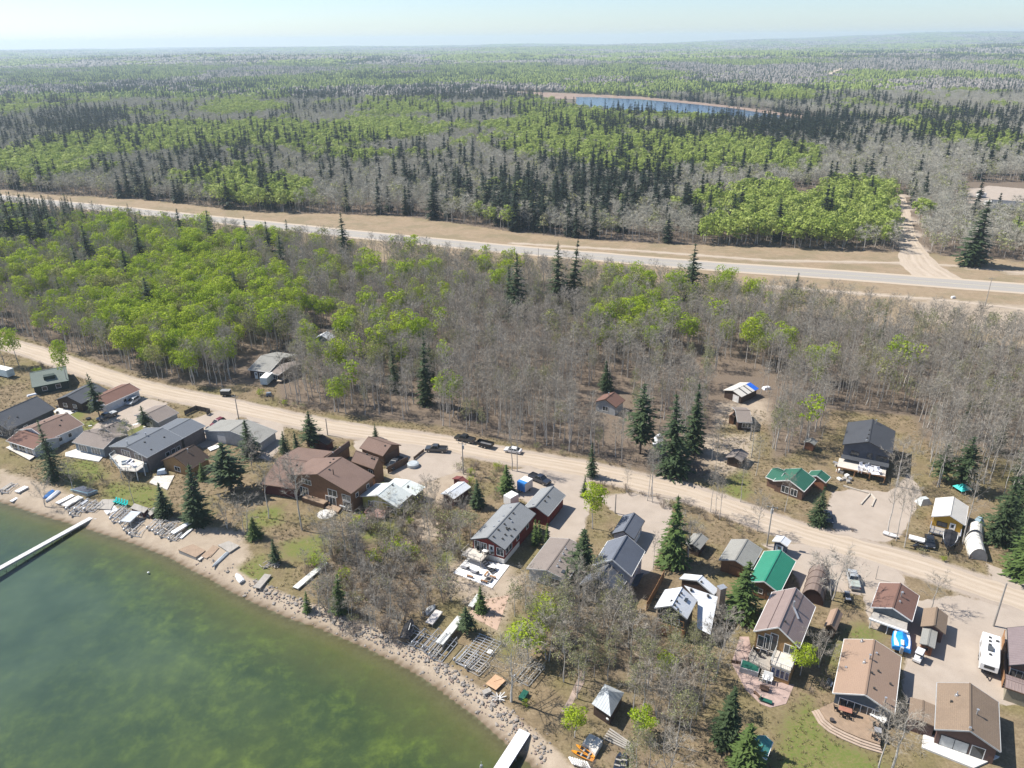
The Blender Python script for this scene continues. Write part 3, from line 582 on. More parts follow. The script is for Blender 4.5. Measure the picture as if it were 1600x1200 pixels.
# --- 6 brown-roofed white house
H=house('lake_house','white house with reddish brown roofs and a low front wing at the left','house',(-125.51,185.50))
g=gable(H,(-121.09,177.09),(-116.12,185.92),(-122.31,187.69),3,4.9,SH_BROWN,S_WHITE,trim=WHITE,wins=[('E',.32,1.0,.9,1.0),('E',.6,1.0,.9,1.0),('E',.18,.9,1.2,1.1)],vents=[(.55,.5),(.7,.75),(.45,1.3)])
g=gable(H,(-132.28,177.54),(-122.44,172.70),(-128.99,180.04),2.7,3.8,SH_RBROWN,S_LGREY,trim=WHITE,wins=[('E',.2,.4,2.2,1.8,'window',None,2),('E',.5,.4,2.4,1.8,'window',None,2),('E',.8,.4,2.0,1.8,'window',None,2)])
deck(H,[(-133.21,177.93),(-132.65,178.97),(-122.84,172.96),(-123.13,171.15)],.5,DECKW,'deck')
# --- 7 grey bungalow with white patio
H=house('bungalow','grey-roofed bungalow with a pale concrete terrace facing the lake','house',(-112.28,183.37))
gable(H,(-114.27,176.16),(-104.37,172.29),(-112.05,179.70),2.8,4.1,SH_TAUPE,S_BLUEGREY,trim=GREYTRIM,wins=[('E',.25,.5,2.6,1.7,'window',None,3),('E',.7,.4,2.8,1.8,'window',None,3),('B',.35,.9,1.0,1.0)],vents=[(.12,1.1)])
gable(H,(-104.60,179.39),(-102.77,183.18),(-108.07,180.61),2.9,4.3,SH_TAUPE,S_LGREY,trim=GREYTRIM,vents=[(.5,.8),(.25,.9),(.8,1.2)])
deck(H,[(-116.23,175.27),(-114.27,177.28),(-105.33,174.03),(-105.20,170.40),(-115.25,173.40)],.25,CONC,'terrace',posts=False,th=.25)
# --- 8 deck house
H=house('lake_house','long blue-grey shingled house with a big white sun deck and glass railing','house',(-91.09,178.45))
SHB2=shingle('steel_shingles',(.15,.165,.185),(.115,.125,.14),.15)
g=gable(H,(-89.76,164.93),(-84.79,175.01),(-90.48,178.77),4.3,5.8,SHB2,S_TAUPE,trim=GREYTRIM,wins=[('E',.55,1.5,1.1,1.1),('E',.72,1.5,1.1,1.1),('E',.88,1.5,.9,1.0),('A',.25,2.5,2.4,1.7,'window',None,2),('A',.6,2.5,2.8,1.7,'window',None,3)],vents=[(.35,.75),(.25,.25),(.75,.5),(.1,1.15,'pipe'),(.55,1.05,'pipe')])
g2=gable(H,(-84.81,175.15),(-81.54,181.91),(-85.73,185.02),4.25,5.3,SHB2,S_TAUPE,trim=GREYTRIM,wins=[('B',.5,.1,4.6,2.3,'garage_door',WHITE,1,WHITE)])
deck(H,[(-100.73,168.15),(-99.84,172.09),(-96.08,170.44),(-91.64,166.70),(-90.34,163.50),(-91.08,161.12),(-95.31,161.88)],2.6,DECKW,'deck',paint('glass_rail',(.45,.5,.52),.2,.1),WHITE,open_edges=(1,2,3))
b=MB(); b.prism([(-96.66,173.01),(-92.80,170.90),(-90.33,165.14),(-93.39,165.20)],0,2.4); b.build('basement_wall',S_BLUEGREY,H,tuple(H.location))
# --- 9 dark brown cabin
H=house('cabin','dark brown cabin with a moss-dark shingle roof right of the long deck house','cabin',(-83.01,172.17))
gable(H,(-78.35,162.12),(-75.57,167.91),(-79.43,171.36),2.5,5,SH_DK,S_LOG,trim=BROWNTRIM,wins=[('A',.5,.6,1.8,1.2,'window',None,2)],vents=[(.55,.8,'pipe')])
b=MB(); b.prism([(-87.93,160.01),(-87.98,163.04),(-83.13,163.28),(-82.21,156.65)],0,.2); tag(b.build('patio',DECKW),'pale plank patio at the lake end of the dark brown cabin','patio')
# --- 10 pale grey garage
H=house('garage','pale grey garage with a weathered grey roof behind the spruce by the gravel road','garage',(-72.06,188.01))
gable(H,(-65.19,174.92),(-62.59,181.44),(-69.63,188.92),2.7,4.4,SH_OLD,S_LGREY,trim=GREYTRIM,wins=[('O',.5,.9,1,1),('A',.7,.1,2.4,2,'garage_door',WHITE)])
# --- 11 brown house
H=house('lake_house','large brown cedar house with several gables and two decks','house',(-39.81,164.72))
g=gable(H,(-35.95,145.69),(-31.95,153.46),(-38.92,160.08),5.4,8,SH_BROWN,S_BROWN,trim=BROWNTRIM,wins=[('A',.08,3.0,2.2,1.3,'window',None,2),('A',.30,3.0,2.4,1.6,'window',None,2),('A',.08,.5,2.0,2.1,'window',None,2),('A',.34,.5,2.8,2.1,'window',None,3),('A',.78,.8,2.3,2.2,'window',None,3),('A',.72,4.2,2.6,1.1,'window',None,3),('E',.25,3.2,.8,1.0),('E',.75,3.2,.8,1.0)],vents=[(.35,.9),(.65,1.1),(.85,1.15)])
b=MB(); p=g.P(g.L*.28,g.hw*.72,7.0); b.tube([(p.x,p.y,6.9),(p.x,p.y,8.6)],.1,8); b.build('flue_pipe',BLACK,g.roof,tuple(H.location))
gable(H,(-38.83,160.87),(-32.76,157.02),(-31.14,158.31),5,7,SH_BROWN,S_BROWN,trim=BROWNTRIM,wins=[('E',.82,3.2,1.2,.9,'window',None,2)],vents=[(.75,.8),(.85,.8),(.5,1.0)])
gable(H,(-45.52,163.98),(-41.50,172.38),(-46.03,163.31),3,4.3,SH_BROWN,S_BROWN,trim=BROWNTRIM,vents=[(.3,1.1,'pale'),(.6,1.1,'pale')])
g=gable(H,(-38.75,171.12),(-32.25,166.75),(-30.38,169.59),3,4.7,SH_BROWN,S_BROWN,trim=BROWNTRIM,wins=[('B',.5,.1,4.6,2.2,'garage_door',BROWNTRIM,1,paint('brown_door',(.16,.09,.06)))],vents=[(.82,.75)])
gable(H,(-59.08,154.33),(-49.75,151.95),(-51.48,161.81),2.9,4.9,SH_BROWN,S_DKRED,trim=BROWNTRIM,vents=[(.6,.8)])
deck(H,[(-48.63,150.92),(-46.18,155.57),(-41.12,151.15),(-43.06,147.99)],1.3,DECKT,'deck',None,BROWNTRIM,skirt=BROWNTRIM)
deck(H,[(-42.59,147.79),(-41.26,151.99),(-38.01,151.00),(-39.39,145.77)],.6,DECKT,'lower_deck',None,BROWNTRIM,posts=False,th=.5)
steps(H,(-40.94,147.04),(-41.59,146.54),4.2,.6,DECKW,3); steps(H,(-42.14,149.70),(-41.51,149.77),2.6,1.25,BROWNTRIM,3)
b=MB(); p=(-42.14,145.85); b.tube([(p[0],p[1],0),(p[0],p[1],.05)],2.0,20); tag(b.build('round_slab',CONC),'round pale concrete slab at the foot of the brown house steps','slab')
b=MB(); b.prism([(-39.38,147.53),(-38.22,150.81),(-36.66,150.03),(-37.95,146.79)],1.05,1.2); o=b.build('awning_roof',MR_GALV); tag(o,'small pale awning roof at the right corner of the brown house deck','awning'); bb=MB(); [bb.box((q[0],q[1],.52),(.1,.1,1.04)) for q in ((-39.30,147.60),(-37.98,146.97),(-36.79,149.96))]; bb.build('awning_post',BROWNTRIM,o)
# --- 12 yellow house
H=house('cottage','yellow-green cottage with pale metal roofs and a red deck','house',(-27.93,154.50))
g=gable(H,(-25.77,144.00),(-23.05,149.29),(-25.87,154.85),2.9,4.6,MR_PALE,S_YEL,trim=WHITE,wins=[('A',.14,.9,2.4,1.2,'window',None,3),('A',.75,.9,1.4,1.2,'window',None,2),('E',.2,.9,1.6,1.1,'window',None,2),('E',.7,.9,1.2,1.0)],vents=[(.85,.9)])
gable(H,(-22.23,148.77),(-20.33,152.32),(-24.07,154.30),2.9,3.5,MR_PALE,S_YEL,trim=WHITE,wins=[('E',.3,1.1,1.2,.8),('E',.7,1.1,1.2,.8)],vents=[(.35,.7),(.45,.75)])
gable(H,(-25.38,144.22),(-24.67,145.65),(-27.74,147.39),2.5,3,MR_PALE,S_YEL,trim=WHITE,wins=[('A',.2,.9,1.1,.9),('A',.5,.9,1.1,.9),('A',.8,.9,1.1,.9)])
deck(H,[(-33.11,143.91),(-31.89,146.75),(-30.74,149.86),(-28.44,145.40),(-28.43,142.88),(-31.19,143.56)],.7,DECKR,'deck',DECKR,DECKR,skirt=DECKR,open_edges=(2,))
steps(H,(-32.33,142.95),(-32.85,143.06),2.2,.7,DECKR,3)
# --- 13 red sheds
H=house('shed','dark red shed with a white sagging roof left of the spruce','shed',(-13.84,154.92))
gable(H,(-13.49,148.07),(-9.88,153.08),(-15.07,149.08),2.3,3,MR_WHITE,S_DKRED,trim=WHITE,wins=[('A',.5,.1,.9,1.8,'door',S_DKRED,1,S_DKRED)])
H=house('shed','tiny red shed half hidden in the bushes behind the white-roofed one','shed',(-11.65,159.92))
gable(H,(-11.33,154.99),(-10.35,156.23),(-12.53,156.73),1.9,2.5,paint('red_roof',(.17,.05,.045),.8),S_DKRED)
# --- 14 red house
H=house('lake_house','barn red house with white windows and a raised balcony over a white patio','house',(-2.96,141.59))
g=gable(H,(-1.76,126.60),(4.84,139.35),(-5.31,128.42),3.9,5.6,SH_GREY,S_RED,trim=DARKTRIM,wins=[('A',.12,1.9,1.5,1.7,'window',None,2),('A',.40,1.6,1.0,2.1,'door'),('A',.66,1.8,1.5,1.9,'window',None,2),('A',.84,1.8,1.5,1.9,'window',None,2),('A',.10,.3,1.0,.7),('A',.22,.3,1.0,.7),('E',.1,1.9,1.2,1.3),('E',.2,1.9,1.2,1.3),('E',.45,2.1,1.0,.9),('E',.78,2.1,1.0,.9)],
  vents=[(.08,.8),(.25,.85),(.42,.82),(.58,.82),(.72,.85),(.85,1.25,'pale'),(.3,1.2,'pale'),(.45,1.2,'pale'),(.6,1.2,'pale'),(.55,.65,'pale'),(.45,.3),(.25,.45),(.15,.42),(.4,.5),(.36,.55),(.38,.62),(.3,.2)])
b=MB(); b.prism([g.P(.3,g.oo-.03,0).xy[:],g.P(.3,2*g.hw-g.oo+.03,0).xy[:],g.P(g.L*.5,2*g.hw-g.oo+.03,0).xy[:],g.P(g.L*.5,g.oo-.03,0).xy[:]],0,1.25); b.build('foundation',CONC,H,tuple(H.location))
dk=[g.P(.28,.9+g.hw*.75,0).xy[:],g.P(.28,2*g.hw+.5,0).xy[:],g.P(-2.6,2*g.hw+.7,0).xy[:],g.P(-3.0,1.0+g.hw*.75,0).xy[:]]
deck(H,dk,1.6,DECKW,'balcony',OLDW,OLDW,open_edges=(0,)); steps(H,((dk[3][0]*.7+dk[0][0]*.3),(dk[3][1]*.7+dk[0][1]*.3)),(g.P(-3.3,.5,0).xy[:]),1.1,1.6,BLACK,7)
b=MB(); poly=[(-12.08,124.42),(-9.44,129.36),(-0.90,126.58),(-4.26,119.60)]; b.prism(poly,0,.12); tag(b.build('patio',paint('white_concrete',(.78,.77,.75),.8,.06,.4)),'bright white concrete patio below the red house balcony','patio')
# --- 15 red garage
H=house('garage','barn red garage with a grey roof and a wide gravel drive','garage',(7.05,149.39))
gable(H,(7.52,139.79),(11.81,147.95),(4.48,140.62),3,4.6,SH_GREY,S_RED,trim=GREYTRIM,wins=[('E',.5,.1,4.4,2.2,'garage_door',DARKTRIM,1,S_RED),('A',.75,.1,.9,2,'door')],vents=[(.35,.75),(.55,.78),(.1,1.3,'pale')])
# --- 17 tan low house
H=house('bungalow','low bungalow with a broad flat-pitched taupe roof between the red and blue-grey houses','house',(8.78,128.57))
gable(H,(10.12,118.08),(15.19,128.15),(11.15,129.63),2.9,3.9,SH_TAUPE,S_LGREY,trim=GREYTRIM,wins=[('A',.3,.6,2.2,1.5,'window',None,2)],vents=[(.35,.75,'dome'),(.55,.8,'dome'),(.7,.85,'dome'),(.2,.7,'dome'),(.15,.35,'skylight')])
# --- 18 blue-grey house
H=house('lake_house','blue-grey two-storey house with steep grey gables beside the big spruce','house',(20.85,127.05))
g=gable(H,(22.00,116.56),(25.76,124.19),(21.96,125.18),5,7.6,SH_BLUE,S_LAV,trim=WHITE,wins=[('A',.3,3.0,1.6,1.5,'window',None,2),('E',.3,2.8,1.0,1.1),('E',.65,2.8,1.0,1.1),('A',.7,.5,2.0,1.8,'window',None,2)])
g2=gable(H,(12.40,116.39),(16.34,123.04),(18.39,119.43),3.4,6.3,SH_BLUE,S_BLUEGREY,trim=GREYTRIM,wins=[('A',.25,.5,2.0,1.8,'window',None,2),('A',.5,.5,2.2,3.2,'window',None,2)])
b=MB(); b.prism([(23.20,120.98),(25.34,121.67),(23.47,117.65),(21.79,117.68)],1.6,1.75); b.build('side_deck',paint('dark_deck',(.07,.075,.085),.6),H,tuple(H.location))
# --- 19 garage behind
H=house('garage','lavender-grey garage with a blue-grey roof behind the blue-grey house','garage',(25.08,139.57))
gable(H,(24.75,130.93),(27.99,137.54),(22.48,131.70),3,4.4,SH_BLUE,S_LAV,trim=DARKTRIM,wins=[('E',.5,.1,4.2,2.2,'garage_door',WHITE),('A',.6,.9,.9,.9)])
# --- 20 white-roofed house
H=house('lake_house','house with a white metal roof, a long sloping side roof and a stone chimney','house',(30.59,113.46))
g=gable(H,(29.72,104.15),(32.49,108.96),(27.20,105.59),5.6,7.3,MR_WHITE,siding('dark_olive_siding',(.07,.075,.07)),trim=GREYTRIM,wins=[('A',.14,3.2,1.1,1.1,'window',BOARD),('A',.5,3.3,3.0,1.2,'window',WHITE),('A',.86,3.2,1.1,1.1,'window',BOARD),('A',.86,.7,1.2,1.6,'window',BOARD),('A',.3,.6,2.6,1.5,'window',BOARD,2)],vents=[(.1,.85),(.3,.85),(.6,.9),(.75,.85),(.25,1.15),(.05,.6),(.65,.5,'skylight')])
b=MB(); org=tuple(H.location); b.prism([g.P(.2,g.oo-.05,0).xy[:],g.P(.2,2*g.hw-g.oo+.05,0).xy[:],g.P(1.2,2*g.hw-g.oo+.05,0).xy[:],g.P(1.2,g.oo-.05,0).xy[:]],0,2.6); b.build('lower_wall',BOARD,H,org)
b=MB(); A=[mat3((31.01,112.66),5.9),mat3((36.69,110.48),5.0),mat3((33.93,103.53),2.6),mat3((31.89,105.01),2.8),mat3((32.98,109.72),4.6)]; b.slab(A,.16); side=b.build('side_roof',MR_WHITE,H,org)
b=MB(); b.prism([(38.34,115.85),(34.96,107.28),(33.12,108.29),(34.64,114.46)],0,2.4); b.build('side_wall',S_DKBROWN,H,org)
for p,z in (((32.09,111.63),5.6),((34.94,110.49),5.15)):
    b=MB(); b.box((p[0],p[1],z+.1),(.4,.4,.35)); b.build('roof_vent',VENT,side,org)
b=MB(); p=(37.71,111.90); b.box((p[0],p[1],3.0),(1.3,1.0,6.0),.4); ch=b.build('chimney',STONE,H,org); b=MB(); b.box((p[0],p[1],6.05),(1.5,1.2,.1),.4); b.build('chimney_cap',METAL,ch,org)
g=gable(H,(36.40,112.07),(37.62,113.44),(34.79,115.54),4.2,5.6,MR_WHITE,S_DKBROWN,trim=GREYTRIM,vents=[(.2,.8)])
# --- 21 old shed
H=house('shed','weathered shed with a mottled grey roof left of the green metal roof','shed',(46.66,129.52))
gable(H,(45.84,120.82),(50.10,127.50),(47.42,129.10),2.8,4,SH_OLD,S_BROWN,trim=GREYTRIM,wins=[('A',.5,.1,2.2,2,'garage_door',BROWNTRIM,1,S_BROWN)])
H=house('shed','low dark grey shed under the bare tree near the road','shed',(39.66,134.34))
gable(H,(37.80,128.30),(40.47,131.98),(37.85,131.28),2.2,2.9,SH_OLD,S_DKBROWN)
# --- 22 green metal roof
H=house('cottage','brown cottage with a bright green metal roof and white trim','cottage',(51.20,123.53))
gable(H,(49.27,113.91),(55.45,123.37),(52.50,124.48),2.8,4.3,MR_GREEN,S_BROWN,trim=WHITE,wins=[('A',.65,1.1,1.4,.9,'window',WHITE,2),('A',.3,.1,.9,2,'door',BROWNTRIM,1,S_BROWN)],ridge=MR_GREEN)
# --- 23 brown metal-roofed house
H=house('lake_house','timber house with a brown metal roof, tall gable windows and a sunroom balcony','house',(48.54,110.36))
g=gable(H,(46.80,97.23),(53.00,107.10),(49.23,108.15),5.4,8,MR_BROWN,S_LOG,trim=WHITE,wins=[('A',.17,3.1,1.6,1.7,'window',WHITE,2),('A',.56,2.4,1.1,3.6,'window',WHITE),('A',.70,2.4,1.1,3.0,'window',WHITE),('A',.84,2.4,1.3,2.2,'window',WHITE),('A',.58,.3,1.2,1.7,'window',WHITE),('A',.74,.3,1.2,1.7,'window',WHITE)],vents=[(.2,.85),(.85,.85)],ridge=MR_BROWN)
org=tuple(H.location)
b=MB(); 
for a,bb in ((.02,.62),(.02,1.45)): p,q=g.P(.0,g.hw*bb if bb<1 else g.hw*bb,0),g.P(g.L,g.hw*bb,0); z=g.ze+(g.zr-g.ze)*(bb if bb<=1 else 2-bb)+.02; b.beam((p.x,p.y,z),(q.x,q.y,z),.12,.05)
b.build('snow_bar',paint('dark_brown_bar',(.08,.055,.05)),g.roof,org)
b=MB(); p=g.P(g.L*.6,g.hw*.78,7.6); q=g.P(g.L*.45,g.hw*.42,6.6); b.tube([(p.x,p.y,7.3),(p.x,p.y,8.7)],.17,8); b.beam((p.x,p.y,7.55),(q.x,q.y,6.75),.3,.12); b.build('flue_pipe',METAL,g.roof,org)
sr=[g.P(.3,.25,0).xy[:],g.P(.3,g.hw*.92,0).xy[:],g.P(-3.4,g.hw*.92,0).xy[:],g.P(-3.4,.25,0).xy[:]]
b=MB(); b.prism(sr,0,2.7); sm=b.build('sunroom',S_LOG,H,org)
deck(H,[(x+(x-sr[0][0])*.03,y+(y-sr[0][1])*.03) for x,y in sr],2.95,DECKW,'balcony',paint('grey_rail',(.5,.5,.48)),WHITE,posts=False,th=.24,open_edges=(0,))
wd=(V2(sr[3])-V2(sr[2])); nn=Vector((wd.y,-wd.x)).normalized(); 
if nn.dot(g.u)>0: nn=-nn
for i in range(4):
    a=V2(sr[2])+wd*(.06+.23*i); c=a+wd*.2; a=a+nn*.03; c=c+nn*.03; f=MB(); f.beam((a.x,a.y,1.7),(c.x,c.y,1.7),.08,1.7); fr=f.build('window',WHITE,H,org); f=MB(); a2=a.lerp(c,.08)+nn*.03; c2=a.lerp(c,.92)+nn*.03; f.beam((a2.x,a2.y,1.7),(c2.x,c2.y,1.7),.06,1.5); f.build('pane',glassmat('blue_glass',(.012,.02,.05)),fr,org)
dk=[sr[1],g.P(.3,2*g.hw-.3,0).xy[:],g.P(-2.8,2*g.hw-.3,0).xy[:],sr[2]]; deck(H,dk,1.2,OLDW,'deck',OLDW,OLDW,open_edges=(0,3)); steps(H,g.P(-2.8,g.hw*1.05,0).xy[:],g.P(-5.0,g.hw*1.05,0).xy[:],1.5,1.2,OLDW,7)
# --- 24 tan shed
H=house('shed','small tan-roofed shed between the metal-roofed house and the tan bungalow','shed',(57.34,109.28))
gable(H,(56.22,104.54),(59.01,108.70),(55.24,104.98),2.3,3.2,SH_TAN,S_BROWN,wins=[('A',.5,.1,1.2,1.8,'door',BROWNTRIM,1,S_BROWN)])
# --- 25 brown bungalow
H=house('bungalow','brown-roofed bungalow with a blue-grey gable and a white veranda beam','house',(71.22,114.61))
g=gable(H,(69.94,105.90),(74.45,112.60),(67.30,108.02),3,4.4,SH_RBROWN,siding('grey_green_siding',(.16,.19,.20)),trim=WHITE,wins=[('A',.45,1.0,1.2,.9,'window',WHITE),('A',.15,1.0,.8,.8,'window',WHITE)],vents=[(.72,.78,'pale'),(.55,.8,'pipe'),(.35,.78,'pale')])
org=tuple(H.location); b=MB(); b.prism([g.P(.2,.6,0).xy[:],g.P(.2,2*g.hw-.6,0).xy[:],g.P(-2.2,2*g.hw-.2,0).xy[:],g.P(-2.2,.4,0).xy[:]],2.0,2.15); b.build('veranda_roof',paint('dull_tan_felt',(.40,.375,.34),.9),H,org)
b=MB(); b.beam(g.P(-2.25,.2,2.1),g.P(-2.25,2*g.hw-.2,2.1),.35,.28); b.build('veranda_beam',WHITE,H,org); b=MB(); [b.box((*g.P(-2.1,t,0).xy,.98),(.12,.12,1.96)) for t in (.6,g.hw,2*g.hw-.6)]; b.build('veranda_post',WHITE,H,org)
# --- 26, 27 tan sheds
H=house('shed','tan-roofed shed right of the brown bungalow','shed',(76.81,109.30))
gable(H,(74.59,103.20),(77.43,107.85),(75.60,108.65),2.4,3.5,SH_BEIGE,S_MAUVE,wins=[('A',.4,.1,1.3,1.8,'door',BROWNTRIM,1,S_MAUVE)])
H=house('shed','small flat brown shed in front of the tan-roofed one','shed',(72.94,104.76))
gable(H,(71.16,100.06),(74.10,104.69),(69.94,100.35),2.2,2.45,SH_OLD,siding('rust_siding',(.30,.13,.07)),wins=[('A',.5,.1,1.0,1.7,'door',BROWNTRIM,1,siding('rust_siding',(.30,.13,.07)))])
# --- 28 tan bungalow
H=house('bungalow','bungalow with a broad pinkish tan roof and a round-fronted timber deck','house',(58.85,97.00))
g=gable(H,(57.56,85.67),(64.05,97.41),(53.61,87.63),3,4.8,SH_TAN,siding('slate_blue_siding',(.10,.125,.155)),trim=WHITE,wins=[('A',.24,.7,1.1,1.4,'window',WHITE),('A',.52,.25,3.8,2.0,'window',WHITE,4),('A',.84,.7,1.1,1.5,'window',WHITE),('E',.4,1.1,1,.9)],vents=[(.95,1.4,'dome'),(.78,.85,'pale'),(.62,1.05,'pipe'),(.55,1.2,'dome'),(.5,.7),(.4,.9),(.42,.25),(.45,1.75,'pale'),(.18,.75),(.08,.35,'pipe')])
# --- 29 beige house
H=house('bungalow','house with a mottled brown roof and a low side wing at the bottom right','house',(70.93,87.87))
g=gable(H,(69.49,78.60),(74.38,87.54),(70.49,89.17),3.2,5.1,SH_BEIGE,S_MAUVE,trim=GREYTRIM,wins=[('A',.68,.3,3.6,2.0,'window',DARKTRIM,2,paint('blind',(.55,.55,.53))),('A',.28,.3,1.6,2,'window',WHITE)],vents=[(.72,1.4,'dome'),(.58,1.55),(.42,.78,'pipe'),(.05,1.0,'pale')])
gable(H,g.P(g.L*.10,2*g.hw-.15,0).xy[:],g.P(g.L*.54,2*g.hw-.15,0).xy[:],g.P(g.L*.3,2*g.hw+1.7,0).xy[:],2.75,2.95,SH_BEIGE,S_MAUVE,oh=.15)
deck(H,[(61.75,84.18),(63.49,84.16),(71.01,80.22),(66.15,78.33),(60.46,81.99)],.3,CONC,'terrace',None,posts=False,th=.3)
# --- 30 plum roofed house at the right edge
H=house('house','mauve-brown house with a plum metal roof, cut off by the right edge','house',(87.62,102.89))
g=gable(H,(80.75,95.29),(85.55,103.96),(88.06,102.24),3,4.8,MR_PLUM,S_MAUVE,trim=DARKTRIM,wins=[('A',.25,.6,2.6,1.6,'window',GREYTRIM,3),('E',.5,1,1.2,1)])
gable(H,(80.51,89.17),(77.56,91.01),(78.68,92.20),2.7,3.2,MR_BROWN,siding('lattice_siding',(.30,.27,.20)),trim=BROWNTRIM,oh=.2)
# --- 31 new dark house
H=house('house','new slate-grey two-storey house with a high front deck at the forest edge','house',(92.68,175.33))
g=gable(H,(90.63,160.10),(96.72,171.84),(86.42,163.99),5.8,7.9,SH_CHAR,S_NEW,trim=DARKTRIM,wins=[('A',.16,3.4,2.2,1.1,'window',DARKTRIM,3),('A',.42,3.4,1.0,1.3,'window',DARKTRIM),('A',.74,3.4,1.8,1.0,'window',DARKTRIM,3),('A',.18,.9,2.2,1.5,'window',WHITE,2),('A',.48,.5,1.0,2.1,'door',DARKTRIM,1,BLACK),('A',.8,.9,2.2,1.5,'window',WHITE,2)],vents=[(.06,1.1,'pale'),(.15,1.08),(.3,1.05),(.5,1.05),(.9,.85,'pipe')])
org=tuple(H.location); b=MB(); b.slab([g.P(.32,.2,3.0),g.P(.32,2*g.hw-.2,3.0),g.P(-1.2,2*g.hw-.2,2.7),g.P(-1.2,.2,2.7)],.12); b.build('porch_roof',SH_CHAR,H,org)
dk=[g.P(.33,.6,0).xy[:],g.P(.33,2*g.hw+.2,0).xy[:],g.P(-4.2,2*g.hw+.2,0).xy[:],g.P(-4.2,.6,0).xy[:]]
deck(H,dk,1.8,DECKW,'deck',None,BOARD,th=.25,posts=False)
for t in (.6,g.hw*.7,g.hw*1.3,2*g.hw): b=MB(); b.beam(g.P(-4.25,t,.0),g.P(-4.25,t,1.6),.22); b.build('deck_post',BOARD,H,org)
b=MB(); b.beam(g.P(-4.3,.5,1.6),g.P(-4.3,2*g.hw+.2,1.6),.12,.3); b.build('deck_beam',BOARD,H,org)
# --- 32 yellow cabin
H=house('cabin','small mustard yellow cabin with a stained white roof and a front porch','cabin',(96.75,142.86))
g=gable(H,(94.87,134.65),(99.31,141.65),(91.98,135.95),3.1,4.5,MR_OLD,S_MUST,trim=WHITE,wins=[('A',.68,1.1,1.8,1.0,'window',BLACK,2),('A',.32,.4,.9,2.0,'door')])
dk=[g.P(.34,.4,0).xy[:],g.P(.34,2*g.hw-.2,0).xy[:],g.P(-2.6,2*g.hw-.2,0).xy[:],g.P(-2.6,.4,0).xy[:]]; deck(H,dk,.7,OLDW,'deck',paint('blue_grey_rail',(.32,.36,.45)),OLDW,open_edges=(0,)); steps(H,g.P(-2.6,1.2,0).xy[:],g.P(-4,1.0,0).xy[:],1.0,.7,OLDW,3)
# --- 34 log cottage
H=house('cottage','log cottage with a dark green roof and white trim, set back from the gravel road','cottage',(66.86,157.99))
g=gable(H,(66.06,148.81),(70.59,154.04),(68.04,156.66),2.8,4.4,MR_DKGREEN,siding('log_wall',(.17,.10,.07),.3),trim=WHITE,wins=[('A',.3,.6,1.4,1.6,'window',WHITE,2),('A',.62,.6,1.6,1.6,'window',WHITE,2)])
gable(H,(59.51,155.74),(61.57,153.68),(61.63,157.84),2.5,3.6,MR_DKGREEN,siding('log_wall',(.17,.10,.07),.3),trim=WHITE)
gable(H,(72.72,153.20),(74.74,155.60),(72.99,157.07),2.4,3.4,MR_DKGREEN,siding('rust_siding',(.30,.13,.07)),trim=WHITE)
# --- 35 tarped shed
H=house('shed','old shed with white and blue tarps on its patched roof in the wood','shed',(68.50,208.16))
g=gable(H,(66.16,200.15),(72.65,205.59),(64.33,202.80),2.4,3.4,MR_OLD,S_DKBROWN,wins=[('A',.3,.1,1.8,1.9,'garage_door',WHITE)])
TARP=paint('blue_tarp',(.02,.13,.62),.45,.25); org=tuple(H.location)
for a0,a1,m in ((.30,.35,BLACK),(.58,.62,BLACK),(.78,1.02,TARP)):
    b=MB(); b.slab([g.P(g.L*a0,-.05,g.ze+.06),g.P(g.L*a1,-.05,g.ze+.06),g.P(g.L*a1,g.hw,g.zr+.07),g.P(g.L*a0,g.hw,g.zr+.07)],.05); b.build('tarp' if m is TARP else 'roof_strip',m,g.roof,org)
H=house('cabin','faded grey-brown cabin with a small entrance gable in the clearing','cabin',(64.61,191.93))
gable(H,(60.56,184.04),(64.42,183.65),(66.42,188.07),2.6,4,SH_TAUPE,S_DKBROWN,trim=GREYTRIM,wins=[('E',.7,.8,2.2,1.2,'window',WHITE,3)])
gable(H,(60.67,187.24),(61.73,188.98),(60.43,188.51),2.4,3.2,SH_TAN,S_BROWN)
H=house('shed','little grey-roofed shed at the foot of a bare tree in the grassy clearing','shed',(57.46,170.02))
gable(H,(56.04,163.52),(59.02,167.66),(55.97,166.98),2.1,2.9,SH_TAUPE,S_DKBROWN)
H=house('outhouse','small red-sided outhouse among the trees left of the new dark house','shed',(79.42,178.24))
gable(H,(76.91,171.68),(78.56,173.82),(76.43,173.49),2,2.6,SH_OLD,siding('rust_siding',(.30,.13,.07)))
# --- 39 forest cabin
H=house('cabin','brown-roofed cabin deep among bare trees above the gravel road','cabin',(27.72,204.12))
gable(H,(29.01,193.16),(32.17,197.89),(25.41,193.95),2.9,4.6,SH_RBROWN,S_LGREY,trim=BROWNTRIM,wins=[('A',.5,.8,1.6,1.3,'window',WHITE,2)],vents=[(.5,1.1,'pipe')])
# --- 40 grey forest cabin
H=house('cabin','pale grey-roofed cabin with a brown side roof at the forest edge above the road','cabin',(-81.87,232.82))
gable(H,(-83.12,223.01),(-75.79,220.62),(-78.84,229.72),3,4.8,SH_OLD,S_DKBROWN,trim=WHITE,wins=[('E',.3,.1,.9,2,'door'),('E',.6,.8,1.6,1.2,'window',WHITE,2)])
gable(H,(-75.85,221.07),(-72.48,219.12),(-73.38,225.86),2.7,3.6,SH_TAUPE,S_DKBROWN,trim=WHITE,wins=[('E',.5,.8,1.6,1.2,'window',WHITE,2)])
H=house('cabin','tiny teal cabin with a bright white roof hidden in the aspens','cabin',(-66.48,258.77))
gable(H,(-62.99,249.49),(-61.78,253.87),(-65.33,252.90),2.4,4,MR_WHITE,S_TEAL)
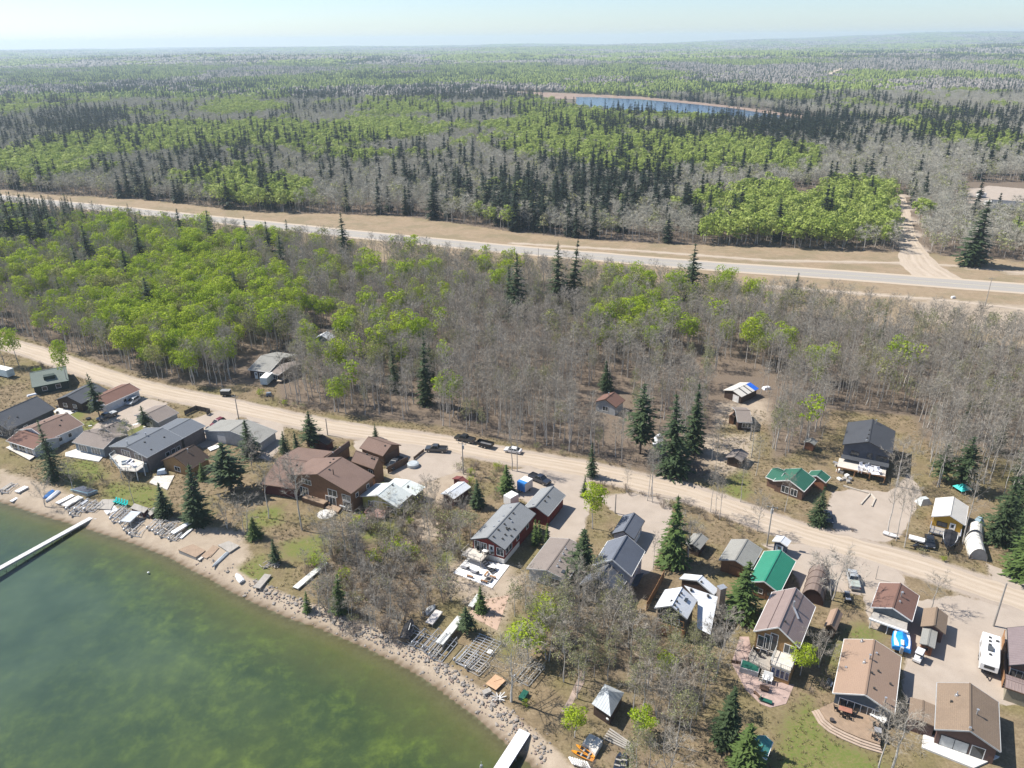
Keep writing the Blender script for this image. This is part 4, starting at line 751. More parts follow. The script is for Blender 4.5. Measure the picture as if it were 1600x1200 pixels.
# --- pyramid-roofed hut
H=house('hut','square hut with a worn silver pyramid roof among the bare trees near the second dock','hut',(14.81,92.13))
c=[(11.89,88.80),(14.54,86.30),(17.30,90.98),(14.41,92.84)]; cx=sum(p[0] for p in c)/4; cy=sum(p[1] for p in c)/4; org=tuple(H.location); b=MB()
for i in range(4): b.slab([mat3(c[i],2.4),mat3(c[(i+1)%4],2.4),Vector((cx,cy,4.0))],.1)
b.build('roof',metalroof('worn_silver_roof',(.42,.45,.47),.5),H,org); b=MB(); b.prism([(cx+(p[0]-cx)*.86,cy+(p[1]-cy)*.86) for p in c],0,2.45); b.build('wall',S_DKBROWN,H,org)
b=MB(); p=(14.36,87.21); b.tube([(p[0],p[1],0),(p[0],p[1],1.0)],.05,6); b.tube([(p[0],p[1],.9),(p[0],p[1],1.15),(p[0],p[1],1.3)],[.3,.34,.15],10); tag(b.build('propane_tank',WHITE),'white round tank standing at the corner of the pyramid-roofed hut','tank')
# --- beach huts
for i,(q,h,m,lab) in enumerate(((((-86.30,146.89),(-82.37,144.89),(-82.21,146.81),(-86.27,148.85)),1.5,S_DKRED,'low storage hut with a grey flat roof at the top of the beach'),(((-81.74,145.32),(-80.79,144.35),(-80.20,146.57),(-81.57,147.89)),1.1,S_DKBROWN,'small grey box beside the low storage hut on the beach'))):
    cx=sum(p[0] for p in q)/4; cy=sum(p[1] for p in q)/4; H=thing('storage_hut',lab,'hut',(cx,cy,0)); b=MB(); b.prism(list(q),h-.12,h); b.build('roof',OLDW,H,(cx,cy,0)); b=MB(); b.prism([(cx+(p[0]-cx)*.9,cy+(p[1]-cy)*.9) for p in q],0,h-.12); b.build('wall',m,H,(cx,cy,0)); b=MB(); p0,p1=V2(q[0]).lerp(Vector((cx,cy)),.09),V2(q[1]).lerp(Vector((cx,cy)),.09); a,c_=p0.lerp(p1,.3),p0.lerp(p1,.7); b.beam((a.x,a.y,h*.42),(c_.x,c_.y,h*.42),.12,h*.75); b.build('door',BROWNTRIM,H,(cx,cy,0))
# --- teal roof by the lawn
H=house('shed','open shed with a teal metal roof beside the bottom spruces','shed',(37.13,82.43))
gable(H,(35.87,78.30),(37.79,81.32),(34.92,78.96),2.4,3.0,MR_TEAL,S_DKBROWN,trim=WHITE)
H=house('cabin','grey cabin in the forest clearing beyond the highway','cabin',(191.03,509.55))
gable(H,(185.20,491.10),(194.01,501.52),(180.29,496.90),3,5,SH_SLATE,S_LGREY)
for i,(p,l,m) in enumerate((((297.64,479.89),'white camper trailer in the clearing beyond the highway',WHITE),((307.24,505.87),'smaller white camper at the back of the clearing beyond the highway',WHITE))):
    o=thing('camper',l,'camper',p,.3*i); b=MB(); b.box((0,0,1.6),(6,2.4,2.4)); b.build('body',m,o); b=MB(); b.box((-1,0,.35),(.7,2.5,.7)); b.build('wheels',BLACK,o)
for (a,c_,r,l) in (((287.42,458.64),(301.86,451.05),(302.13,467.34),'long dark-walled lodge in the clearing beyond the highway'),):
    H=house('lodge',l,'building',a); gable(H,a,c_,r,3,5,SH_SLATE,S_CHAR)
# --- barrel shed, fabric shelters
def quonset(name,label,p0,p1,w,h,m,em,rings=1,cat='shelter',flat=0,ends=True):
    p0,p1=V2(p0),V2(p1); d=p1-p0; L=d.length; o=thing(name,label,cat,(p0.x,p0.y,0),math.atan2(d.y,d.x)); n=10
    arc=[(w/2*math.cos(math.pi*i/n),h*math.sin(math.pi*i/n)**(.8 if flat else 1)) for i in range(n+1)]; b=MB()
    for i in range(n):
        (y0,z0),(y1,z1)=arc[i],arc[i+1]; b.face([(0,y0,z0),(L,y0,z0),(L,y1,z1),(0,y1,z1)]); b.face([(0,y0*.97,z0*.97),(0,y1*.97,z1*.97),(L,y1*.97,z1*.97),(L,y0*.97,z0*.97)])
    b.build('cover',m,o)
    for x in ((.06,L*.97) if ends else (L*.9,)):
        b=MB(); b.face([(x,y*.96,z*.96) for y,z in arc]); b.build('end_wall',em,o)
    b=MB()
    for j in range(rings+1):
        x=L*j/rings; b.tube([(x,y*1.01,z*1.01) for y,z in arc],.05,5)
    b.build('rib',em if em is not BLACK else m,o); return o
FAB=paint('white_fabric',(.70,.68,.62),.7,.18,.5); FABG=paint('grey_fabric_end',(.40,.38,.35),.8,.15)
quonset('fabric_shelter','front white fabric shelter, the longer of two in line beside the yellow cabin',(93.86,126.86),(96.10,132.67),3.2,2.7,FAB,FABG,3)
quonset('fabric_shelter','rear white fabric shelter touching the yellow cabin side of the front one',(96.66,133.34),(98.50,136.29),3.2,2.8,FAB,FABG,2)
quonset('barrel_shed','rusty brown barrel-roofed shed with an open dark end',(55.74,114.39),(59.99,122.11),4.0,3.1,metalroof('rusty_brown_steel',(.20,.15,.125),.6),paint('dark_inside',(.05,.025,.02),.9),4,'shed')
H=house('shed','tall narrow shed with a white roof and blue doors by the gravel road','shed',(55.94,131.02))
gable(H,(55.38,128.36),(56.82,130.18),(54.96,130.22),2.8,3.3,MR_WHITE,siding('deep_blue_siding',(.04,.07,.13)),trim=WHITE,wins=[('A',.5,.2,1.3,1.9,'door',WHITE,1,paint('pale_blue_door',(.35,.5,.65)))])
H=house('shed','low dark red log shed by the small spruces along the road','shed',(-50.44,181.46))
gable(H,(-47.65,174.03),(-46.38,176.61),(-50.13,177.44),2.3,3.2,SH_DK,S_DKRED)
# ================================================================ VEHICLES AND BOATS
TYRE=paint('tyre_rubber',(.018,.018,.018),.9,.2); RIM=paint('wheel_rim',(.45,.45,.46),.35,.1,2,.7); LAMP=paint('lamp_glass',(.75,.74,.7),.15,.05); TAIL=paint('tail_lamp',(.35,.02,.02),.2,.1); CARG=glassmat('car_glass',(.012,.015,.018))
def cyl_y(b,x,y0,y1,z,r,n=12): b.tube([(x,y0,z),(x,y1,z)],r,n)
def wheels(o,xs,hw,r=.38,w=.26):
    for x in xs:
        for s in (-1,1):
            b=MB(); cyl_y(b,x,s*(hw-w),s*hw,r,r); wl=b.build('wheel',TYRE,o); b=MB(); cyl_y(b,x,s*(hw-.02),s*(hw+.015),r,r*.58,10); b.build('rim',RIM,wl)
def frustum(b,x0,x1,hw0,z0,X0,X1,hw1,z1): b.hexa([(x0,-hw0,z0),(x1,-hw0,z0),(x1,hw0,z0),(x0,hw0,z0),(X0,-hw1,z1),(X1,-hw1,z1),(X1,hw1,z1),(X0,hw1,z1)])
def body(o,prof,hw,m,tum=.06):
    b=MB(); n=len(prof); zmax=max(p[1] for p in prof); k=[hw-tum*(max(0,p[1]-.7)) for p in prof]
    base=len(b.v); b.v+=[(p[0],-q,p[1]) for p,q in zip(prof,k)]+[(p[0],q,p[1]) for p,q in zip(prof,k)]
    b.f.append(tuple(range(n))); b.f.append(tuple(range(2*n-1,n-1,-1)))
    for i in range(n): b.f.append(((i+1)%n,i,n+i,n+(i+1)%n))
    b.mi=[0]*(n+2); b.uv=[None]*(n+2); return b.build('body',m,o)
def place(name,label,cat,p0,p1,group=None):
    "p0 rear, p1 front on the ground"
    a,b=V2(p0),V2(p1); c=(a+b)/2; return thing(name,label,cat,(c.x,c.y,.02),math.atan2(b.y-a.y,b.x-a.x),group),(b-a).length
def lamps(o,xf,xr,hw,z):
    for s in (-1,1):
        b=MB(); b.box((xf,s*(hw-.22),z),(.06,.34,.16)); b.build('headlight',LAMP,o); b=MB(); b.box((xr,s*(hw-.14),z+.08),(.06,.16,.3)); b.build('tail_light',TAIL,o)
def pickup(label,p0,p1,m,cover=None,bedm=None,name='pickup_truck',cat='pickup'):
    o,L=place(name,label,cat,p0,p1); k=5.8; hw=.98
    body(o,[(-2.85,.5),(2.75,.45),(2.88,.75),(2.8,1.05),(1.3,1.18),(-2.85,1.18)],hw,m)
    b=MB(); frustum(b,-.75,1.5,.90,1.17,-.45,.75,.74,1.83); w=b.build('window_band',CARG,o); b=MB(); frustum(b,-.5,.82,.76,1.83,-.42,.70,.70,1.90); b.build('cab_roof',m,o)
    b=MB(); [b.beam((x,s*.90,1.17),(x2,s*.745,1.84),.09) for s in (-1,1) for x,x2 in ((-.75,-.46),(.35,.2),(1.5,.76))]; b.build('pillar',m,o)
    if cover: b=MB(); b.box((-1.83,0,1.2),(1.95,1.74,.07)); b.build('bed_cover',cover,o)
    else:
        b=MB(); b.box((-1.83,0,1.185),(1.85,1.55,.02)); b.build('cargo_bed',bedm or BLACK,o)
        b=MB(); [b.box((-1.83,s*.88,1.25),(2.0,.14,.14)) for s in (-1,1)]; b.box((-2.8,0,1.25),(.1,1.8,.14)); b.build('bed_rail',m,o)
    b=MB(); b.box((2.87,0,.62),(.14,1.8,.28)); b.build('bumper',BLACK if m is not BLACK else METAL,o); b=MB(); b.box((-2.88,0,.62),(.12,1.8,.22)); b.build('bumper',METAL,o)
    lamps(o,2.84,-2.85,hw,.88); wheels(o,(1.85,-1.75),hw,.40); return o
def car(label,p0,p1,m,suv=False,name='car',cat='car'):
    o,L=place(name,label,cat,p0,p1); hw=.92; h=1.72 if suv else 1.45; zb=1.02 if suv else .92
    body(o,[(-2.25,.35),(2.2,.35),(2.3,.6),(2.22,.78),(1.1,zb),(-2.15,zb+.02),(-2.3,.7)],hw,m)
    xr=-2.05 if suv else -1.75; b=MB(); frustum(b,xr,1.25,.86,zb-.01,xr+.35 if suv else xr+.75,.35,.68,h-.06); b.build('window_band',CARG,o); b=MB(); frustum(b,xr+.32 if suv else xr+.7,.42,.70,h-.06,xr+.45 if suv else xr+.85,.28,.62,h); b.build('roof_panel',m,o)
    b=MB(); [b.beam((x,s*.86,zb),(x2,s*.69,h-.05),.08) for s in (-1,1) for x,x2 in ((xr,xr+(.35 if suv else .75)),(-.4,-.4),(1.25,.35))]; b.build('pillar',m,o)
    lamps(o,2.25,-2.24,hw,.68); wheels(o,(1.4,-1.4),hw,.34,.24); return o
def trailer_box(label,p0,p1,w,h,m,front=None,name='cargo_trailer',cat='trailer',z=.5):
    o,L=place(name,label,cat,p0,p1); b=MB(); b.box((0,0,z+h/2),(L,w,h)); b.build('body',m,o); b=MB(); b.box((0,0,z+h+.03),(L*.98,w*.98,.06)); b.build('roof',WHITE,o)
    if front: b=MB(); b.box((L/2+.02,0,z+h/2),(.05,w*1.0,h*1.0)); b.box((L/2-.5,0,z+h+.04),(1.0,w,.1)); b.build('front_panel',front,o)
    b=MB(); b.beam((L/2,-.4,z),(L/2+1.1,0,z),.1); b.beam((L/2,.4,z),(L/2+1.1,0,z),.1); b.build('tow_bar',BLACK,o)
    b=MB(); b.box((-L/2-.02,0,z+h/2),(.05,w*.9,h*.9)); b.build('rear_door',GREYTRIM,o); wheels(o,(-.3,),w/2+.12,.33,.2); return o
def hull(o,L,w,h,z,m,name='hull',flip=False,keel=True):
    "pointed hull, bow at +x"
    S=[(-.5,.92),(-.3,1),(0,1),(.22,.86),(.38,.55),(.47,.22),(.5,.03)]; b=MB(); n=len(S)
    ring=[]
    for t,k in S:
        x=t*L; y=k*w/2; rise=max(0,t-.1)*h*.6
        P=[(x,-y,z+h),(x,-y*.82,z+h*.35+rise*.5),(x,0,z+rise),(x,y*.82,z+h*.35+rise*.5),(x,y,z+h)]
        if flip: P=[(a,b_,2*z+h-c) for a,b_,c in P]
        ring.append(len(b.v)); b.v+=P
    for r0,r1 in zip(ring,ring[1:]):
        for j in range(4): b.f.append((r0+j,r1+j,r1+j+1,r0+j+1)); b.mi.append(0); b.uv.append(None)
    b.f.append(tuple(ring[0]+j for j in range(5))); b.mi.append(0); b.uv.append(None)
    for r0,r1 in zip(ring,ring[1:]): b.f.append((r0,r0+4,r1+4,r1)); b.mi.append(0); b.uv.append(None)
    return b.build(name,m,o)
C_BLACK=carpaint('black_car_paint',(.012,.013,.015)); C_DBLUE=carpaint('dark_blue_car_paint',(.015,.022,.04)); C_SILV=carpaint('silver_car_paint',(.42,.45,.47)); C_WHITE=carpaint('white_car_paint',(.72,.72,.72)); C_DGREY=carpaint('dark_grey_car_paint',(.045,.05,.055)); C_RED=carpaint('dark_red_car_paint',(.16,.015,.018)); BLUEP=carpaint('bright_blue_paint',(.03,.22,.62)); ORANGE=carpaint('orange_plastic',(.72,.27,.015)); TEALP=paint('teal_plastic',(.02,.50,.46),.4,.1); GREENP=paint('dark_green_plastic',(.015,.10,.07),.5,.2); COVER=paint('black_boat_cover',(.022,.022,.026),.7,.35); BLUETARP=paint('bright_blue_tarp',(.015,.27,.75),.4,.15); WCOVER=paint('white_cover',(.72,.73,.76),.5,.15)
pickup('black pickup driving along the gravel road towards the left, nearest the brown house',(-17.27,173.98),(-22.15,174.66),C_DGREY)
pickup('black pickup parked on the verge towing a dump trailer',(-10.17,178.37),(-14.99,180.97),C_BLACK)
o,L=place('dump_trailer','black open dump trailer behind the parked pickup','trailer',(-4.99,175.31),(-9.43,177.61)); b=MB()
for s in (-1,1): b.box((0,s*.98,1.05),(4.4,.08,.8))
for x in (-2.2,2.2): b.box((x,0,1.05),(.08,2.0,.8))
b.build('side_board',BLACK,o); b=MB(); b.box((0,0,.68),(4.4,1.95,.1)); b.build('bed_floor',paint('grey_bed',(.16,.16,.165),.6),o); b=MB(); b.beam((2.2,0,.6),(3.4,0,.55),.12); b.build('tow_bar',BLACK,o); wheels(o,(-.5,.4),1.08,.36,.22)
car('white car parked on the far edge of the gravel road',(1.87,172.72),(-1.70,174.01),C_WHITE)
pickup('dark pickup parked behind the red garage',(4.18,160.72),(8.61,156.90),C_DBLUE)
trailer_box('white cargo trailer with a blue nose beside the red garage',(3.74,156.38),(1.86,153.90),2.3,2.2,paint('trailer_white',(.62,.60,.57),.5),BLUEP)
trailer_box('white enclosed trailer tucked between the red house and its spruce hedge',(0.46,149.98),(-1.41,148.04),2.2,2.1,WHITE)
car('silver car beside the long brown-roofed garage',(-111.61,207.76),(-112.51,203.39),C_SILV,True)
pickup('dark blue pickup with a pale bed cover on the drive below the tall pine',(-113.80,197.32),(-115.90,193.34),C_DBLUE,paint('pale_cover',(.40,.42,.43),.5))
car('black and red off-roader parked behind the deck house',(-80.47,193.59),(-83.23,187.86),C_RED,True,'off_roader','car')
o,L=place('side_by_side','small white buggy at the rear of the black and red off-roader','buggy',(-82.19,187.03),(-83.39,184.68)); b=MB(); b.box((0,0,.6),(2.6,1.4,.5)); b.build('body',C_WHITE,o); b=MB(); frustum(b,-.9,.5,.65,.85,-.7,.2,.55,1.6); b.build('canopy',CARG,o); wheels(o,(.9,-.9),.75,.32,.24)
pickup('dark pickup with a bed cover beside the brown house, behind the dark fence',(-28.57,168.97),(-30.12,165.30),C_DGREY,COVER)
b=MB(); p=(-24.90,166.86); b.tube([(p[0],p[1],0),(p[0],p[1],.8),(p[0],p[1],1.0)],[1.5,1.5,1.1],16); o=b.build('hot_tub',paint('tub_grey',(.42,.46,.48),.6)); tag(o,'round grey covered hot tub by the end of the dark fence','hot tub')
o=pickup('silver jeep under a pale cover in front of the bare bushy tree',(65.31,118.14),(66.41,122.43),C_SILV,paint('pale_cover2',(.36,.4,.36),.6),name='covered_jeep',cat='jeep')
o,L=place('quad_bike','dark blue quad bike on the gravel behind the covered jeep','quad bike',(62.20,113.34),(63.23,117.18)); b=MB(); b.box((0,0,.75),(2.2,.9,.35)); b.box((.6,0,.95),(.7,.8,.2)); b.build('body',C_DBLUE,o); b=MB(); b.box((-.3,0,1.0),(.9,.4,.16)); b.build('saddle',BLACK,o); b=MB(); b.beam((.5,-.5,1.25),(.5,.5,1.25),.06); b.beam((.7,0,.9),(.5,0,1.25),.08); b.build('handlebar',METAL,o); b=MB(); b.box((1.0,0,1.02),(.6,.9,.05)); b.box((-1.0,0,1.02),(.6,.9,.05)); b.build('rack',METAL,o); wheels(o,(.8,-.8),.6,.34,.26)
# RV
o,L=place('travel_trailer','big white travel trailer parked on the gravel at the right','travel trailer',(82.22,102.97),(77.73,95.39)); L=7.9; w=2.6; b=MB()
prof=[(-L/2,.75),(L/2-.7,.75),(L/2,1.35),(L/2-.1,2.4),(L/2-.8,3.05),(-L/2+.25,3.1),(-L/2,2.8)]; b.extrude_y(prof,-w/2,w/2); b.build('body',paint('rv_white',(.74,.74,.73),.35,.06),o)
b=MB(); b.extrude_y([(-L/2+.1,.55),(L/2-.8,.55),(L/2-.6,.76),(-L/2,.76)],-w/2+.05,w/2-.05); b.build('underbody',BLACK,o)
for x,y,d in ((-2.6,-.2,.4),(-1.6,-.2,.4),(-.6,-.2,.45),(1.9,-.1,.4)): b=MB(); b.box((x,y,3.16),(d,d,.14)); b.build('roof_vent',VENT,o)
b=MB(); b.box((.5,-.1,3.25),(1.1,.8,.3)); b.build('air_conditioner',paint('ac_grey',(.10,.11,.12)),o); b=MB(); b.box((-2.2,.9,3.14),(.5,.5,.08)); b.build('roof_hatch',VENT,o)
b=MB(); b.hexa([(L/2-.09,-.75,1.75),(L/2+.0,-.75,1.75),(L/2+.0,.75,1.75),(L/2-.09,.75,1.75),(L/2-.18,-.75,2.3),(L/2-.07,-.75,2.3),(L/2-.07,.75,2.3),(L/2-.18,.75,2.3)]); b.build('front_window',CARG,o)
b=MB(); [b.box((x,s*(w/2+.01),2.0),(1.1,.04,.6)) for x in (-1.8,1.2) for s in (-1,1)]; b.build('side_window',CARG,o); b=MB(); [b.box((0,s*(w/2+.012),1.25),(L*.8,.02,.22)) for s in (-1,1)]; b.build('stripe',paint('rv_stripe',(.25,.27,.3)),o); b=MB(); b.beam((L/2-.7,-.5,.6),(L/2+.9,0,.6),.12); b.beam((L/2-.7,.5,.6),(L/2+.9,0,.6),.12); b.build('tow_bar',BLACK,o); wheels(o,(-.8,.1),w/2,.36,.24)
o,L=place('golf_cart','white golf cart beside the tan bungalow','golf cart',(69.56,100.88),(67.62,98.71)); b=MB(); b.box((0,0,.55),(2.4,1.2,.4)); b.build('body',C_WHITE,o); b=MB(); b.box((-.1,0,1.85),(1.8,1.2,.07)); b.build('canopy',C_WHITE,o); b=MB(); [b.beam((x,s*.55,.7),(x*.85,s*.55,1.83),.05) for x in (-.9,.9) for s in (-1,1)]; b.build('post',BLACK,o); b=MB(); b.box((-.4,0,.95),(.5,1.05,.4)); b.build('seat',BLACK,o); wheels(o,(.8,-.8),.65,.24,.2)
# blue tarp-covered boat by the tan bungalow
o,L=place('covered_boat','boat under a bright blue tarp squeezed behind the tan bungalow','boat',(66.13,100.93),(68.81,106.70)); hull(o,5.8,2.6,1.1,.5,C_WHITE); b=MB()
for (x0,x1,h0,h1,w0,w1) in ((-3.0,-.6,1.75,2.2,1.45,1.55),(-.6,1.2,2.2,1.9,1.55,1.3),(1.2,2.9,1.9,1.65,1.3,.35)):
    for s in (-1,1): b.face([(x0,0,h0),(x1,0,h1),(x1,s*w1,1.3),(x0,s*w0,1.3)][::s]); b.face([(x0,s*w0,1.3),(x1,s*w1,1.3),(x1,s*w1,.7),(x0,s*w0,.7)][::s])
b.face([(-3.0,-1.45,.7),(-3.0,1.45,.7),(-3.0,1.45,1.3),(-3.0,0,1.75),(-3.0,-1.45,1.3)]); b.build('tarp',BLUETARP,o); b=MB(); b.box((-2.2,0,1.95),(1.3,.5,.12)); b.build('white_panel',WHITE,o); b=MB(); b.box((-3.3,0,1.2),(.5,.5,1.2)); b.build('outboard_motor',GREYTRIM,o); wheels(o,(-.8,),1.35,.33,.2)
# beside the yellow cabin
car('black car parked below the porch of the yellow cabin',(87.60,134.18),(86.09,130.74),C_BLACK)
o,L=place('covered_motorboat','motorboat under a black cover on a trailer before the yellow cabin','boat',(92.26,134.55),(88.84,129.29)); hull(o,6.6,2.6,1.15,.55,C_DGREY); b=MB(); S=[(-.49,.93,1.75),(-.2,1,1.95),(.05,.97,2.05),(.25,.78,1.9),(.42,.42,1.72),(.5,.05,1.68)]
for (t0,k0,z0),(t1,k1,z1) in zip(S,S[1:]):
    for s in (-1,1): b.face([(t0*6.6,0,z0+.22),(t1*6.6,0,z1+.1),(t1*6.6,s*k1*1.28,1.66),(t0*6.6,s*k0*1.28,1.66)][::s])
b.build('cover',COVER,o); b=MB()
for s in (-1,1): b.tube([(-1.8,s*1.25,1.7),(-.9,s*1.32,2.1),(.6,s*1.25,2.1),(1.3,s*1.05,1.85)],.06,6)
b.build('tower_rail',WHITE,o); b=MB(); b.beam((2.2,0,.45),(4.2,0,.45),.12); b.build('tow_bar',BLACK,o); wheels(o,(-.8,.1),1.3,.33,.2)
o,L=place('utility_trailer','small white utility trailer beside the black car','trailer',(85.20,132.87),(83.85,133.68)); b=MB(); b.box((0,0,.7),(3.0,1.5,.3)); b.build('body',WHITE,o); b=MB(); b.beam((1.5,0,.55),(2.5,0,.5),.09); b.build('tow_bar',BLACK,o); wheels(o,(0,),.85,.3,.2)
o,L=place('snowmobile','black snowmobile in front of the small white trailer','snowmobile',(84.63,130.33),(83.31,130.90)); b=MB(); b.extrude_y([(-1.3,.3),(1.0,.3),(1.4,.45),(1.1,.8),(.5,1.0),(.1,.75),(-1.3,.72)],-.38,.38); b.build('body',C_BLACK,o); b=MB(); [b.box((1.2,s*.55,.12),(1.2,.16,.08)) for s in (-1,1)]; b.build('ski',BLACK,o); b=MB(); b.box((-.5,0,.82),(1.2,.4,.16)); b.build('saddle',COVER,o); b=MB(); b.hexa([(.45,-.3,1.0),(.75,-.3,.92),(.75,.3,.92),(.45,.3,1.0),(.35,-.24,1.35),(.4,-.24,1.36),(.4,.24,1.36),(.35,.24,1.35)]); b.build('windscreen',CARG,o)
car('dark blue car in the shade of the spruce by the green log cottage',(69.91,144.24),(68.57,139.53),C_DBLUE)
o,L=place('covered_boat','white shrink-wrapped boat standing among spruces in the wood clearing','boat',(37.23,173.96),(38.86,179.58)); hull(o,6.5,2.5,1.0,.5,C_WHITE); b=MB(); S=[(-.5,.9,1.9),(-.1,1,2.4),(.2,.85,2.2),(.5,.05,1.6)]
for (t0,k0,z0),(t1,k1,z1) in zip(S,S[1:]):
    for s in (-1,1): b.face([(t0*6.5,0,z0),(t1*6.5,0,z1),(t1*6.5,s*k1*1.25,1.5),(t0*6.5,s*k0*1.25,1.5)][::s])
b.face([(-3.25,-1.12,1.5),(-3.25,1.12,1.5),(-3.25,0,1.9)]); b.build('wrap',WCOVER,o); wheels(o,(-.8,),1.3,.33,.2)
trailer_box('pale blue and white camper at the left edge by the green cabin',(-166.78,228.70),(-159.67,225.42),2.4,2.3,paint('pale_blue_camper',(.55,.66,.70),.5),name='camper',cat='camper')
trailer_box('white and pale blue box camper before the grey forest cabin',(-75.87,221.23),(-76.54,216.61),2.3,2.2,paint('pale_blue_camper',(.55,.66,.70),.5),name='camper',cat='camper')
o,L=place('utility_trailer','tan loaded utility trailer beside the grey forest cabin','trailer',(-71.82,221.88),(-72.53,218.20)); b=MB(); b.box((0,0,.7),(3.2,1.5,.3)); b.build('body',paint('tan_boards',(.5,.42,.33)),o); b=MB(); b.box((-.9,.1,1.05),(1.1,1.0,.4)); b.build('load',paint('tan_boards',(.5,.42,.33)),o); wheels(o,(0,),.85,.3,.2)
o,L=place('trailer_frame','grey trailer under a tarp in the brush below the camper','trailer',(-73.46,209.29),(-72.56,209.50)); b=MB(); b.box((0,0,.7),(1.8,1.4,.9),0,.7); b.build('cover',paint('bluegrey_tarp',(.16,.19,.23)),o); wheels(o,(0,),.8,.3,.2)
o,L=place('utility_trailer','small black box trailer on the far side of the gravel road','trailer',(-87.42,210.06),(-84.73,210.00)); b=MB(); b.box((0,0,1.1),(2.8,1.7,1.3)); b.build('body',paint('black_box',(.03,.03,.035)),o); b=MB(); b.box((0,0,1.78),(2.85,1.75,.06)); b.build('roof',paint('grey_roof',(.3,.3,.3)),o); wheels(o,(0,),.95,.3,.2)
o,L=place('white_boat','small white boat lying by the trees at the end of the new driveway','boat',(80.39,136.15),(80.89,135.45)) if False else place('white_boat','small white boat lying by the birches at the mouth of the new driveway','boat',(79.51,135.57),(80.47,134.82)); hull(o,3.0,1.2,.5,.05,C_WHITE); b=MB(); b.box((-.3,0,.53),(.3,1.0,.05)); b.build('thwart',OLDW,o)
# ---- boats ashore
def rowboat(label,p0,p1,m,flip=False,L=None,w=1.3,h=.5,name='rowing_boat',cat='boat',z=.05,z0=None):
    o,l=place(name,label,cat,p0,p1); L=L or l; o.location.z=(tz1(o.location.x,o.location.y) if z0 is None else z0); hull(o,L,w,h,z,m,flip=flip)
    if not flip: b=MB(); [b.box((x*L,0,z+h+.02),(.25,w*.85,.05)) for x in (-.25,.05)]; b.build('thwart',OLDW,o); b=MB(); b.box((-.05*L,0,z+h+.004),(L*.6,w*.6,.01)); b.build('well',BLACK,o)
    else: b=MB(); b.beam((-L*.45,0,z+h),(L*.4,0,z+h*.8),.05); b.build('keel',m,o)
    return o
rowboat('white upturned dinghy on the grass bank above the rocks',(-53.61,122.47),(-55.52,124.83),C_WHITE,True,3.2,1.3,.5,'dinghy')
rowboat('grey upturned canoe on the sand below the plank platform',(-59.73,131.11),(-60.87,127.52),paint('grey_canoe',(.36,.39,.41),.5),True,5,.95,.4,'canoe','canoe')
rowboat('blue upturned boat at the left end of the beach',(-109.38,156.64),(-109.82,153.31),BLUEP,True,None,1.2,.5); rowboat('pale grey upturned boat beside the blue one',(-107.92,156.33),(-108.46,151.92),paint('pale_boat',(.55,.57,.6),.5),True,None,1.4,.55)
rowboat('orange kayak nearest the pale wooden box',(11.04,81.27),(9.61,82.55),ORANGE,False,3.4,.75,.32,'kayak','kayak'); rowboat('orange kayak beside the white crate rack',(10.86,80.58),(8.83,81.72),ORANGE,False,3.6,.75,.32,'kayak','kayak')
rowboat('dark blue pedal boat at the bottom edge among bare branches',(14.75,79.24),(15.23,80.66),C_DBLUE,False,3.2,1.0,.5,'pedal_boat','boat'); rowboat('second dark blue hull right beside the pedal boat',(15.68,79.16),(16.00,80.65),C_DBLUE,False,3.2,.9,.5,'pedal_boat','boat')
rowboat('silver aluminium skiff in the dock storage under the bare trees',(-16.58,112.21),(-14.87,114.72),C_SILV,True,None,1.5,.55,'skiff')
# ================================================================ DOCKS, LIFTS, FURNITURE, FENCES, POLES
def along(p0,p1): a,b=V2(p0),V2(p1); d=b-a; return a,b,d.length,math.atan2(d.y,d.x)
def dock(name,label,p0,p1,w,z,m,zbot=-2.4,cat='dock',legs=4,fascia=None,z0=0):
    a,b_,L,rz=along(p0,p1); o=thing(name,label,cat,(a.x,a.y,0),rz); n=max(2,int(L/2.6)); 
    for i in range(n): b=MB(); b.box((L*(i+.5)/n,0,z-.06),(L/n-.03,w,.12)); b.build('dock_section',m,o)
    b=MB(); [b.beam((0,s*w/2,z-.22),(L,s*w/2,z-.22),.08,.26) for s in (-1,1)]; b.build('side_beam',fascia or GREYTRIM,o)
    for i in range(legs+1):
        for s in (-1,1): b=MB(); x=L*i/legs; b.tube([(min(max(x,.2),L-.2),s*(w/2-.1),zbot),(min(max(x,.2),L-.2),s*(w/2-.1),z+.05)],.05,6); b.build('leg',METAL,o)
    return o
DOCKG=wood('pale_grey_dock_boards',(.58,.57,.56),.15,.7,.15); DOCKW=paint('white_dock_panel',(.80,.80,.80),.5,.06)
d1=dock('lake_dock','long pale grey dock reaching far into the lake on the left',(-94.66,146.45),(-108.32,121.42),1.25,-.2,DOCKG,-2.6,legs=14,fascia=paint('dock_side',(.30,.29,.26)))
a,b_,L,rz=along((-94.46,145.79),(-90.77,149.15)); o=thing('ramp','wide pale ramp where the long dock meets the beach','ramp',(a.x,a.y,0),rz); b=MB(); b.hexa([(0,-.9,-.35),(L,-1.3,.05),(L,1.3,.05),(0,.9,-.35),(0,-.9,-.2),(L,-1.3,.2),(L,1.3,.2),(0,.9,-.2)]); b.build('deck',DOCKG,o); b=MB(); [b.beam((0,s*.9,-.32),(L,s*1.3,.0),.08,.2) for s in (-1,1)]; b.build('side_beam',GREYTRIM,o)
dock('lake_dock','short bright white dock at the bottom of the photo',(1.41,85.70),(-2.90,77.90),1.9,.25,DOCKW,-2.4,legs=4,fascia=paint('dark_blue_side',(.05,.055,.12)))
b=MB(); p=(-5.12,80.31); b.tube([(p[0],p[1],-1.2),(p[0],p[1],-.5)],[.25,.2],8); b.tube([(p[0],p[1],-.5),(p[0],p[1],.2)],.05,6); tag(b.build('mooring_post',METAL),'grey mooring buoy in the water left of the white dock','buoy')
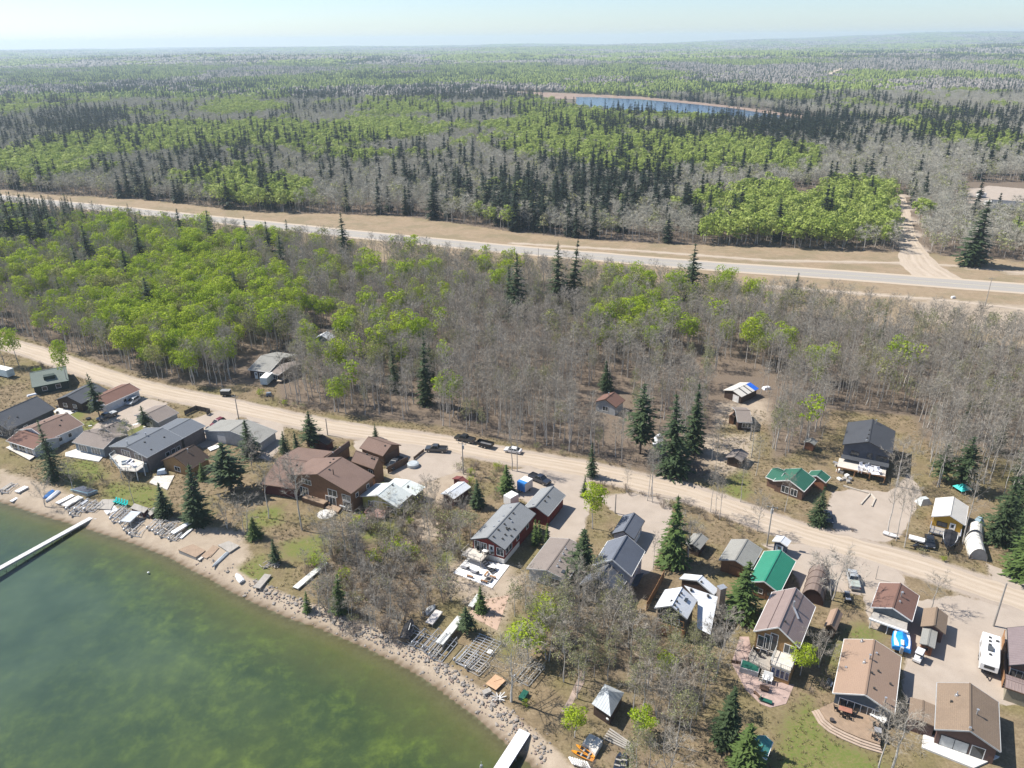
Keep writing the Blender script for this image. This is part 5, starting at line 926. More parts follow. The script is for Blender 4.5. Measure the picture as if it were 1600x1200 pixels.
b=MB(); p=(-74.17,126.83); b.tube([(p[0],p[1],-1.1),(p[0],p[1],-.85),(p[0],p[1],-.75)],[.2,.22,.1],10); tag(b.build('buoy',WHITE),'small white buoy floating off the beach','buoy')
def lift(label,p0,p1,W,H_,z=None,canopy=None,m=None):
    a,b_,L,rz=along(p0,p1); o=thing('boat_lift',label,'boat lift',(a.x,a.y,tz1(a.x,a.y)),rz); m=m or ALU
    for x in (0,L):
        for s in (-1,1): b=MB(); b.tube([(x,s*W/2,0),(x,s*W/2,H_)],.06,6); b.build('post',m,o)
    b=MB(); [b.beam((0,s*W/2,.15),(L,s*W/2,.15),.11) for s in (-1,1)]; [b.beam((x,-W/2,.15),(x,W/2,.15),.11) for x in (0,L)]; [b.beam((0,s*W/2,H_),(L,s*W/2,H_),.09) for s in (-1,1)]; b.build('frame',m,o)
    for s in (-1,1): b=MB(); b.beam((.2,s*W*.22,.5),(L-.2,s*W*.22,.5),.16,.1); b.build('bunk',OLDW,o)
    b=MB(); [b.beam((x,-W/2,.4),(x,W/2,.4),.1) for x in (L*.25,L*.75)]; [b.beam((0,-W/2,.15),(0,W/2,H_),.05),b.beam((L,-W/2,.15),(L,W/2,H_),.05)]; b.build('cradle',m,o)
    b=MB(); b.tube([(0,W/2+.05,H_*.7),(0,W/2+.18,H_*.7)],.38,12); b.build('winch_wheel',METAL,o)
    if canopy: b=MB(); b.slab([(0,-W/2-.1,H_),(L,-W/2-.1,H_),(L,W/2+.1,H_),(0,W/2+.1,H_)],.08); b.build('canopy',canopy,o)
    return o
lift('aluminium boat lift left of the grey plank deck on the beach',(-100.51,148.06),(-99.73,152.30),2.2,1.1); lift('boat lift with timber bunks behind the long dock landing',(-98.46,147.76),(-97.51,151.71),2.2,1.0); lift('low boat lift frame closest to the plank deck',(-96.26,147.72),(-95.61,150.87),2.0,.9)
lift('tangled boat lift right of the dock ramp',(-88.10,143.45),(-87.43,147.88),2.4,1.4); lift('tall boat lift with a grey hood right of the dock ramp',(-85.10,141.56),(-84.41,145.58),2.4,1.6,None,paint('grey_hood',(.50,.53,.56),.6)); lift('low lift frame lying at the edge of the sand',(-82.12,138.81),(-81.29,142.10),2.2,.8)
lift('boat lift left of the white stored dock section on the beach',(-77.06,138.72),(-75.73,142.30),2.0,1.1); lift('second boat lift touching the white stored dock section',(-75.36,137.52),(-74.35,141.06),1.8,1.2)
lift('boat lift frame right of the black covered jet boat',(-18.78,104.63),(-17.13,107.60),2.4,1.3,None,None,METAL); lift('boat lift with rusty bunks in the lakeside dock store',(-16.68,103.43),(-14.88,106.56),2.6,1.4,None,None,METAL); lift('tall boat lift under the white stored dock section',(-14.74,102.07),(-12.43,106.32),2.4,1.7,None,None,METAL); lift('outer boat lift nearest the rock bank',(-13.52,100.74),(-11.08,105.31),2.2,1.5,None,None,METAL)
lift('boat lift at the lake end of the aluminium ladder frames',(-9.20,99.57),(-7.29,102.53),2.4,1.1); lift('boat lift with dark beams right of the ladder frames',(-7.09,97.74),(-5.28,100.25),2.6,1.0,None,None,OLDW); lift('boat lift standing alone on the brown grass',(1.13,95.42),(3.98,99.61),2.6,1.2,None,None,METAL)
def slabthing(name,label,cat,p0,p1,w,z,m,th=.14,legs=True,z0=None):
    a,b_,L,rz=along(p0,p1); g0=tz1((a.x+b_.x)/2,(a.y+b_.y)/2); o=thing(name,label,cat,(a.x,a.y,g0),rz); n=max(1,int(L/2.4))
    for i in range(n): b=MB(); b.box((L*(i+.5)/n,0,z-th/2),(L/n-.025,w,th)); b.build('panel',m,o)
    b=MB(); [b.beam((0,s*w/2,z-th-.08),(L,s*w/2,z-th-.08),.07,.16) for s in (-1,1)]; b.build('side_beam',METAL,o)
    if legs and z>.3:
        for x in (.1,L-.1):
            b=MB(); [b.beam((x,s*w*.45,0),(x,s*w*.45,z-th),.07) for s in (-1,1)]; b.build('trestle',METAL,o)
    return o
slabthing('dock_section','white stored dock section, the left and smaller of a pair on the beach','dock section',(-105.21,150.82),(-103.34,154.33),1.2,.5,DOCKW); slabthing('dock_section','white stored dock section, the right and larger of a pair on the beach','dock section',(-102.94,149.40),(-100.95,153.28),1.9,.7,paint('cream_panel',(.70,.67,.62),.6,.1))
slabthing('dock_section','long white dock section stacked beside the huge beach spruce','dock section',(-73.47,137.97),(-70.79,142.75),1.2,.9,DOCKW); slabthing('dock_section','thin white dock panel on the sand by the tree shadow','dock section',(-71.35,136.88),(-70.28,140.41),.6,.3,DOCKW)
slabthing('dock_section','long pale dock section lying on the grass at the edge of the brush','dock section',(-42.41,119.82),(-38.22,127.82),1.3,.5,paint('pale_dock',(.62,.62,.58),.6,.15)); slabthing('dock_section','long white dock section propped high in the dock store','dock section',(-13.14,103.54),(-9.76,110.18),1.5,1.3,paint('mottled_dock',(.62,.62,.58),.6,.3)); slabthing('dock_section','short pale dock section between the two sand-lot spruces','dock section',(-8.18,113.56),(-6.66,116.92),1.0,.8,paint('mottled_dock',(.62,.62,.58),.6,.3)); slabthing('dock_section','pale pontoon deck under the bare trees of the dock store','dock section',(-15.49,109.04),(-13.89,112.43),1.5,.9,paint('pinkish_deck',(.60,.56,.52),.6,.15))
slabthing('jetty','small wooden jetty with a stack of boards by the rock bank','jetty',(-49.96,119.94),(-48.90,124.08),1.5,.5,OLDW); slabthing('dock_section','narrow white plank walk at the far left of the beach','dock section',(-117.48,153.18),(-116.76,155.22),.8,.2,DOCKW); slabthing('dock_section','pale platform beside the narrow plank walk at the far left','dock section',(-117.59,155.96),(-116.55,158.36),1.4,.5,DOCKW)
for i,(p0,p1,W,H_,l) in enumerate((((-99.25,146.75),(-98.80,149.87),1.6,.8,'small lift frame at the water side of the bunk lift'),((-89.60,145.30),(-88.97,148.63),2.0,1.2,'boat lift nearest the dock ramp on its right'),((-83.78,140.03),(-83.10,142.93),2.2,1.0,'boat lift at the water side of the hooded lift'),((-82.24,145.54),(-81.74,147.78),1.6,.7,'small lift frame beside the low storage hut'),((-78.92,140.24),(-78.43,143.28),1.7,.9,'leftmost lift frame of the cluster by the beach spruce'),((-120.96,156.52),(-120.34,159.86),1.8,.8,'lift frame at the far left end of the beach'),((-72.81,136.32),(-72.35,138.64),1.4,.7,'tiny lift frame at the foot of the thin white panel'))): lift(l,p0,p1,W,H_)
for i,(p0,p1,w,z,m,l) in enumerate((((-105.12,151.93),(-104.33,153.83),.7,.3,OLDW,'grey plank beside the smaller white dock section'),((-99.53,150.33),(-98.99,152.20),.8,.4,ALU,'aluminium gangway behind the bunk lift'),((-80.22,144.26),(-77.81,143.59),.5,.2,OLDW,'grey walkway plank below the small grey box'),((-76.47,138.73),(-75.77,141.72),.5,.4,DECKW,'pale narrow plank inside the lift cluster'),((-64.78,129.48),(-64.04,131.08),.6,.25,DECKW,'pale plank step at the rocks'),((-121.77,157.42),(-120.96,160.17),.9,.2,OLDW,'grey plank walk at the left edge of the beach'),((-117.42,149.28),(-117.59,149.56),.1,.1,OLDW,'x'))[:6]): slabthing('gangway',l,'gangway',p0,p1,w,z,m,.1)
rr2=random.Random(21); 
for k_,(q0,q1,q2,q3) in enumerate((((-101.51,148.86),(-96.76,151.70),(-95.12,147.18),(-100.10,147.28)),((-88.86,144.72),(-85.63,147.52),(-80.98,141.79),(-84.41,140.04)),((-79.03,141.75),(-75.33,143.53),(-72.93,137.48),(-76.40,137.54)))):
    b=MB()
    for i in range(34):
        u,v=rr2.random(),rr2.random(); x=(q0[0]*(1-u)+q1[0]*u)*(1-v)+(q3[0]*(1-u)+q2[0]*u)*v; y=(q0[1]*(1-u)+q1[1]*u)*(1-v)+(q3[1]*(1-u)+q2[1]*u)*v; a=.78+rr2.gauss(0,.35)+(1.57 if rr2.random()<.3 else 0); L=rr2.uniform(.6,2.2); z=tz1(x,y)+rr2.uniform(.08,.5); b.cur=rr2.choice((0,0,1,2)); b.beam((x,y,z),(x+math.cos(a)*L,y+math.sin(a)*L,z+rr2.uniform(-.1,.25)),rr2.choice((.06,.1,.2)),.06)
    tag(b.build('loose_planks_and_pipes',[OLDW,ALU,paint('tan_boards',(.5,.42,.33))]),None,None,None,'stuff')
def platform(label,poly,z,m,name='platform',cat='platform',edge=None):
    cx=sum(p[0] for p in poly)/len(poly); cy=sum(p[1] for p in poly)/len(poly); o=thing(name,label,cat,(cx,cy,0)); b=MB(); b.prism(poly,z-.1,z); b.build('deck',m,o,(cx,cy,0)); b=MB(); q=[(cx+(p[0]-cx)*.97,cy+(p[1]-cy)*.97) for p in poly]; b.prism(q,-1.2,z-.1); b.build('crib',edge or OLDW,o,(cx,cy,0)); return o
platform('weathered grey plank deck at the top of the beach by the teal chairs',[(-95.86,148.83),(-95.62,152.57),(-92.32,152.50),(-91.63,148.22)],.3,OLDW)
platform('tan plank platform at the edge of the rocks',[(-70.18,132.63),(-67.80,134.54),(-64.27,132.25),(-65.51,129.96)],.4,DECKT); platform('tan plank landing step beside the bigger platform',[(-64.71,130.62),(-64.14,132.24),(-62.57,131.13),(-63.26,129.79)],.2,DECKT); platform('grey plank platform in the shade of the beach trees',[(-62.39,134.14),(-60.57,135.55),(-57.70,133.82),(-59.08,131.49)],.4,OLDW)
platform('boat ramp of tan boards above the canoe',[(-64.11,131.22),(-63.57,134.50),(-61.94,133.52),(-62.65,130.28)],.15,DECKT)
o=platform('blue-railed swim raft stored at the top of the beach',[(-105.06,156.58),(-102.72,157.96),(-98.34,155.88),(-99.80,153.95)],.7,paint('raft_top',(.08,.09,.12),.6),'swim_raft','raft',GREYTRIM); b=MB(); pts=[(-104.30,155.44),(-99.49,153.66),(-97.76,155.03)]; org=tuple(o.location); [b.beam((*p,1.3),(*q,1.3),.09) for p,q in zip(pts,pts[1:])]; [b.beam((*p,.7),(*p,1.3),.07) for p in pts]; b.build('railing',paint('pale_blue_rail',(.35,.6,.65),.5),o,org)
# aluminium ladder frames
a,b_,L,rz=along((-9.97,99.86),(-6.18,106.63)); fr_=thing('storage_rack','big aluminium ladder-like dock frame lying by the rock bank','frame',(a.x,a.y,.05),rz); Wf=4.4
b=MB(); [b.beam((0,-y,.35),(L,-y,.35),.09) for y in (0,1.45,2.9,Wf)]; b.build('rail',ALU,fr_)
for i in range(13): b=MB(); x=L*i/12; b.beam((x,.25,.42),(x,-Wf-.1,.42),.08); b.build('rung',ALU,fr_)
b=MB(); b.box((L*.62,-Wf+.6,.52),(1.0,.8,.06)); b.build('board',WHITE,fr_)
o,L=place('covered_jet_boat','black covered jet boat at the left of the dock store','boat',(-19.28,105.23),(-18.78,109.48)); hull(o,5.2,2.0,.9,.3,C_BLACK); b=MB()
for (x0,x1,z0,z1,w0,w1) in ((-2.6,-.5,1.35,1.7,.95,1.0),(-.5,1.3,1.7,1.55,1.0,.8),(1.3,2.6,1.55,1.25,.8,.1)):
    for s in (-1,1): b.face([(x0,0,z0),(x1,0,z1),(x1,s*w1,1.18),(x0,s*w0,1.18)][::s])
b.build('cover',COVER,o); b=MB(); b.beam((-.9,-.35,1.68),(.9,-.3,1.68),.07); b.build('stripe',WHITE,o)
b=MB(); pp=(-3.20,95.33); b.box((pp[0],pp[1],.5),(2.6,2.2,.06),.9); b.box((pp[0]+.4,pp[1]+.5,.56),(1.6,.25,.03),.4); tag(b.build('plywood_sheet',paint('orange_plywood',(.52,.33,.20),.8,.2)),'orange plywood sheets on the bank by the big pale tree','board')
b=MB(); pp=(-4.61,93.47); b.box((pp[0],pp[1],.3),(1.3,.9,.5),.5); tag(b.build('wooden_box',OLDW),'small wooden box on the riprap by the plywood','box')
b=MB(); pp=(-2.71,92.31); [b.beam((pp[0]+math.cos(t)*.2,pp[1]+math.sin(t)*.2,.1),(pp[0]+math.cos(t)*1.3,pp[1]+math.sin(t)*1.0,.5+.3*math.sin(3*t)),.16) for t in np.arange(0,6.2,.62)]; tag(b.build('root_stump',paint('bleached_wood',(.55,.53,.5),.9)),'bleached upturned root stump on the shore','stump')
b=MB(); pp=(1.35,92.54); b.box((pp[0],pp[1],.35),(1.0,1.8,.65),-.5); tag(b.build('storage_box',GREENP),'dark green storage box under the big pale tree','box')
# boxes near kayaks
for q,l in ((((9.97,82.81),(11.21,84.53),(12.24,83.98),(10.99,82.26)),'pale wooden deck box, left one of two above the kayaks'),(((10.93,82.19),(12.13,84.05),(13.07,83.24),(11.68,80.85)),'pale wooden deck box, right one of two above the kayaks')):
    b=MB(); b.prism(list(q),0,.9); tag(b.build('deck_box',paint('pale_boards',(.58,.55,.50),.8,.2)),l,'box')
b=MB(); a=V2((7.86,80.75)); c=V2((10.21,79.90)); d=(c-a); [b.beam((a.x+d.x*t,a.y+d.y*t,.5),(a.x+d.x*t+.5,a.y+d.y*t-1.2,.5),.35,.08) for t in np.linspace(0,1,8)]; b.beam((a.x,a.y,.4),(c.x,c.y,.4),.08); b.beam((a.x+.5,a.y-1.2,.4),(c.x+.5,c.y-1.2,.4),.08); tag(b.build('rack',WHITE),'white slatted rack at the bottom next to the orange kayak','rack')
for i,(a,c) in enumerate((((13.29,84.38),(17.52,81.75)),((13.58,84.79),(17.46,82.14)),((13.87,85.20),(17.40,82.54)),((14.17,85.61),(17.34,82.94)),((14.46,86.03),(17.27,83.35)))):
    a,c=V2(a),V2(c); b=MB(); b.beam((a.x,a.y,.12),(c.x,c.y,.12),.26,.18); tag(b.build('landscape_timber',OLDW),'long grey landscape timber on the slope right of the hut, '+('lowest','second lowest','middle','second highest','highest')[i]+' of five','timber')
# ---- furniture
def chairproto(name,label,m,loc,rz,group,low=False,white=False):
    o=thing(name,label,'chair',loc,rz,group); s=.45 if not low else .35
    b=MB(); b.box((0,0,s),(.55,.55,.06)); b.build('seat',m,o); b=MB(); b.hexa([(-.28,-.28,s),(-.22,-.28,s),(-.22,.28,s),(-.28,.28,s),(-.48,-.26,s+.6),(-.43,-.26,s+.6),(-.43,.26,s+.6),(-.48,.26,s+.6)]); b.build('backrest',m,o)
    for x in (-.24,.24):
        for y in (-.25,.25): b=MB(); b.beam((x,y,0),(x,y,s),.06); b.build('leg',m,o)
    for y in (-.3,.3): b=MB(); b.box((0,y,s+.22),(.55,.08,.05)); b.build('armrest',m,o)
    return o
ch=None; ordn=('leftmost','second','middle','fourth','rightmost')
for i,p in enumerate(((-92.00,151.20),(-91.22,150.87),(-90.45,150.53),(-89.67,150.20),(-88.90,149.86))):
    l='teal plastic chair, %s of the row of five on the beach'%ordn[i]
    if ch is None: ch=chairproto('beach_chair',l,TEALP,(*p,.05),-2.2,'teal chairs on the beach'); ch.scale=(1.25,)*3
    else: dup(ch,(*p,.05),-2.2,l)
wc=None
for i,(p,l) in enumerate((((41.18,95.32),'white lounge chair on the stone patio, nearer the stairs'),((41.77,95.03),'white lounge chair on the stone patio, further from the stairs'))):
    if wc is None: wc=chairproto('lounge_chair',l,WHITE,(*p,.1),-2.0,'white lounge chairs on the stone patio'); wc.scale=(1.5,)*3
    else: dup(wc,(*p,.1),-2.0,l)
def table(name,label,p,z,d,rz,m,cat='table'):
    o=thing(name,label,cat,(*p,z),rz); b=MB(); b.box((0,0,.74),(d[0],d[1],.06)); b.build('table_top',m,o)
    for x in (-1,1):
        for y in (-1,1): b=MB(); b.box((x*(d[0]/2-.12),y*(d[1]/2-.12),.355),(.08,.08,.71)); b.build('leg',BLACK,o)
    return o
# round-fronted deck of the tan bungalow
C6p=[(470,340),(190,490),(300,640),(420,730),(600,830),(840,920),(1040,1000),(1160,1040),(1190,640),(1000,550),(760,470),(560,400)]
pl=[(51.00,90.51),(47.73,88.95),(47.93,86.96),(48.72,85.67),(50.12,84.52),(51.86,83.33),(53.12,82.68),(54.22,82.15),(56.83,86.72),(55.30,87.97)]
o=thing('round_deck','tan timber deck with curved steps in front of the tan bungalow','deck',(*pl[3],0)); org=tuple(o.location)
b=MB(); b.prism(pl,.62,.75); b.build('deck_boards',DECKT,o,org)
ce_=V2((53.52,88.50))
for k in range(3):
    b=MB(); 
    def off(p,d): v=(V2(p)-ce_); return tuple(V2(p)+v.normalized()*d)
    f=[off(p,.38*k) for p in pl[1:8]]; g_=[off(p,.38*(k+1)) for p in pl[1:8]]; z=.75-.19*(k+1)
    for (a,b2,c,d) in zip(f,f[1:],g_[1:],g_): b.prism([a,b2,c,d],z-.13,z)
    b.build('step',paint('pale_step_edge',(.42,.33,.26),.7,.2),o,org)
b=MB(); b.prism([off(p,-.1) for p in pl],0,.6); b.build('crib',BROWNTRIM,o,org)
pt=V2((51.33,88.03)); rz=-.42; table('dining_table','red-brown dining table on the curved deck',(pt.x,pt.y),.75,(1.9,1.0),rz,paint('red_table',(.36,.17,.12)))
dc=None; names=['far left','far right','near left','near right','left end','right end']
for i,(dx,dy,r) in enumerate(((-.45,.85,-1.57),(.45,.85,-1.57),(-.45,-.85,1.57),(.45,-.85,1.57),(-1.3,0,0),(1.3,0,3.14))):
    x=pt.x+dx*math.cos(rz)-dy*math.sin(rz); y=pt.y+dx*math.sin(rz)+dy*math.cos(rz); l='black chair at the %s of the red-brown dining table'%names[i]
    if dc is None: dc=chairproto('patio_chair',l,BLACK,(x,y,.75),rz+r,'black chairs round the dining table')
    else: dup(dc,(x,y,.75),rz+r,l)
for p,r,l in (((54.72,84.94),-1.2,'top left'),((55.35,84.69),-2,'top right'),((53.72,83.19),.8,'bottom left'),((54.50,83.65),2,'lower right')): dup(dc,(*p,.75),r,'black chair, %s of the four at the small table on the curved deck'%l,'black chairs round the small deck table')
p=(54.65,84.11); table('side_table','small grey table at the right end of the curved deck',p,.75,(1.0,1.0),-.4,paint('grey_top',(.3,.3,.31)))
p=(55.85,86.73); o=thing('garden_sofa','white slatted sofa against the railing of the curved deck','sofa',(*p,.75),-.9); b=MB(); b.box((0,0,.4),(2.3,.7,.12)); b.build('seat',WHITE,o); b=MB(); b.box((0,.38,.7),(2.3,.08,.6)); b.build('backrest',WHITE,o); b=MB(); [b.box((x,0,.17),(.1,.6,.34)) for x in (-1.0,1.0)]; b.build('leg',WHITE,o)
p=(48.68,86.46); b=MB(); b.tube([(*p,.76),(*p,1.2)],[.28,.36],10); tag(b.build('planter',paint('dark_pot',(.07,.06,.06))),'dark planter near the steps of the curved deck','planter')
for (p,l) in (((51.05,94.08),'grey smoker barbecue left of the curved deck'),((52.39,91.40),'dark barbecue in the corner of the curved deck')):
    o=thing('barbecue',l,'barbecue',(*p,.02 if 'smoker' in l else .75),.9); b=MB(); b.tube([(-.7,0,.95),(.7,0,.95)],.38,12); b.build('drum',paint('grill_grey',(.07,.075,.08),.4) if 'smoker' in l else BLACK,o); b=MB(); [b.beam((x,y,0),(x*.8,y,.9),.07) for x in (-.5,.5) for y in (-.25,.25)]; b.build('leg',BLACK,o); b=MB(); b.box((.0,-.5,.85),(1.2,.3,.05)); b.build('shelf',METAL,o)
# new house deck furniture
def place_on(l,p,z,rz,grp): return dup(dc,(*p,z),rz,l,grp)
WS=paint('white_cushion',(.75,.75,.78),.7,.08)
nd=[((83.95,160.06),'first from the left'),((84.80,159.14),'second from the left'),((85.97,159.71),'in the middle back'),((86.24,158.21),'before the big window'),((87.17,157.90),'at the right end'),((83.03,158.58),'at the front left'),((85.05,157.94),'at the front right')]
nc=None
for i,(p,l) in enumerate(nd):
    lab='white cushioned armchair on the new house deck, '+l
    if nc is None: nc=chairproto('armchair',lab,WS,(*p,1.8),-1.4,'white armchairs on the new house deck'); nc.scale=(1.5,)*3
    else: dup(nc,(*p,1.8),-1.4+.7*((i*7)%3-1),lab)
p=(85.75,156.75); table('patio_table','white low table at the front of the new house deck',p,1.8,(1.8,1.1),-.2,WS); p=(81.63,164.83); b=MB(); b.box((*p,.6),(2.0,1.2,1.2),-.2); tag(b.build('lumber_stack',paint('rust_crate',(.36,.17,.10))),'rust-coloured crate left of the new house deck','crate')
for i,p in enumerate([(80.10,164.43),(79.46,161.98),(79.87,161.07),(79.31,158.10),(80.51,159.56),(80.68,158.08),(79.76,156.93),(78.10,158.13),(80.11,165.69)]):
    b=MB(); b.box((*p,.35),(1.1-.06*i,.7+.05*i,.7-.04*i),.5*i); tag(b.build('building_material',(OLDW,WHITE,METAL)[i%3]),'pile of building material left of the new house deck','pile','piles of building material by the new house')
# red house patio and balcony furniture
pz=.12
for p,l in (((-9.78,125.60),'left'),((-7.79,124.15),'right')):
    o=thing('sun_lounger','grey sun lounger on the white patio, the %s one'%l,'lounger',(*p,pz),-.45,'loungers on the white patio'); b=MB(); b.box((0,0,.32),(1.9,.65,.08)); b.build('bed',paint('lounger_grey',(.22,.22,.24)),o); b=MB(); b.hexa([(.3,-.32,.36),(.36,-.32,.36),(.36,.32,.36),(.3,.32,.36),(.95,-.32,.8),(1.0,-.32,.78),(1.0,.32,.78),(.95,.32,.8)]); b.build('backrest',BLACK,o); b=MB(); [b.box((x_,y_,.14),(.06,.06,.28)) for x_ in (-.8,.8) for y_ in (-.28,.28)]; b.build('leg',BLACK,o)
p=(-5.00,121.92); o=thing('fire_pit','square grey fire pit ringed with benches on the white patio','fire pit',(*p,pz),-.45); b=MB(); b.box((0,0,.2),(1.3,1.3,.4)); b.build('base',paint('grey_stone',(.25,.23,.21)),o); b=MB(); b.box((0,0,.42),(.8,.8,.06)); b.build('bowl',BLACK,o)
for i,(p,l) in enumerate((((-5.86,121.26),'lower left'),((-5.48,123.61),'upper left'),((-4.19,122.60),'upper right'))): o=thing('bench','brown bench at the %s of the fire pit'%l,'bench',(*p,pz),-.45+1.57*(i%2)); b=MB(); b.box((0,0,.42),(1.4,.4,.07)); b.build('seat',BOARD,o); b=MB(); [b.box((x_,0,.19),(.08,.36,.38)) for x_ in (-.6,.6)]; b.build('leg',BROWNTRIM,o)
p=(-4.37,125.41); table('patio_table','pale table under the balcony stairs of the red house',p,pz,(1.6,1.0),-.4,WHITE)
for i,p in enumerate(((-7.16,129.20),(-6.11,128.97),(-5.30,127.89),(-4.39,128.09))):
    dup(dc,(*p,1.62),-1+.9*i,'dark chair on the red house balcony, '+('leftmost','second from the left','third from the left','rightmost')[i],'dark chairs on the red house balcony')
p=(-5.70,128.64); table('patio_table','white table on the red house balcony',p,1.62,(1.2,1.2),-.4,WHITE); p=(-8.69,122.87); o=thing('bench','low brown bench at the front edge of the white patio','bench',(*p,pz),-.45); b=MB(); b.box((0,0,.4),(1.3,.4,.07)); b.build('seat',BOARD,o); b=MB(); [b.box((x_,0,.18),(.08,.36,.36)) for x_ in (-.55,.55)]; b.build('leg',BROWNTRIM,o)
# brown house deck things
p=(-44.34,151.52); table('patio_table','white table on the brown house deck',p,1.3,(1.7,1.1),-.6,WHITE)
for i,(p,l) in enumerate((((-45.84,152.30),'left'),((-43.08,150.37),'right'),((-45.13,153.23),'far'))): dup(dc,(*p,1.3),i*2.,'dark chair at the %s of the white table on the brown house deck'%l,'dark chairs on the brown house deck')
p=(-40.78,149.87); o=thing('barbecue','black barbecue on the lower deck of the brown house','barbecue',(*p,.6),-.5); b=MB(); b.box((0,0,.95),(1.3,.6,.5),0,.85); b.build('drum',BLACK,o); b=MB(); b.box((0,0,.35),(1.1,.5,.7)); b.build('cabinet',BLACK,o)
p=(-46.15,150.78); b=MB(); b.tube([(*p,0),(*p,1.7)],[.25,.1],8); tag(b.build('folded_parasol',GREENP),'dark green folded parasol at the deck edge of the brown house','parasol')
# deck house furniture
for i,(p,l,m) in enumerate((((-95.24,165.00),'grey sofa','g'),((-94.33,165.34),'white sofa','w'),((-92.98,163.90),'white lounge','w'))): o=thing('garden_sofa',{'grey sofa':'grey sofa on the big white sun deck','white sofa':'white sofa in the middle of the big white sun deck','white lounge':'white lounge at the lake edge of the big white sun deck'}[l],'sofa',(*p,2.6),.4+i); b=MB(); b.box((0,0,.22),(2,.8,.4)); b.build('seat',WS if m=='w' else paint('sofa_grey',(.42,.46,.48)),o); b=MB(); b.box((0,.4,.5),(2,.2,.6)); b.build('backrest',WS if m=='w' else paint('sofa_grey',(.42,.46,.48)),o)
p=(-98.18,165.59); dup(dc,(*p,2.6),.3,'black chair at the left end of the big white sun deck','black chairs on the white sun deck'); p=(-92.74,167.80); table('patio_table','white table by the doors of the big sun deck',p,2.6,(1.5,1.0),.2,WS)
p=(-86.63,164.37); o=thing('covered_furniture','pale blue covered garden furniture on the plank patio','cover',(*p,.2),.3); b=MB(); b.box((0,0,.5),(2.4,1.5,1.0),0,.7); b.build('cover',paint('pale_blue_cover',(.5,.58,.66),.6),o)
# timber house patio
PAT=paint('pink_flagstone',(.42,.31,.27),.85,.3,.8); b=MB(); b.prism([(39.93,105.75),(41.51,105.72),(40.18,96.59),(41.37,95.59),(45.78,94.56),(43.11,90.61),(40.43,89.87),(39.04,90.66),(37.52,93.59),(36.80,99.51)],0,.06); tag(b.build('stone_patio',PAT),'pinkish flagstone patio around the timber house with the brown metal roof','patio')
p=(39.32,97.72); o=thing('swim_spa','covered green swim spa beside the timber house deck','hot tub',(*p,.06),-.42); b=MB(); b.box((0,0,.5),(3.0,2.0,1.0)); b.build('tub',GREYTRIM,o); b=MB(); b.box((0,0,1.05),(2.7,1.7,.1)); b.build('lid',GREENP,o)
p=(40.51,93.49); o=thing('fire_table','brown lattice fire table on the flagstones','table',(*p,.06),-.4); b=MB(); b.box((0,0,.5),(1.5,1.0,.08)); b.build('table_top',BROWNTRIM,o); b=MB(); b.box((0,0,.25),(1.1,.7,.45)); b.build('base',BROWNTRIM,o)
p=(39.97,91.05); o=thing('sun_lounger','dark green lounger at the lake end of the flagstones','lounger',(*p,.06),-.5); b=MB(); b.box((0,0,.35),(2,.7,.1)); b.build('bed',GREENP,o); b=MB(); b.box((-.8,0,.6),(.1,.7,.5)); b.build('backrest',GREENP,o); b=MB(); [b.box((x_,y_,.15),(.07,.07,.3)) for x_ in (-.8,.8) for y_ in (-.3,.3)]; b.build('leg',BLACK,o)
p=(38.97,92.18); o=thing('bench','dark bench at the left edge of the flagstones','bench',(*p,.06),-1.2); b=MB(); b.box((0,0,.42),(1.6,.4,.07)); b.build('seat',BROWNTRIM,o); b=MB(); [b.box((x_,0,.19),(.08,.36,.38)) for x_ in (-.6,.6)]; b.build('leg',BROWNTRIM,o)
p=(42.19,101.11); table('patio_table','white table on the deck of the timber house',p,1.2,(1.8,1.1),-.4,WHITE)
for i,(p,l) in enumerate((((41.06,101.04),'left'),((41.32,99.86),'near'),((42.64,100.17),'right'))): dup(dc,(*p,1.2),i*2.1,'dark chair %s of the white table on the timber house deck'%l,'dark chairs on the timber house deck')
p=(44.12,100.15); dup(dc,(*p,2.95),1,'dark chair on the sunroom balcony of the timber house'); p=(104.56,152.75); o=thing('tent','small teal tent canopy among the trees behind the yellow cabin','tent',(*p,0),.3); b=MB(); b.hexa([(-1.6,-1.4,0.9),(1.6,-1.4,.9),(1.6,1.4,.9),(-1.6,1.4,.9),(-.2,-.2,1.9),(.2,-.2,1.9),(.2,.2,1.9),(-.2,.2,1.9)]); b.build('canopy',TEALP,o); b=MB(); [b.beam((x,y,0),(x,y,.9),.06) for x in (-1.5,1.5) for y in (-1.3,1.3)]; b.build('pole',METAL,o)
p=(93.18,147.82); o=thing('tarped_pile','grey tarp over a pile in the trees left of the yellow cabin','tarp',(*p,0),.2); b=MB(); b.box((0,0,.7),(3.0,2.2,1.4),0,.5); b.build('tarp',paint('pale_tarp',(.52,.55,.54),.6),o)
p=(100.95,139.34); o=thing('tarped_pile','blue-grey tarp over a stack behind the rear fabric shelter','tarp',(*p,0),.5); b=MB(); b.box((0,0,.9),(1.8,2.2,1.8),0,.35); b.build('tarp',paint('blue_grey_tarp',(.33,.45,.53),.6),o)
p=(76.84,210.80); b=MB(); b.box((*p,.35),(2.6,1.6,.7),.3,.7); tag(b.build('white_tarp_pile',WCOVER),'white wrapped pile right of the tarped shed','pile')
for (p,l) in (((-117.43,190.63),'white garden stone on the lawn by the pine drive'),((-101.76,189.57),'white garden stone on the lawn beside the steel-shingled house')):
    b=MB(); b.box((*p,.12),(1.1,.5,.2),.3,.8); tag(b.build('garden_stone',WHITE),l,'stone')
p=(-120.07,195.03); b=MB(); b.tube([(*p,0),(*p,.4)],[.6,.7],12); tag(b.build('fire_ring',BLACK),'black fire ring on the pale court left of the blue pickup','fire ring')
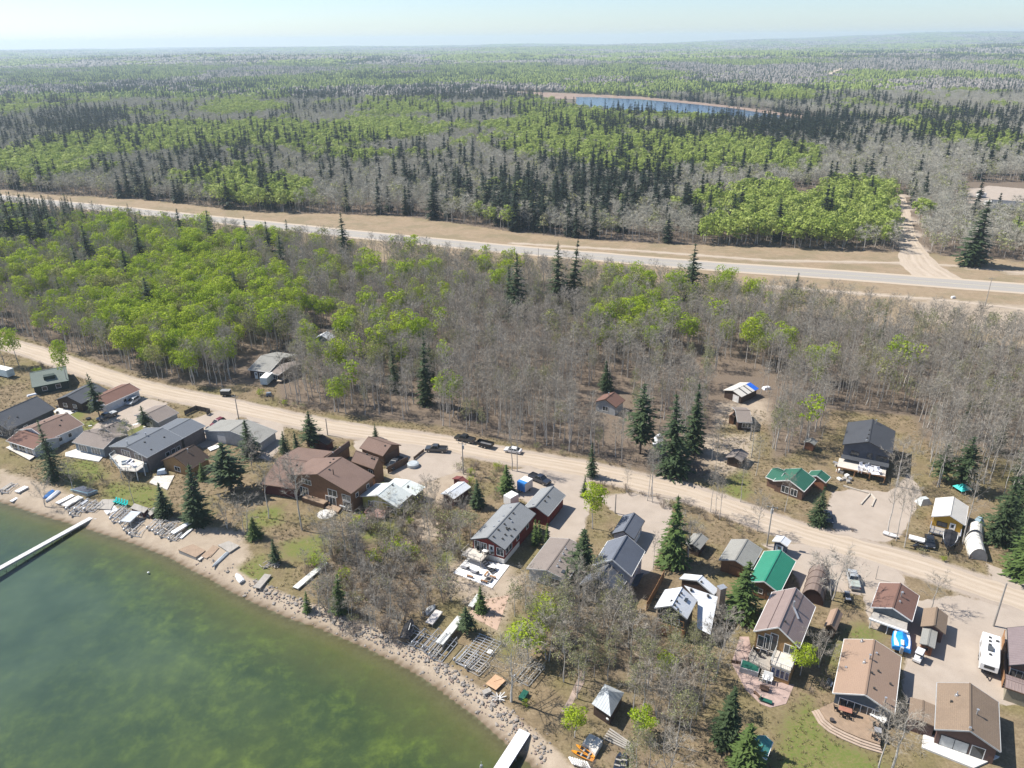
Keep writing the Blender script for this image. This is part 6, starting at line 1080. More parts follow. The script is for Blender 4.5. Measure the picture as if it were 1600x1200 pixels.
b=MB(); b.prism([(-132.74,199.84),(-132.53,205.39),(-125.13,201.98),(-127.61,196.42)],0,.12); tag(b.build('patio',CONC),'pale concrete court beside the slate-roofed house','patio')
for i,p in enumerate(((-127.93,198.06),(-126.94,199.70),(-133.04,202.81),(-130.98,198.96))): b=MB(); b.tube([(*p,.12),(*p,.6)],[.35,.42],10); tag(b.build('planter',paint('dark_pot',(.07,.06,.06))),'dark planter on the pale court, '+('lowest','rightmost','uppermost left','lower left')[i],'planter')
b=MB(); p=(-138.72,201.72); b.box((*p,4.75),(2.6,1.0,.35),.7,.8); tag(b.build('white_kayak',C_WHITE),'white kayak-like cover resting on the slate roof ridge','cover')
b=MB(); b.prism([(-106.11,191.24),(-102.89,194.51),(-102.09,193.59),(-105.41,190.57)],0,.05); tag(b.build('walkway',CONC),'pale walkway from the small taupe cabin across the lawn','path')
b=MB(); b.prism([(-79.84,176.88),(-77.62,179.19),(-76.51,177.59),(-78.53,175.31)],.1,.3); tag(b.build('white_slab',DOCKW),'white boards lying by the pale grey garage','boards')
b=MB(); b.prism([(7.17,89.57),(8.51,91.88),(10.29,96.17),(11.26,98.27),(11.89,97.65),(11.33,95.28),(9.63,92.15),(8.32,89.15)],0,.05); tag(b.build('stone_path',paint('stone_path',(.36,.28,.23),.9,.3,.7)),'curving brown stone path between the grove and the shore grass','path')
b=MB(); b.prism([(-8.74,112.33),(-5.58,116.45),(-0.93,117.55),(-3.14,107.95)],0,.035); tag(b.build('sand_pad',paint('pinkish_sand',(.46,.33,.25),.95,.15,.5)),'smooth pinkish sand pad below the white patio','path')
# ---- stumps and firewood, pallets
b=MB(); pp=(-49.42,127.11); rr=random.Random(4)
for i in range(26): x=pp[0]+rr.uniform(-1.6,1.6); y=pp[1]+rr.uniform(-1,1); a=rr.uniform(0,3.1); b.beam((x,y,.1+.03*i%.5),(x+math.cos(a)*1.2,y+math.sin(a)*1.2,.15+.03*i%.5),.13)
o=b.build('brushwood_pile',OLDW); tag(o,'heap of grey driftwood beside the small wooden jetty','woodpile')
# ---- fences and hedges
def fence(label,pts,h,m,bay=2.0,th=.05,pm=None,cap=None):
    o=thing('fence',label,'fence',(*pts[0],0)); org=tuple(o.location); pm=pm or m
    for p,q in zip(pts,pts[1:]):
        p,q=V2(p),V2(q); L=(q-p).length; n=max(1,int(round(L/bay)))
        for i in range(n):
            a,c=p.lerp(q,i/n),p.lerp(q,(i+1)/n); k=max(2,int((c-a).length/.5))
            for j in range(k): u,v=a.lerp(c,j/k+.01),a.lerp(c,(j+1)/k-.01); b=MB(); b.beam((u.x,u.y,h/2+.03),(v.x,v.y,h/2+.03),th,h-.06+.03*((i*7+j*3)%3-1)); b.build('board',m,o,org)
            b=MB(); b.box((a.x,a.y,h/2+.04),(.12,.12,h+.08)); b.build('post',pm,o,org)
    return o
fence('orange-brown board fence beside the white metal-roofed house',[(24.52,112.85),(27.15,117.68),(29.53,122.24)],2.0,BOARD)
fence('dark board fence along the driveway of the brown house',[(-30.68,163.35),(-26.25,168.24)],1.9,BROWNTRIM); fence('dark weathered board fence around the patch of lawn by the road',[(-93.39,196.79),(-91.38,200.25),(-86.63,198.02),(-87.08,196.41)],1.5,paint('dark_fence',(.10,.085,.075),.85,.3))
fence('orange board fence behind the white travel trailer',[(85.77,104.58),(81.45,97.59),(79.15,93.48)],1.9,BOARD); fence('low rustic fence on the brown lot beside the gravel road',[(-25.07,169.93),(-22.90,174.11)],.9,BROWNTRIM)
fence('low grey fence along the flagstones',[(36.80,99.51),(38.52,99.05)],.7,BROWNTRIM); fence('short board fence near the blue-grey house side deck',[(21.76,117.44),(23.98,120.97)],1.5,paint('grey_fence',(.2,.2,.2),.85,.3))
# retaining timber U in the new house yard
b=MB(); L_=[(78.80,147.36),(82.89,151.86),(82.99,149.54),(80.89,146.49)]; [b.beam((*p,.15),(*q,.15),.3,.3) for p,q in zip(L_,L_[1:])]; tag(b.build('timber_edging',paint('pale_kerb',(.50,.45,.38),.9,.2)),'pale timber edging in the yard of the new house','edging'); b=MB(); L_=[(77.92,155.23),(79.86,153.69),(82.58,151.86)]; [b.beam((*p,.2),(*q,.2),.25,.4) for p,q in zip(L_,L_[1:])]; tag(b.build('timber_edging',paint('pale_kerb',(.50,.45,.38),.9,.2)),'long low timber wall in front of the new house','edging')
# ---- utility poles
def pole(p,lab,tr=False,arm=True,r=.16):
    x,y,h=p; o=thing('utility_pole',lab,'utility pole',(x,y,0),1.2); b=MB(); b.tube([(0,0,-.2),(0,0,h)],[r,r*.65],8); b.build('pole',OLDW,o)
    if arm:
        b=MB(); b.box((0,0,h-.6),(.1,2.2,.12)); c=b.build('crossarm',OLDW,o)
        for s in (-1,0,1): b=MB(); b.tube([(0,s*.95,h-.54),(0,s*.95,h-.3)],.06,6); b.build('insulator',GREYTRIM,c)
    if tr: b=MB(); b.tube([(.35,0,h-2.2),(.35,0,h-1.2)],.28,10); b.build('transformer',GREYTRIM,o)
pole((-77.22,194.03,7.6),'utility pole beside the pale grey garage, on the road edge'); pole((-49.92,183.82,5.0),'short utility pole by the open-crowned pine',False,False); pole((-12.14,162.63,9.1),'utility pole in the brush below the parked dump trailer',True); pole((22.77,144.99,5.0),'stubby pole left of the blue-grey garage',False,False); pole((52.85,132.31,10.1),'utility pole with a transformer by the log cottage bend',True); pole((86.07,107.82,9.6),'leaning grey utility pole on the gravel apron at the right',False,False,.2); pole((12.53,341.12,11.0),'utility pole against the highway in the middle',False,False); pole((185.68,286.39,11.6),'utility pole on the highway verge at the right'); pole((70.72,121.18,3.2),'thin pole at the corner of the brown bungalow',False,False,.07); pole((64.35,188.79,5.9) if False else (62.62,178.44,4.4),'wooden post in front of the faded forest cabin',False,False)
for p in ((178.45,296.44),): b=MB(); b.box((*p,.45),(1.6,.9,.8),.2,.85); tag(b.build('white_marker',WHITE),'small white object on the verge south of the highway','box')
# ---- rocks
rk=[]
for s in range(4):
    bm=bmesh.new(); bmesh.ops.create_icosphere(bm,subdivisions=1,radius=1); r=random.Random(s)
    for v in bm.verts: v.co*=r.uniform(.7,1.15); v.co.z*=.65
    me=bpy.data.meshes.new('boulder'); bm.to_mesh(me); bm.free(); rk.append(me)
RM=[paint('pale_rock',(.29,.26,.23),.9,.35,1.5),paint('grey_rock',(.21,.195,.185),.9,.35,1.5),paint('pink_rock',(.27,.205,.17),.9,.3,1.5)]
for me in rk: me.materials.append(RM[0])
SH=np.array(SHORE); rr=random.Random(9); Vv=[];Ff=[];Mi=[]
SL=np.concatenate([[0],np.cumsum(np.hypot(*(SH[1:]-SH[:-1]).T))])
def shorept(t): x=np.interp(t,SL,SH[:,0]); y=np.interp(t,SL,SH[:,1]); x2=np.interp(t+.5,SL,SH[:,0]); y2=np.interp(t+.5,SL,SH[:,1]); d=Vector((x2-x,y2-y)).normalized(); return x,y,Vector((-d.y,d.x))
def tof(q): a=np.array(q); return SL[np.argmin(np.hypot(*(SH-a).T))]
t0,t1=tof((-66.13,127.94)),tof((3.17,79.69)); nb=0
b=MB()
for i in range(1250):
    t=rr.uniform(t0,t1); u=(t-t0)/(t1-t0); x,y,nn=shorept(t); o=rr.gauss(2.7,.75) if rr.random()<.8 else rr.uniform(.1,4.5); 
    if vnoise(np.array([t]),np.array([0.]),9,3)[0]<.28 and rr.random()<.8: continue
    x+=nn.x*o; y+=nn.y*o; sz=rr.choice((.08,.11,.14,.17,.22,.30))*rr.uniform(.8,1.3); z=tz1(x,y)
    if sz>.33 and nb<60:
        nb+=1; oo=bpy.data.objects.new('boulder',rr.choice(rk)); COL.objects.link(oo); oo.location=(x,y,z+.1); oo.scale=(sz*1.3,sz,sz); oo.rotation_euler=(0,0,rr.uniform(0,6)); tag(oo,'pale boulder in the rock bank along the shore','boulder','boulders of the shore bank'); continue
    me=rk[i%4]; k=len(b.v); a=rr.uniform(0,6); ca,sa=math.cos(a)*sz,math.sin(a)*sz; b.cur=rr.choice((0,0,1,2))
    for v in me.vertices: b.v.append((x+v.co.x*ca-v.co.y*sa,y+v.co.x*sa+v.co.y*ca,z+.05+v.co.z*sz))
    for f in me.polygons: b.f.append(tuple(k+q for q in f.vertices)); b.mi.append(b.cur); b.uv.append(None)
tag(b.build('riprap',RM),None,None,None,'stuff')
# ================================================================ VEGETATION
def leafmat(name,c,c2,trans=.35,rv=.35):
    n=NT(name); oi=n.new('ShaderNodeObjectInfo').outputs['Random']; p=n.obj()
    f=n.noise(p,.9,3); a=n.mix(n.math('MULTIPLY',oi,1),c,c2); a=n.mix(.45,a,n.ramp(f,[(.35,tuple(x*.6 for x in c)),(.65,tuple(min(1,x*1.2) for x in c2))]))
    n.col(a); n.rough(.7); n.b.inputs['Specular IOR Level'].default_value=.2
    tl=n.new('ShaderNodeBsdfTranslucent'); n.l(a,tl.inputs[0]); ms=n.new('ShaderNodeMixShader'); ms.inputs[0].default_value=trans
    n.l(n.b.outputs[0],ms.inputs[1]); n.l(tl.outputs[0],ms.inputs[2]); n.l(ms.outputs[0],n.n['Material Output'].inputs['Surface']); return n.m
def barkmat(name,c,c2):
    n=NT(name); oi=n.new('ShaderNodeObjectInfo').outputs['Random']; p=n.obj()
    mp=n.new('ShaderNodeMapping'); mp.inputs['Scale'].default_value=(3,3,.7); n.l(p,mp.inputs[0]); f=n.noise(mp.outputs[0],1.2,4,.7)
    a=n.mix(oi,c,c2); a=n.mix(n.ramp(f,[(.42,(0,0,0)),(.66,(.75,.75,.75))]),a,tuple(x*.35 for x in c)); n.col(a); n.rough(.9); n.b.inputs['Specular IOR Level'].default_value=.1; return n.m
M_aspen=barkmat('aspen_bark',(.66,.62,.56),(.46,.425,.38)); M_dark=barkmat('dark_bark',(.15,.12,.10),(.11,.09,.075))
M_twig=barkmat('grey_twigs',(.43,.39,.33),(.31,.275,.225)); M_brush=barkmat('brush_twigs',(.36,.30,.25),(.27,.22,.175))
M_leaf=leafmat('young_aspen_leaves',(.24,.36,.012),(.42,.50,.035)); M_bud=leafmat('catkin_buds',(.30,.32,.13),(.36,.36,.17),.3)
M_cg=leafmat('distant_green_canopy',(.23,.31,.05),(.31,.37,.09),.25); M_cr=leafmat('distant_bare_canopy',(.27,.245,.22),(.32,.29,.255),.1); M_cs=leafmat('distant_spruce_canopy',(.045,.07,.04),(.06,.085,.045),.05)
M_ftw=barkmat('far_grey_twigs',(.54,.515,.43),(.42,.395,.32))
M_fl=leafmat('far_aspen_leaves',(.27,.36,.05),(.40,.455,.13),.35)  # less saturated than the near leaves: distance haze put into the colour
M_ms=leafmat('forest_spruce_needles',(.026,.044,.026),(.04,.058,.032),.06)
M_needle=leafmat('spruce_needles',(.045,.075,.032),(.065,.095,.04),.12); M_needle2=leafmat('bright_spruce_needles',(.075,.125,.035),(.10,.15,.04),.15)
def tri_strip(v,f,p,q,w,rnd):
    d=(q-p); n=d.cross(Vector((rnd.uniform(-1,1),rnd.uniform(-1,1),rnd.uniform(-1,1))))
    if n.length<1e-6: return
    n.normalize(); b=len(v); v.extend((p+n*w/2,p-n*w/2,q)); f.append((b,b+1,b+2))
class TM:
    def __init__(s): s.v=[];s.f=[]
    def tube(s,pts,rad,n=4):
        rings=[]
        for i,p in enumerate(pts):
            d=(pts[min(i+1,len(pts)-1)]-pts[max(i-1,0)]).normalized(); up=Vector((0,0,1)) if abs(d.z)<.9 else Vector((1,0,0)); a=d.cross(up).normalized(); b=a.cross(d)
            k=len(s.v); r=rad[i]
            for j in range(n): s.v.append(p+a*r*math.cos(6.2832*j/n)+b*r*math.sin(6.2832*j/n))
            rings.append(k)
        for r0,r1 in zip(rings,rings[1:]):
            for j in range(n): s.f.append((r0+j,r0+(j+1)%n,r1+(j+1)%n)); s.f.append((r0+j,r1+(j+1)%n,r1+j))
    def mesh(s,name,mat):
        me=bpy.data.meshes.new(name); me.from_pydata([tuple(x) for x in s.v],[],s.f); me.materials.append(mat); me.update(); return me
def rdir(rnd): 
    z=rnd.uniform(-1,1); a=rnd.uniform(0,6.2832); r=math.sqrt(1-z*z); return Vector((r*math.cos(a),r*math.sin(a),z))
def decid(seed,h,crown0=.45,spread=.2,nb=20,nsub=5,ntw=6,twl=1.1,tww=.035,leaves=0,ls=.34,multi=1,leafz=.2,asc=.75,mat=None,leafm=None,barkm=None,trk=.011):
    "trunk mesh + crown mesh (limbs, twigs and any leaves) of a deciduous tree of height h"
    rnd=random.Random(seed); T=TM(); C=TM(); Lf=TM(); tips=[]
    for m in range(multi):
        base=Vector((rnd.uniform(-.3,.3),rnd.uniform(-.3,.3),0)) if multi>1 else Vector((0,0,0)); lean=Vector((rnd.uniform(-1,1),rnd.uniform(-1,1),0))*(.22 if multi>1 else .045)
        hh=h*rnd.uniform(.8,1) if multi>1 else h; k=7; pts=[];
        for i in range(k):
            t=i/(k-1); pts.append(base+lean*hh*t*(.5+.5*t)+Vector((rnd.uniform(-1,1),rnd.uniform(-1,1),0))*.012*hh*(1 if i else 0)+Vector((0,0,hh*t)))
        r0=hh*trk/ (1.3 if multi>1 else 1); T.tube(pts,[r0*(1-.88*i/(k-1)) for i in range(k)],6)
        def tp(t):
            x=t*(k-1); i=min(int(x),k-2); return pts[i].lerp(pts[i+1],x-i)
        for bi in range(nb//multi):
            t=crown0+(1-crown0)*(bi+rnd.random())/(nb//multi)*.98; p=tp(t); az=bi*2.4+rnd.uniform(-.6,.6)
            prof=math.sin(min(1,(1-(t-crown0)/(1-crown0))*.85+.15)*1.57)
            L=hh*spread*(.45+.75*prof)*rnd.uniform(.7,1.15); el=asc*rnd.uniform(.6,1.2)
            d=Vector((math.cos(az)*math.cos(el),math.sin(az)*math.cos(el),math.sin(el)))
            q=p+d*L*.55+rdir(rnd)*L*.06; e=q+(d+Vector((0,0,.25))+rdir(rnd)*.25).normalized()*L*.5
            rb=max(.012,r0*.34*(1-t*.6)); C.tube([p,q,e],[rb,rb*.6,rb*.2],3); tips+= [e]
            for si in range(nsub):
                s=rnd.uniform(.25,1); o=p.lerp(q,s/.55) if s<.55 else q.lerp(e,(s-.55)/.45)
                d2=(d+rdir(rnd)*.85+Vector((0,0,.2))).normalized(); l2=L*rnd.uniform(.22,.45)*(1.2-s*.4); g=o+d2*l2
                C.tube([o,g],[rb*.35,.008],3); tips.append(g)
                for ti in range(ntw):
                    o2=o.lerp(g,rnd.uniform(.1,1)); d3=(d2+rdir(rnd)*1.0).normalized(); tri_strip(C.v,C.f,o2,o2+d3*twl*rnd.uniform(.4,1),tww,rnd)
    if leaves:
        for i in range(leaves):
            c=rnd.choice(tips)+rdir(rnd)*abs(rnd.gauss(0,.55)); 
            if c.z<h*leafz: continue
            a=rdir(rnd); a.z=abs(a.z)*.6; u=rdir(rnd); u=(u-a*u.dot(a)).normalized() if a.length else u; v=a.cross(u); sz=ls*rnd.uniform(.6,1.3); b=len(Lf.v)
            Lf.v+= [c+u*sz*.6,c+v*sz*.5,c-u*sz*.6,c-v*sz*.5]; Lf.f+=[(b,b+1,b+2),(b,b+2,b+3)]
    me=C.mesh('crown',mat or M_twig)
    if leaves:
        nc=len(C.f); C.v+=Lf.v; off=len(C.v)-len(Lf.v); C.f+=[tuple(x+off for x in q) for q in Lf.f]; me=C.mesh('crown',mat or M_twig); me.materials.append(leafm or M_leaf)
        mi=[0]*nc+[1]*len(Lf.f); me.polygons.foreach_set('material_index',mi)
    return T.mesh('trunk',barkm or M_aspen),me
def conifer(seed,h,w,z0=.06,layers=15,per=8,bl=6,ts=.42,dens=1,mat=None,irregular=.24,droop=.35,top=.0):
    rnd=random.Random(seed); T=TM(); C=TM(); T.tube([Vector((0,0,0)),Vector((rnd.uniform(-.02,.02)*h,0,h*.5)),Vector((0,0,h*.97))],[h*.013,h*.008,.02],6)
    for i in range(layers):
        t=(i+rnd.uniform(-.3,.3))/(layers-1); t=min(max(t,0),1); z=h*(z0+(1-z0)*t*.97); R=w/2*((1-t)**.85*(1-top)+.035)*rnd.uniform(1-irregular,1+irregular)
        if t<.12: R*=.75+2*t
        k=max(4,int(per*(.55+.6*(1-t))))
        for j in range(k):
            az=6.2832*(j+rnd.uniform(-.35,.35))/k+i*.7; L=R*rnd.uniform(.72,1.15); el=.28*t-droop*(1-t)*.6
            d=Vector((math.cos(az),math.sin(az),math.tan(el))); p=Vector((0,0,min(h*.96,max(h*z0*.6,z+rnd.uniform(-.75,.75)*h/layers)))); side=Vector((-math.sin(az),math.cos(az),0))
            nb=max(2,int(bl*L/(w/2)+1.5))
            for q in range(nb):
                s=(q+rnd.uniform(.2,.9))/nb; c=p+d*L*s+Vector((0,0,-.10*L*s*s))+side*rnd.uniform(-.22,.22)*L*(.4+s*.5); sz=ts*(.75+.5*(1-s))*rnd.uniform(.7,1.25)*(.55+.45*(1-t))
                dd=(d+side*rnd.uniform(-.8,.8)+Vector((0,0,rnd.uniform(-.35,.25)))).normalized(); sd2=dd.cross(Vector((0,0,1))).normalized(); sd2=(sd2+Vector((0,0,rnd.uniform(-.5,.5)))).normalized()
                b=len(C.v); C.v+=[c-dd*sz*.5+sd2*sz*.42,c-dd*sz*.5-sd2*sz*.42,c+dd*sz*1.0-Vector((0,0,sz*.18))]; C.f.append((b,b+1,b+2))
    b=len(C.v); C.v+=[Vector((.12,0,h*.93)),Vector((-.1,.1,h*.93)),Vector((0,0,h*1.02)),Vector((0,-.12,h*.93))]; C.f+=[(b,b+1,b+2),(b+1,b+3,b+2),(b+3,b,b+2)]
    return T.mesh('trunk',M_dark),C.mesh('crown',mat or M_needle)
def bushmesh(seed,h,w,n=16,tw=9,mat=None,leaves=0,leafm=None):
    rnd=random.Random(seed); C=TM(); tips=[]
    for i in range(n):
        az=rnd.uniform(0,6.28); r=w*.5*math.sqrt(rnd.random()); b0=Vector((math.cos(az)*r*.3,math.sin(az)*r*.3,0)); e=Vector((math.cos(az)*r,math.sin(az)*r,h*rnd.uniform(.55,1)*(1-.35*(2*r/w)**2)))
        m=b0.lerp(e,.5)+rdir(rnd)*.15+Vector((0,0,.15*h)); C.tube([b0,m,e],[.03,.02,.006],3)
        for j in range(tw):
            o=b0.lerp(m,rnd.uniform(.4,1)) if rnd.random()<.35 else m.lerp(e,rnd.random()); d=((e-b0).normalized()+rdir(rnd)*.9).normalized(); q=o+d*rnd.uniform(.35,.95)*min(1,h*.4); tri_strip(C.v,C.f,o,q,.045,rnd); tips.append(q)
    nc=len(C.f)
    for i in range(leaves):
        c=rnd.choice(tips)+rdir(rnd)*.2; u=rdir(rnd); v=u.cross(rdir(rnd)); v.normalize(); sz=.2; b=len(C.v); C.v+=[c+u*sz*.6,c+v*sz*.5,c-u*sz*.6,c-v*sz*.5]; C.f+=[(b,b+1,b+2),(b,b+2,b+3)]
    me=C.mesh('branches',mat or M_brush)
    if leaves:
        me.materials.append(leafm or M_leaf); me.polygons.foreach_set('material_index',[0]*nc+[1]*(len(C.f)-nc))
    return me
def lumpy(seed,h,w,nl,per,ls,leafm=None,twigs=0,twl=1.2,tww=.05,c0=.5,nt=5,limbs=True,twm=None):
    "a crown built of foliage clumps: each clump a loose shell of leaves or twigs at the end of a limb"
    rnd=random.Random(seed); T=TM(); C=TM(); k=5; top=Vector((rnd.uniform(-.05,.05)*h,rnd.uniform(-.05,.05)*h,h*.86)); pts=[Vector((0,0,0)).lerp(top,i/(k-1))+Vector((rnd.uniform(-1,1),rnd.uniform(-1,1),0))*.012*h*(i>0) for i in range(k)]
    T.tube(pts,[h*.012*(1-.8*i/(k-1)) for i in range(k)],nt); cl=[]
    for i in range(nl):
        t=(i+.5)/nl; z=h*(c0+(.93-c0)*t); R=w/2*(.35+.65*math.sin(math.pi*(.18+.72*(1-t)))); az=i*2.4+rnd.uniform(-.5,.5); r=R*rnd.uniform(.35,.8); cl.append((Vector((math.cos(az)*r,math.sin(az)*r,z+rnd.uniform(-.4,.4)))+top*(z/h)*.0,w*rnd.uniform(.19,.29)))
    if limbs:
        for c,r in cl:
            o=pts[0].lerp(top,max(.2,min(.97,(c.z-math.hypot(c.x,c.y)*.7)/top.z))); C.tube([o,o.lerp(c,.55)+Vector((0,0,-.1)),c],[h*.0035,h*.0025,h*.001],3)
    for c,r in cl:
        for q in range(twigs):
            d=rdir(rnd); d.z=d.z*.7+.25; o=c+d*r*rnd.uniform(-.2,.5); d2=(d+rdir(rnd)*.5).normalized(); tri_strip(C.v,C.f,o,o+d2*twl*rnd.uniform(.5,1)*(r/1.3),tww,rnd)
    nc=len(C.f)
    for c,r in cl:
        for q in range(per):
            d=rdir(rnd); 
            if d.z<-.35 and rnd.random()<.6: d.z=-d.z
            p=c+Vector((d.x*r,d.y*r,d.z*r*.8))*rnd.uniform(.72,1.08); nn=(d+rdir(rnd)*.65).normalized(); u=nn.cross(rdir(rnd)).normalized(); v=nn.cross(u); sz=ls*rnd.uniform(.6,1.35); b=len(C.v)
            C.v+=[p+u*sz*.6,p+v*sz*.5,p-u*sz*.6,p-v*sz*.5]; C.f+=[(b,b+1,b+2),(b,b+2,b+3)]
    me=C.mesh('crown',twm or M_twig)
    if per: me.materials.append(leafm or M_leaf); me.polygons.foreach_set('material_index',[0]*nc+[1]*(len(C.f)-nc))
    return T.mesh('trunk',M_aspen),me
BARE=[decid(10+i,14,.42+.06*(i%3),.15+.025*(i%3),24,5,6,1.15,.042) for i in range(6)]
WIDE=[decid(40+i,9,.3,.34,24,6,7,1.0,.042,multi=1+i%2,asc=.65,trk=.016) for i in range(4)]
GREEN=[lumpy(60+i,13,6.0+.5*(i%3),14+i%3,105,.33,twigs=14,twl=1.4,tww=.03) for i in range(6)]
BUD=[decid(80+i,12,.42,.17,22,5,5,1.0,.042,leaves=620,ls=.24,leafm=M_bud) for i in range(4)]
SPR=[conifer(100+i,16,4.4+.6*(i%4),.03+.03*(i%3),21,12+i%3,8,.66,irregular=.16+.06*(i%4),droop=.2+.1*(i%3)) for i in range(8)]
PINE=[conifer(120+i,14,5.4,.26,14,12,8,.70,irregular=.4,droop=.1,top=0) for i in range(3)]
SPRB=[conifer(140+i,10,4.4,.03,17,13,8,.56,mat=M_needle2,irregular=.2) for i in range(3)]
THUJA=conifer(160,6,1.5,.01,16,9,4,.42,mat=M_needle2,irregular=.1,droop=-.8)
BUSH=[bushmesh(180+i,2.6,3.2,20,11) for i in range(4)]; BUSHG=[bushmesh(190+i,3.0,3.2,18,9,leaves=420) for i in range(3)]; BUSHB=[bushmesh(195+i,2.8,3.2,18,10,leaves=160,leafm=M_bud) for i in range(2)]
M_leaf2=leafmat('half_open_leaves',(.24,.26,.075),(.33,.33,.12),.35)
GREEN+=[lumpy(70+i,13,5.6+.5*(i%3),12+i%3,34,.36,leafm=M_leaf2,twigs=30,twl=1.5,tww=.03) for i in range(3)]+[lumpy(75+i,13,5.4,11,30,.42,twigs=30,twl=1.5,tww=.03) for i in range(3)]
tree_rng=random.Random(5)
ALLTREES=[]
def plant(kind,mesh,hm,x,y,h,label,cat,group=None,wid=1,z=None,rz=None):
    "one tree: an Empty at its foot carrying trunk and crown; meshes are shared"
    z=tz1(x,y) if z is None else z
    r=thing(kind,label,cat,(x,y,z-.05),0,group); r.rotation_euler=(tree_rng.gauss(0,.022),tree_rng.gauss(0,.022),tree_rng.uniform(0,6.28) if rz is None else rz); k=h/hm; r.scale=(k*wid,k*wid,k)
    for nm,me in zip(('trunk','crown'),mesh):
        o=bpy.data.objects.new(nm,me); COL.objects.link(o); o.parent=r
    return r
def plantbush(kind,me,hm,x,y,h,label,group=None,wid=1):
    o=bpy.data.objects.new(kind,me); COL.objects.link(o); k=h/hm; o.location=(x,y,tz1(x,y)-.03); o.scale=(k*wid,k*wid,k); o.rotation_euler=(0,0,tree_rng.uniform(0,6.28)); tag(o,label,'bush',group); return o
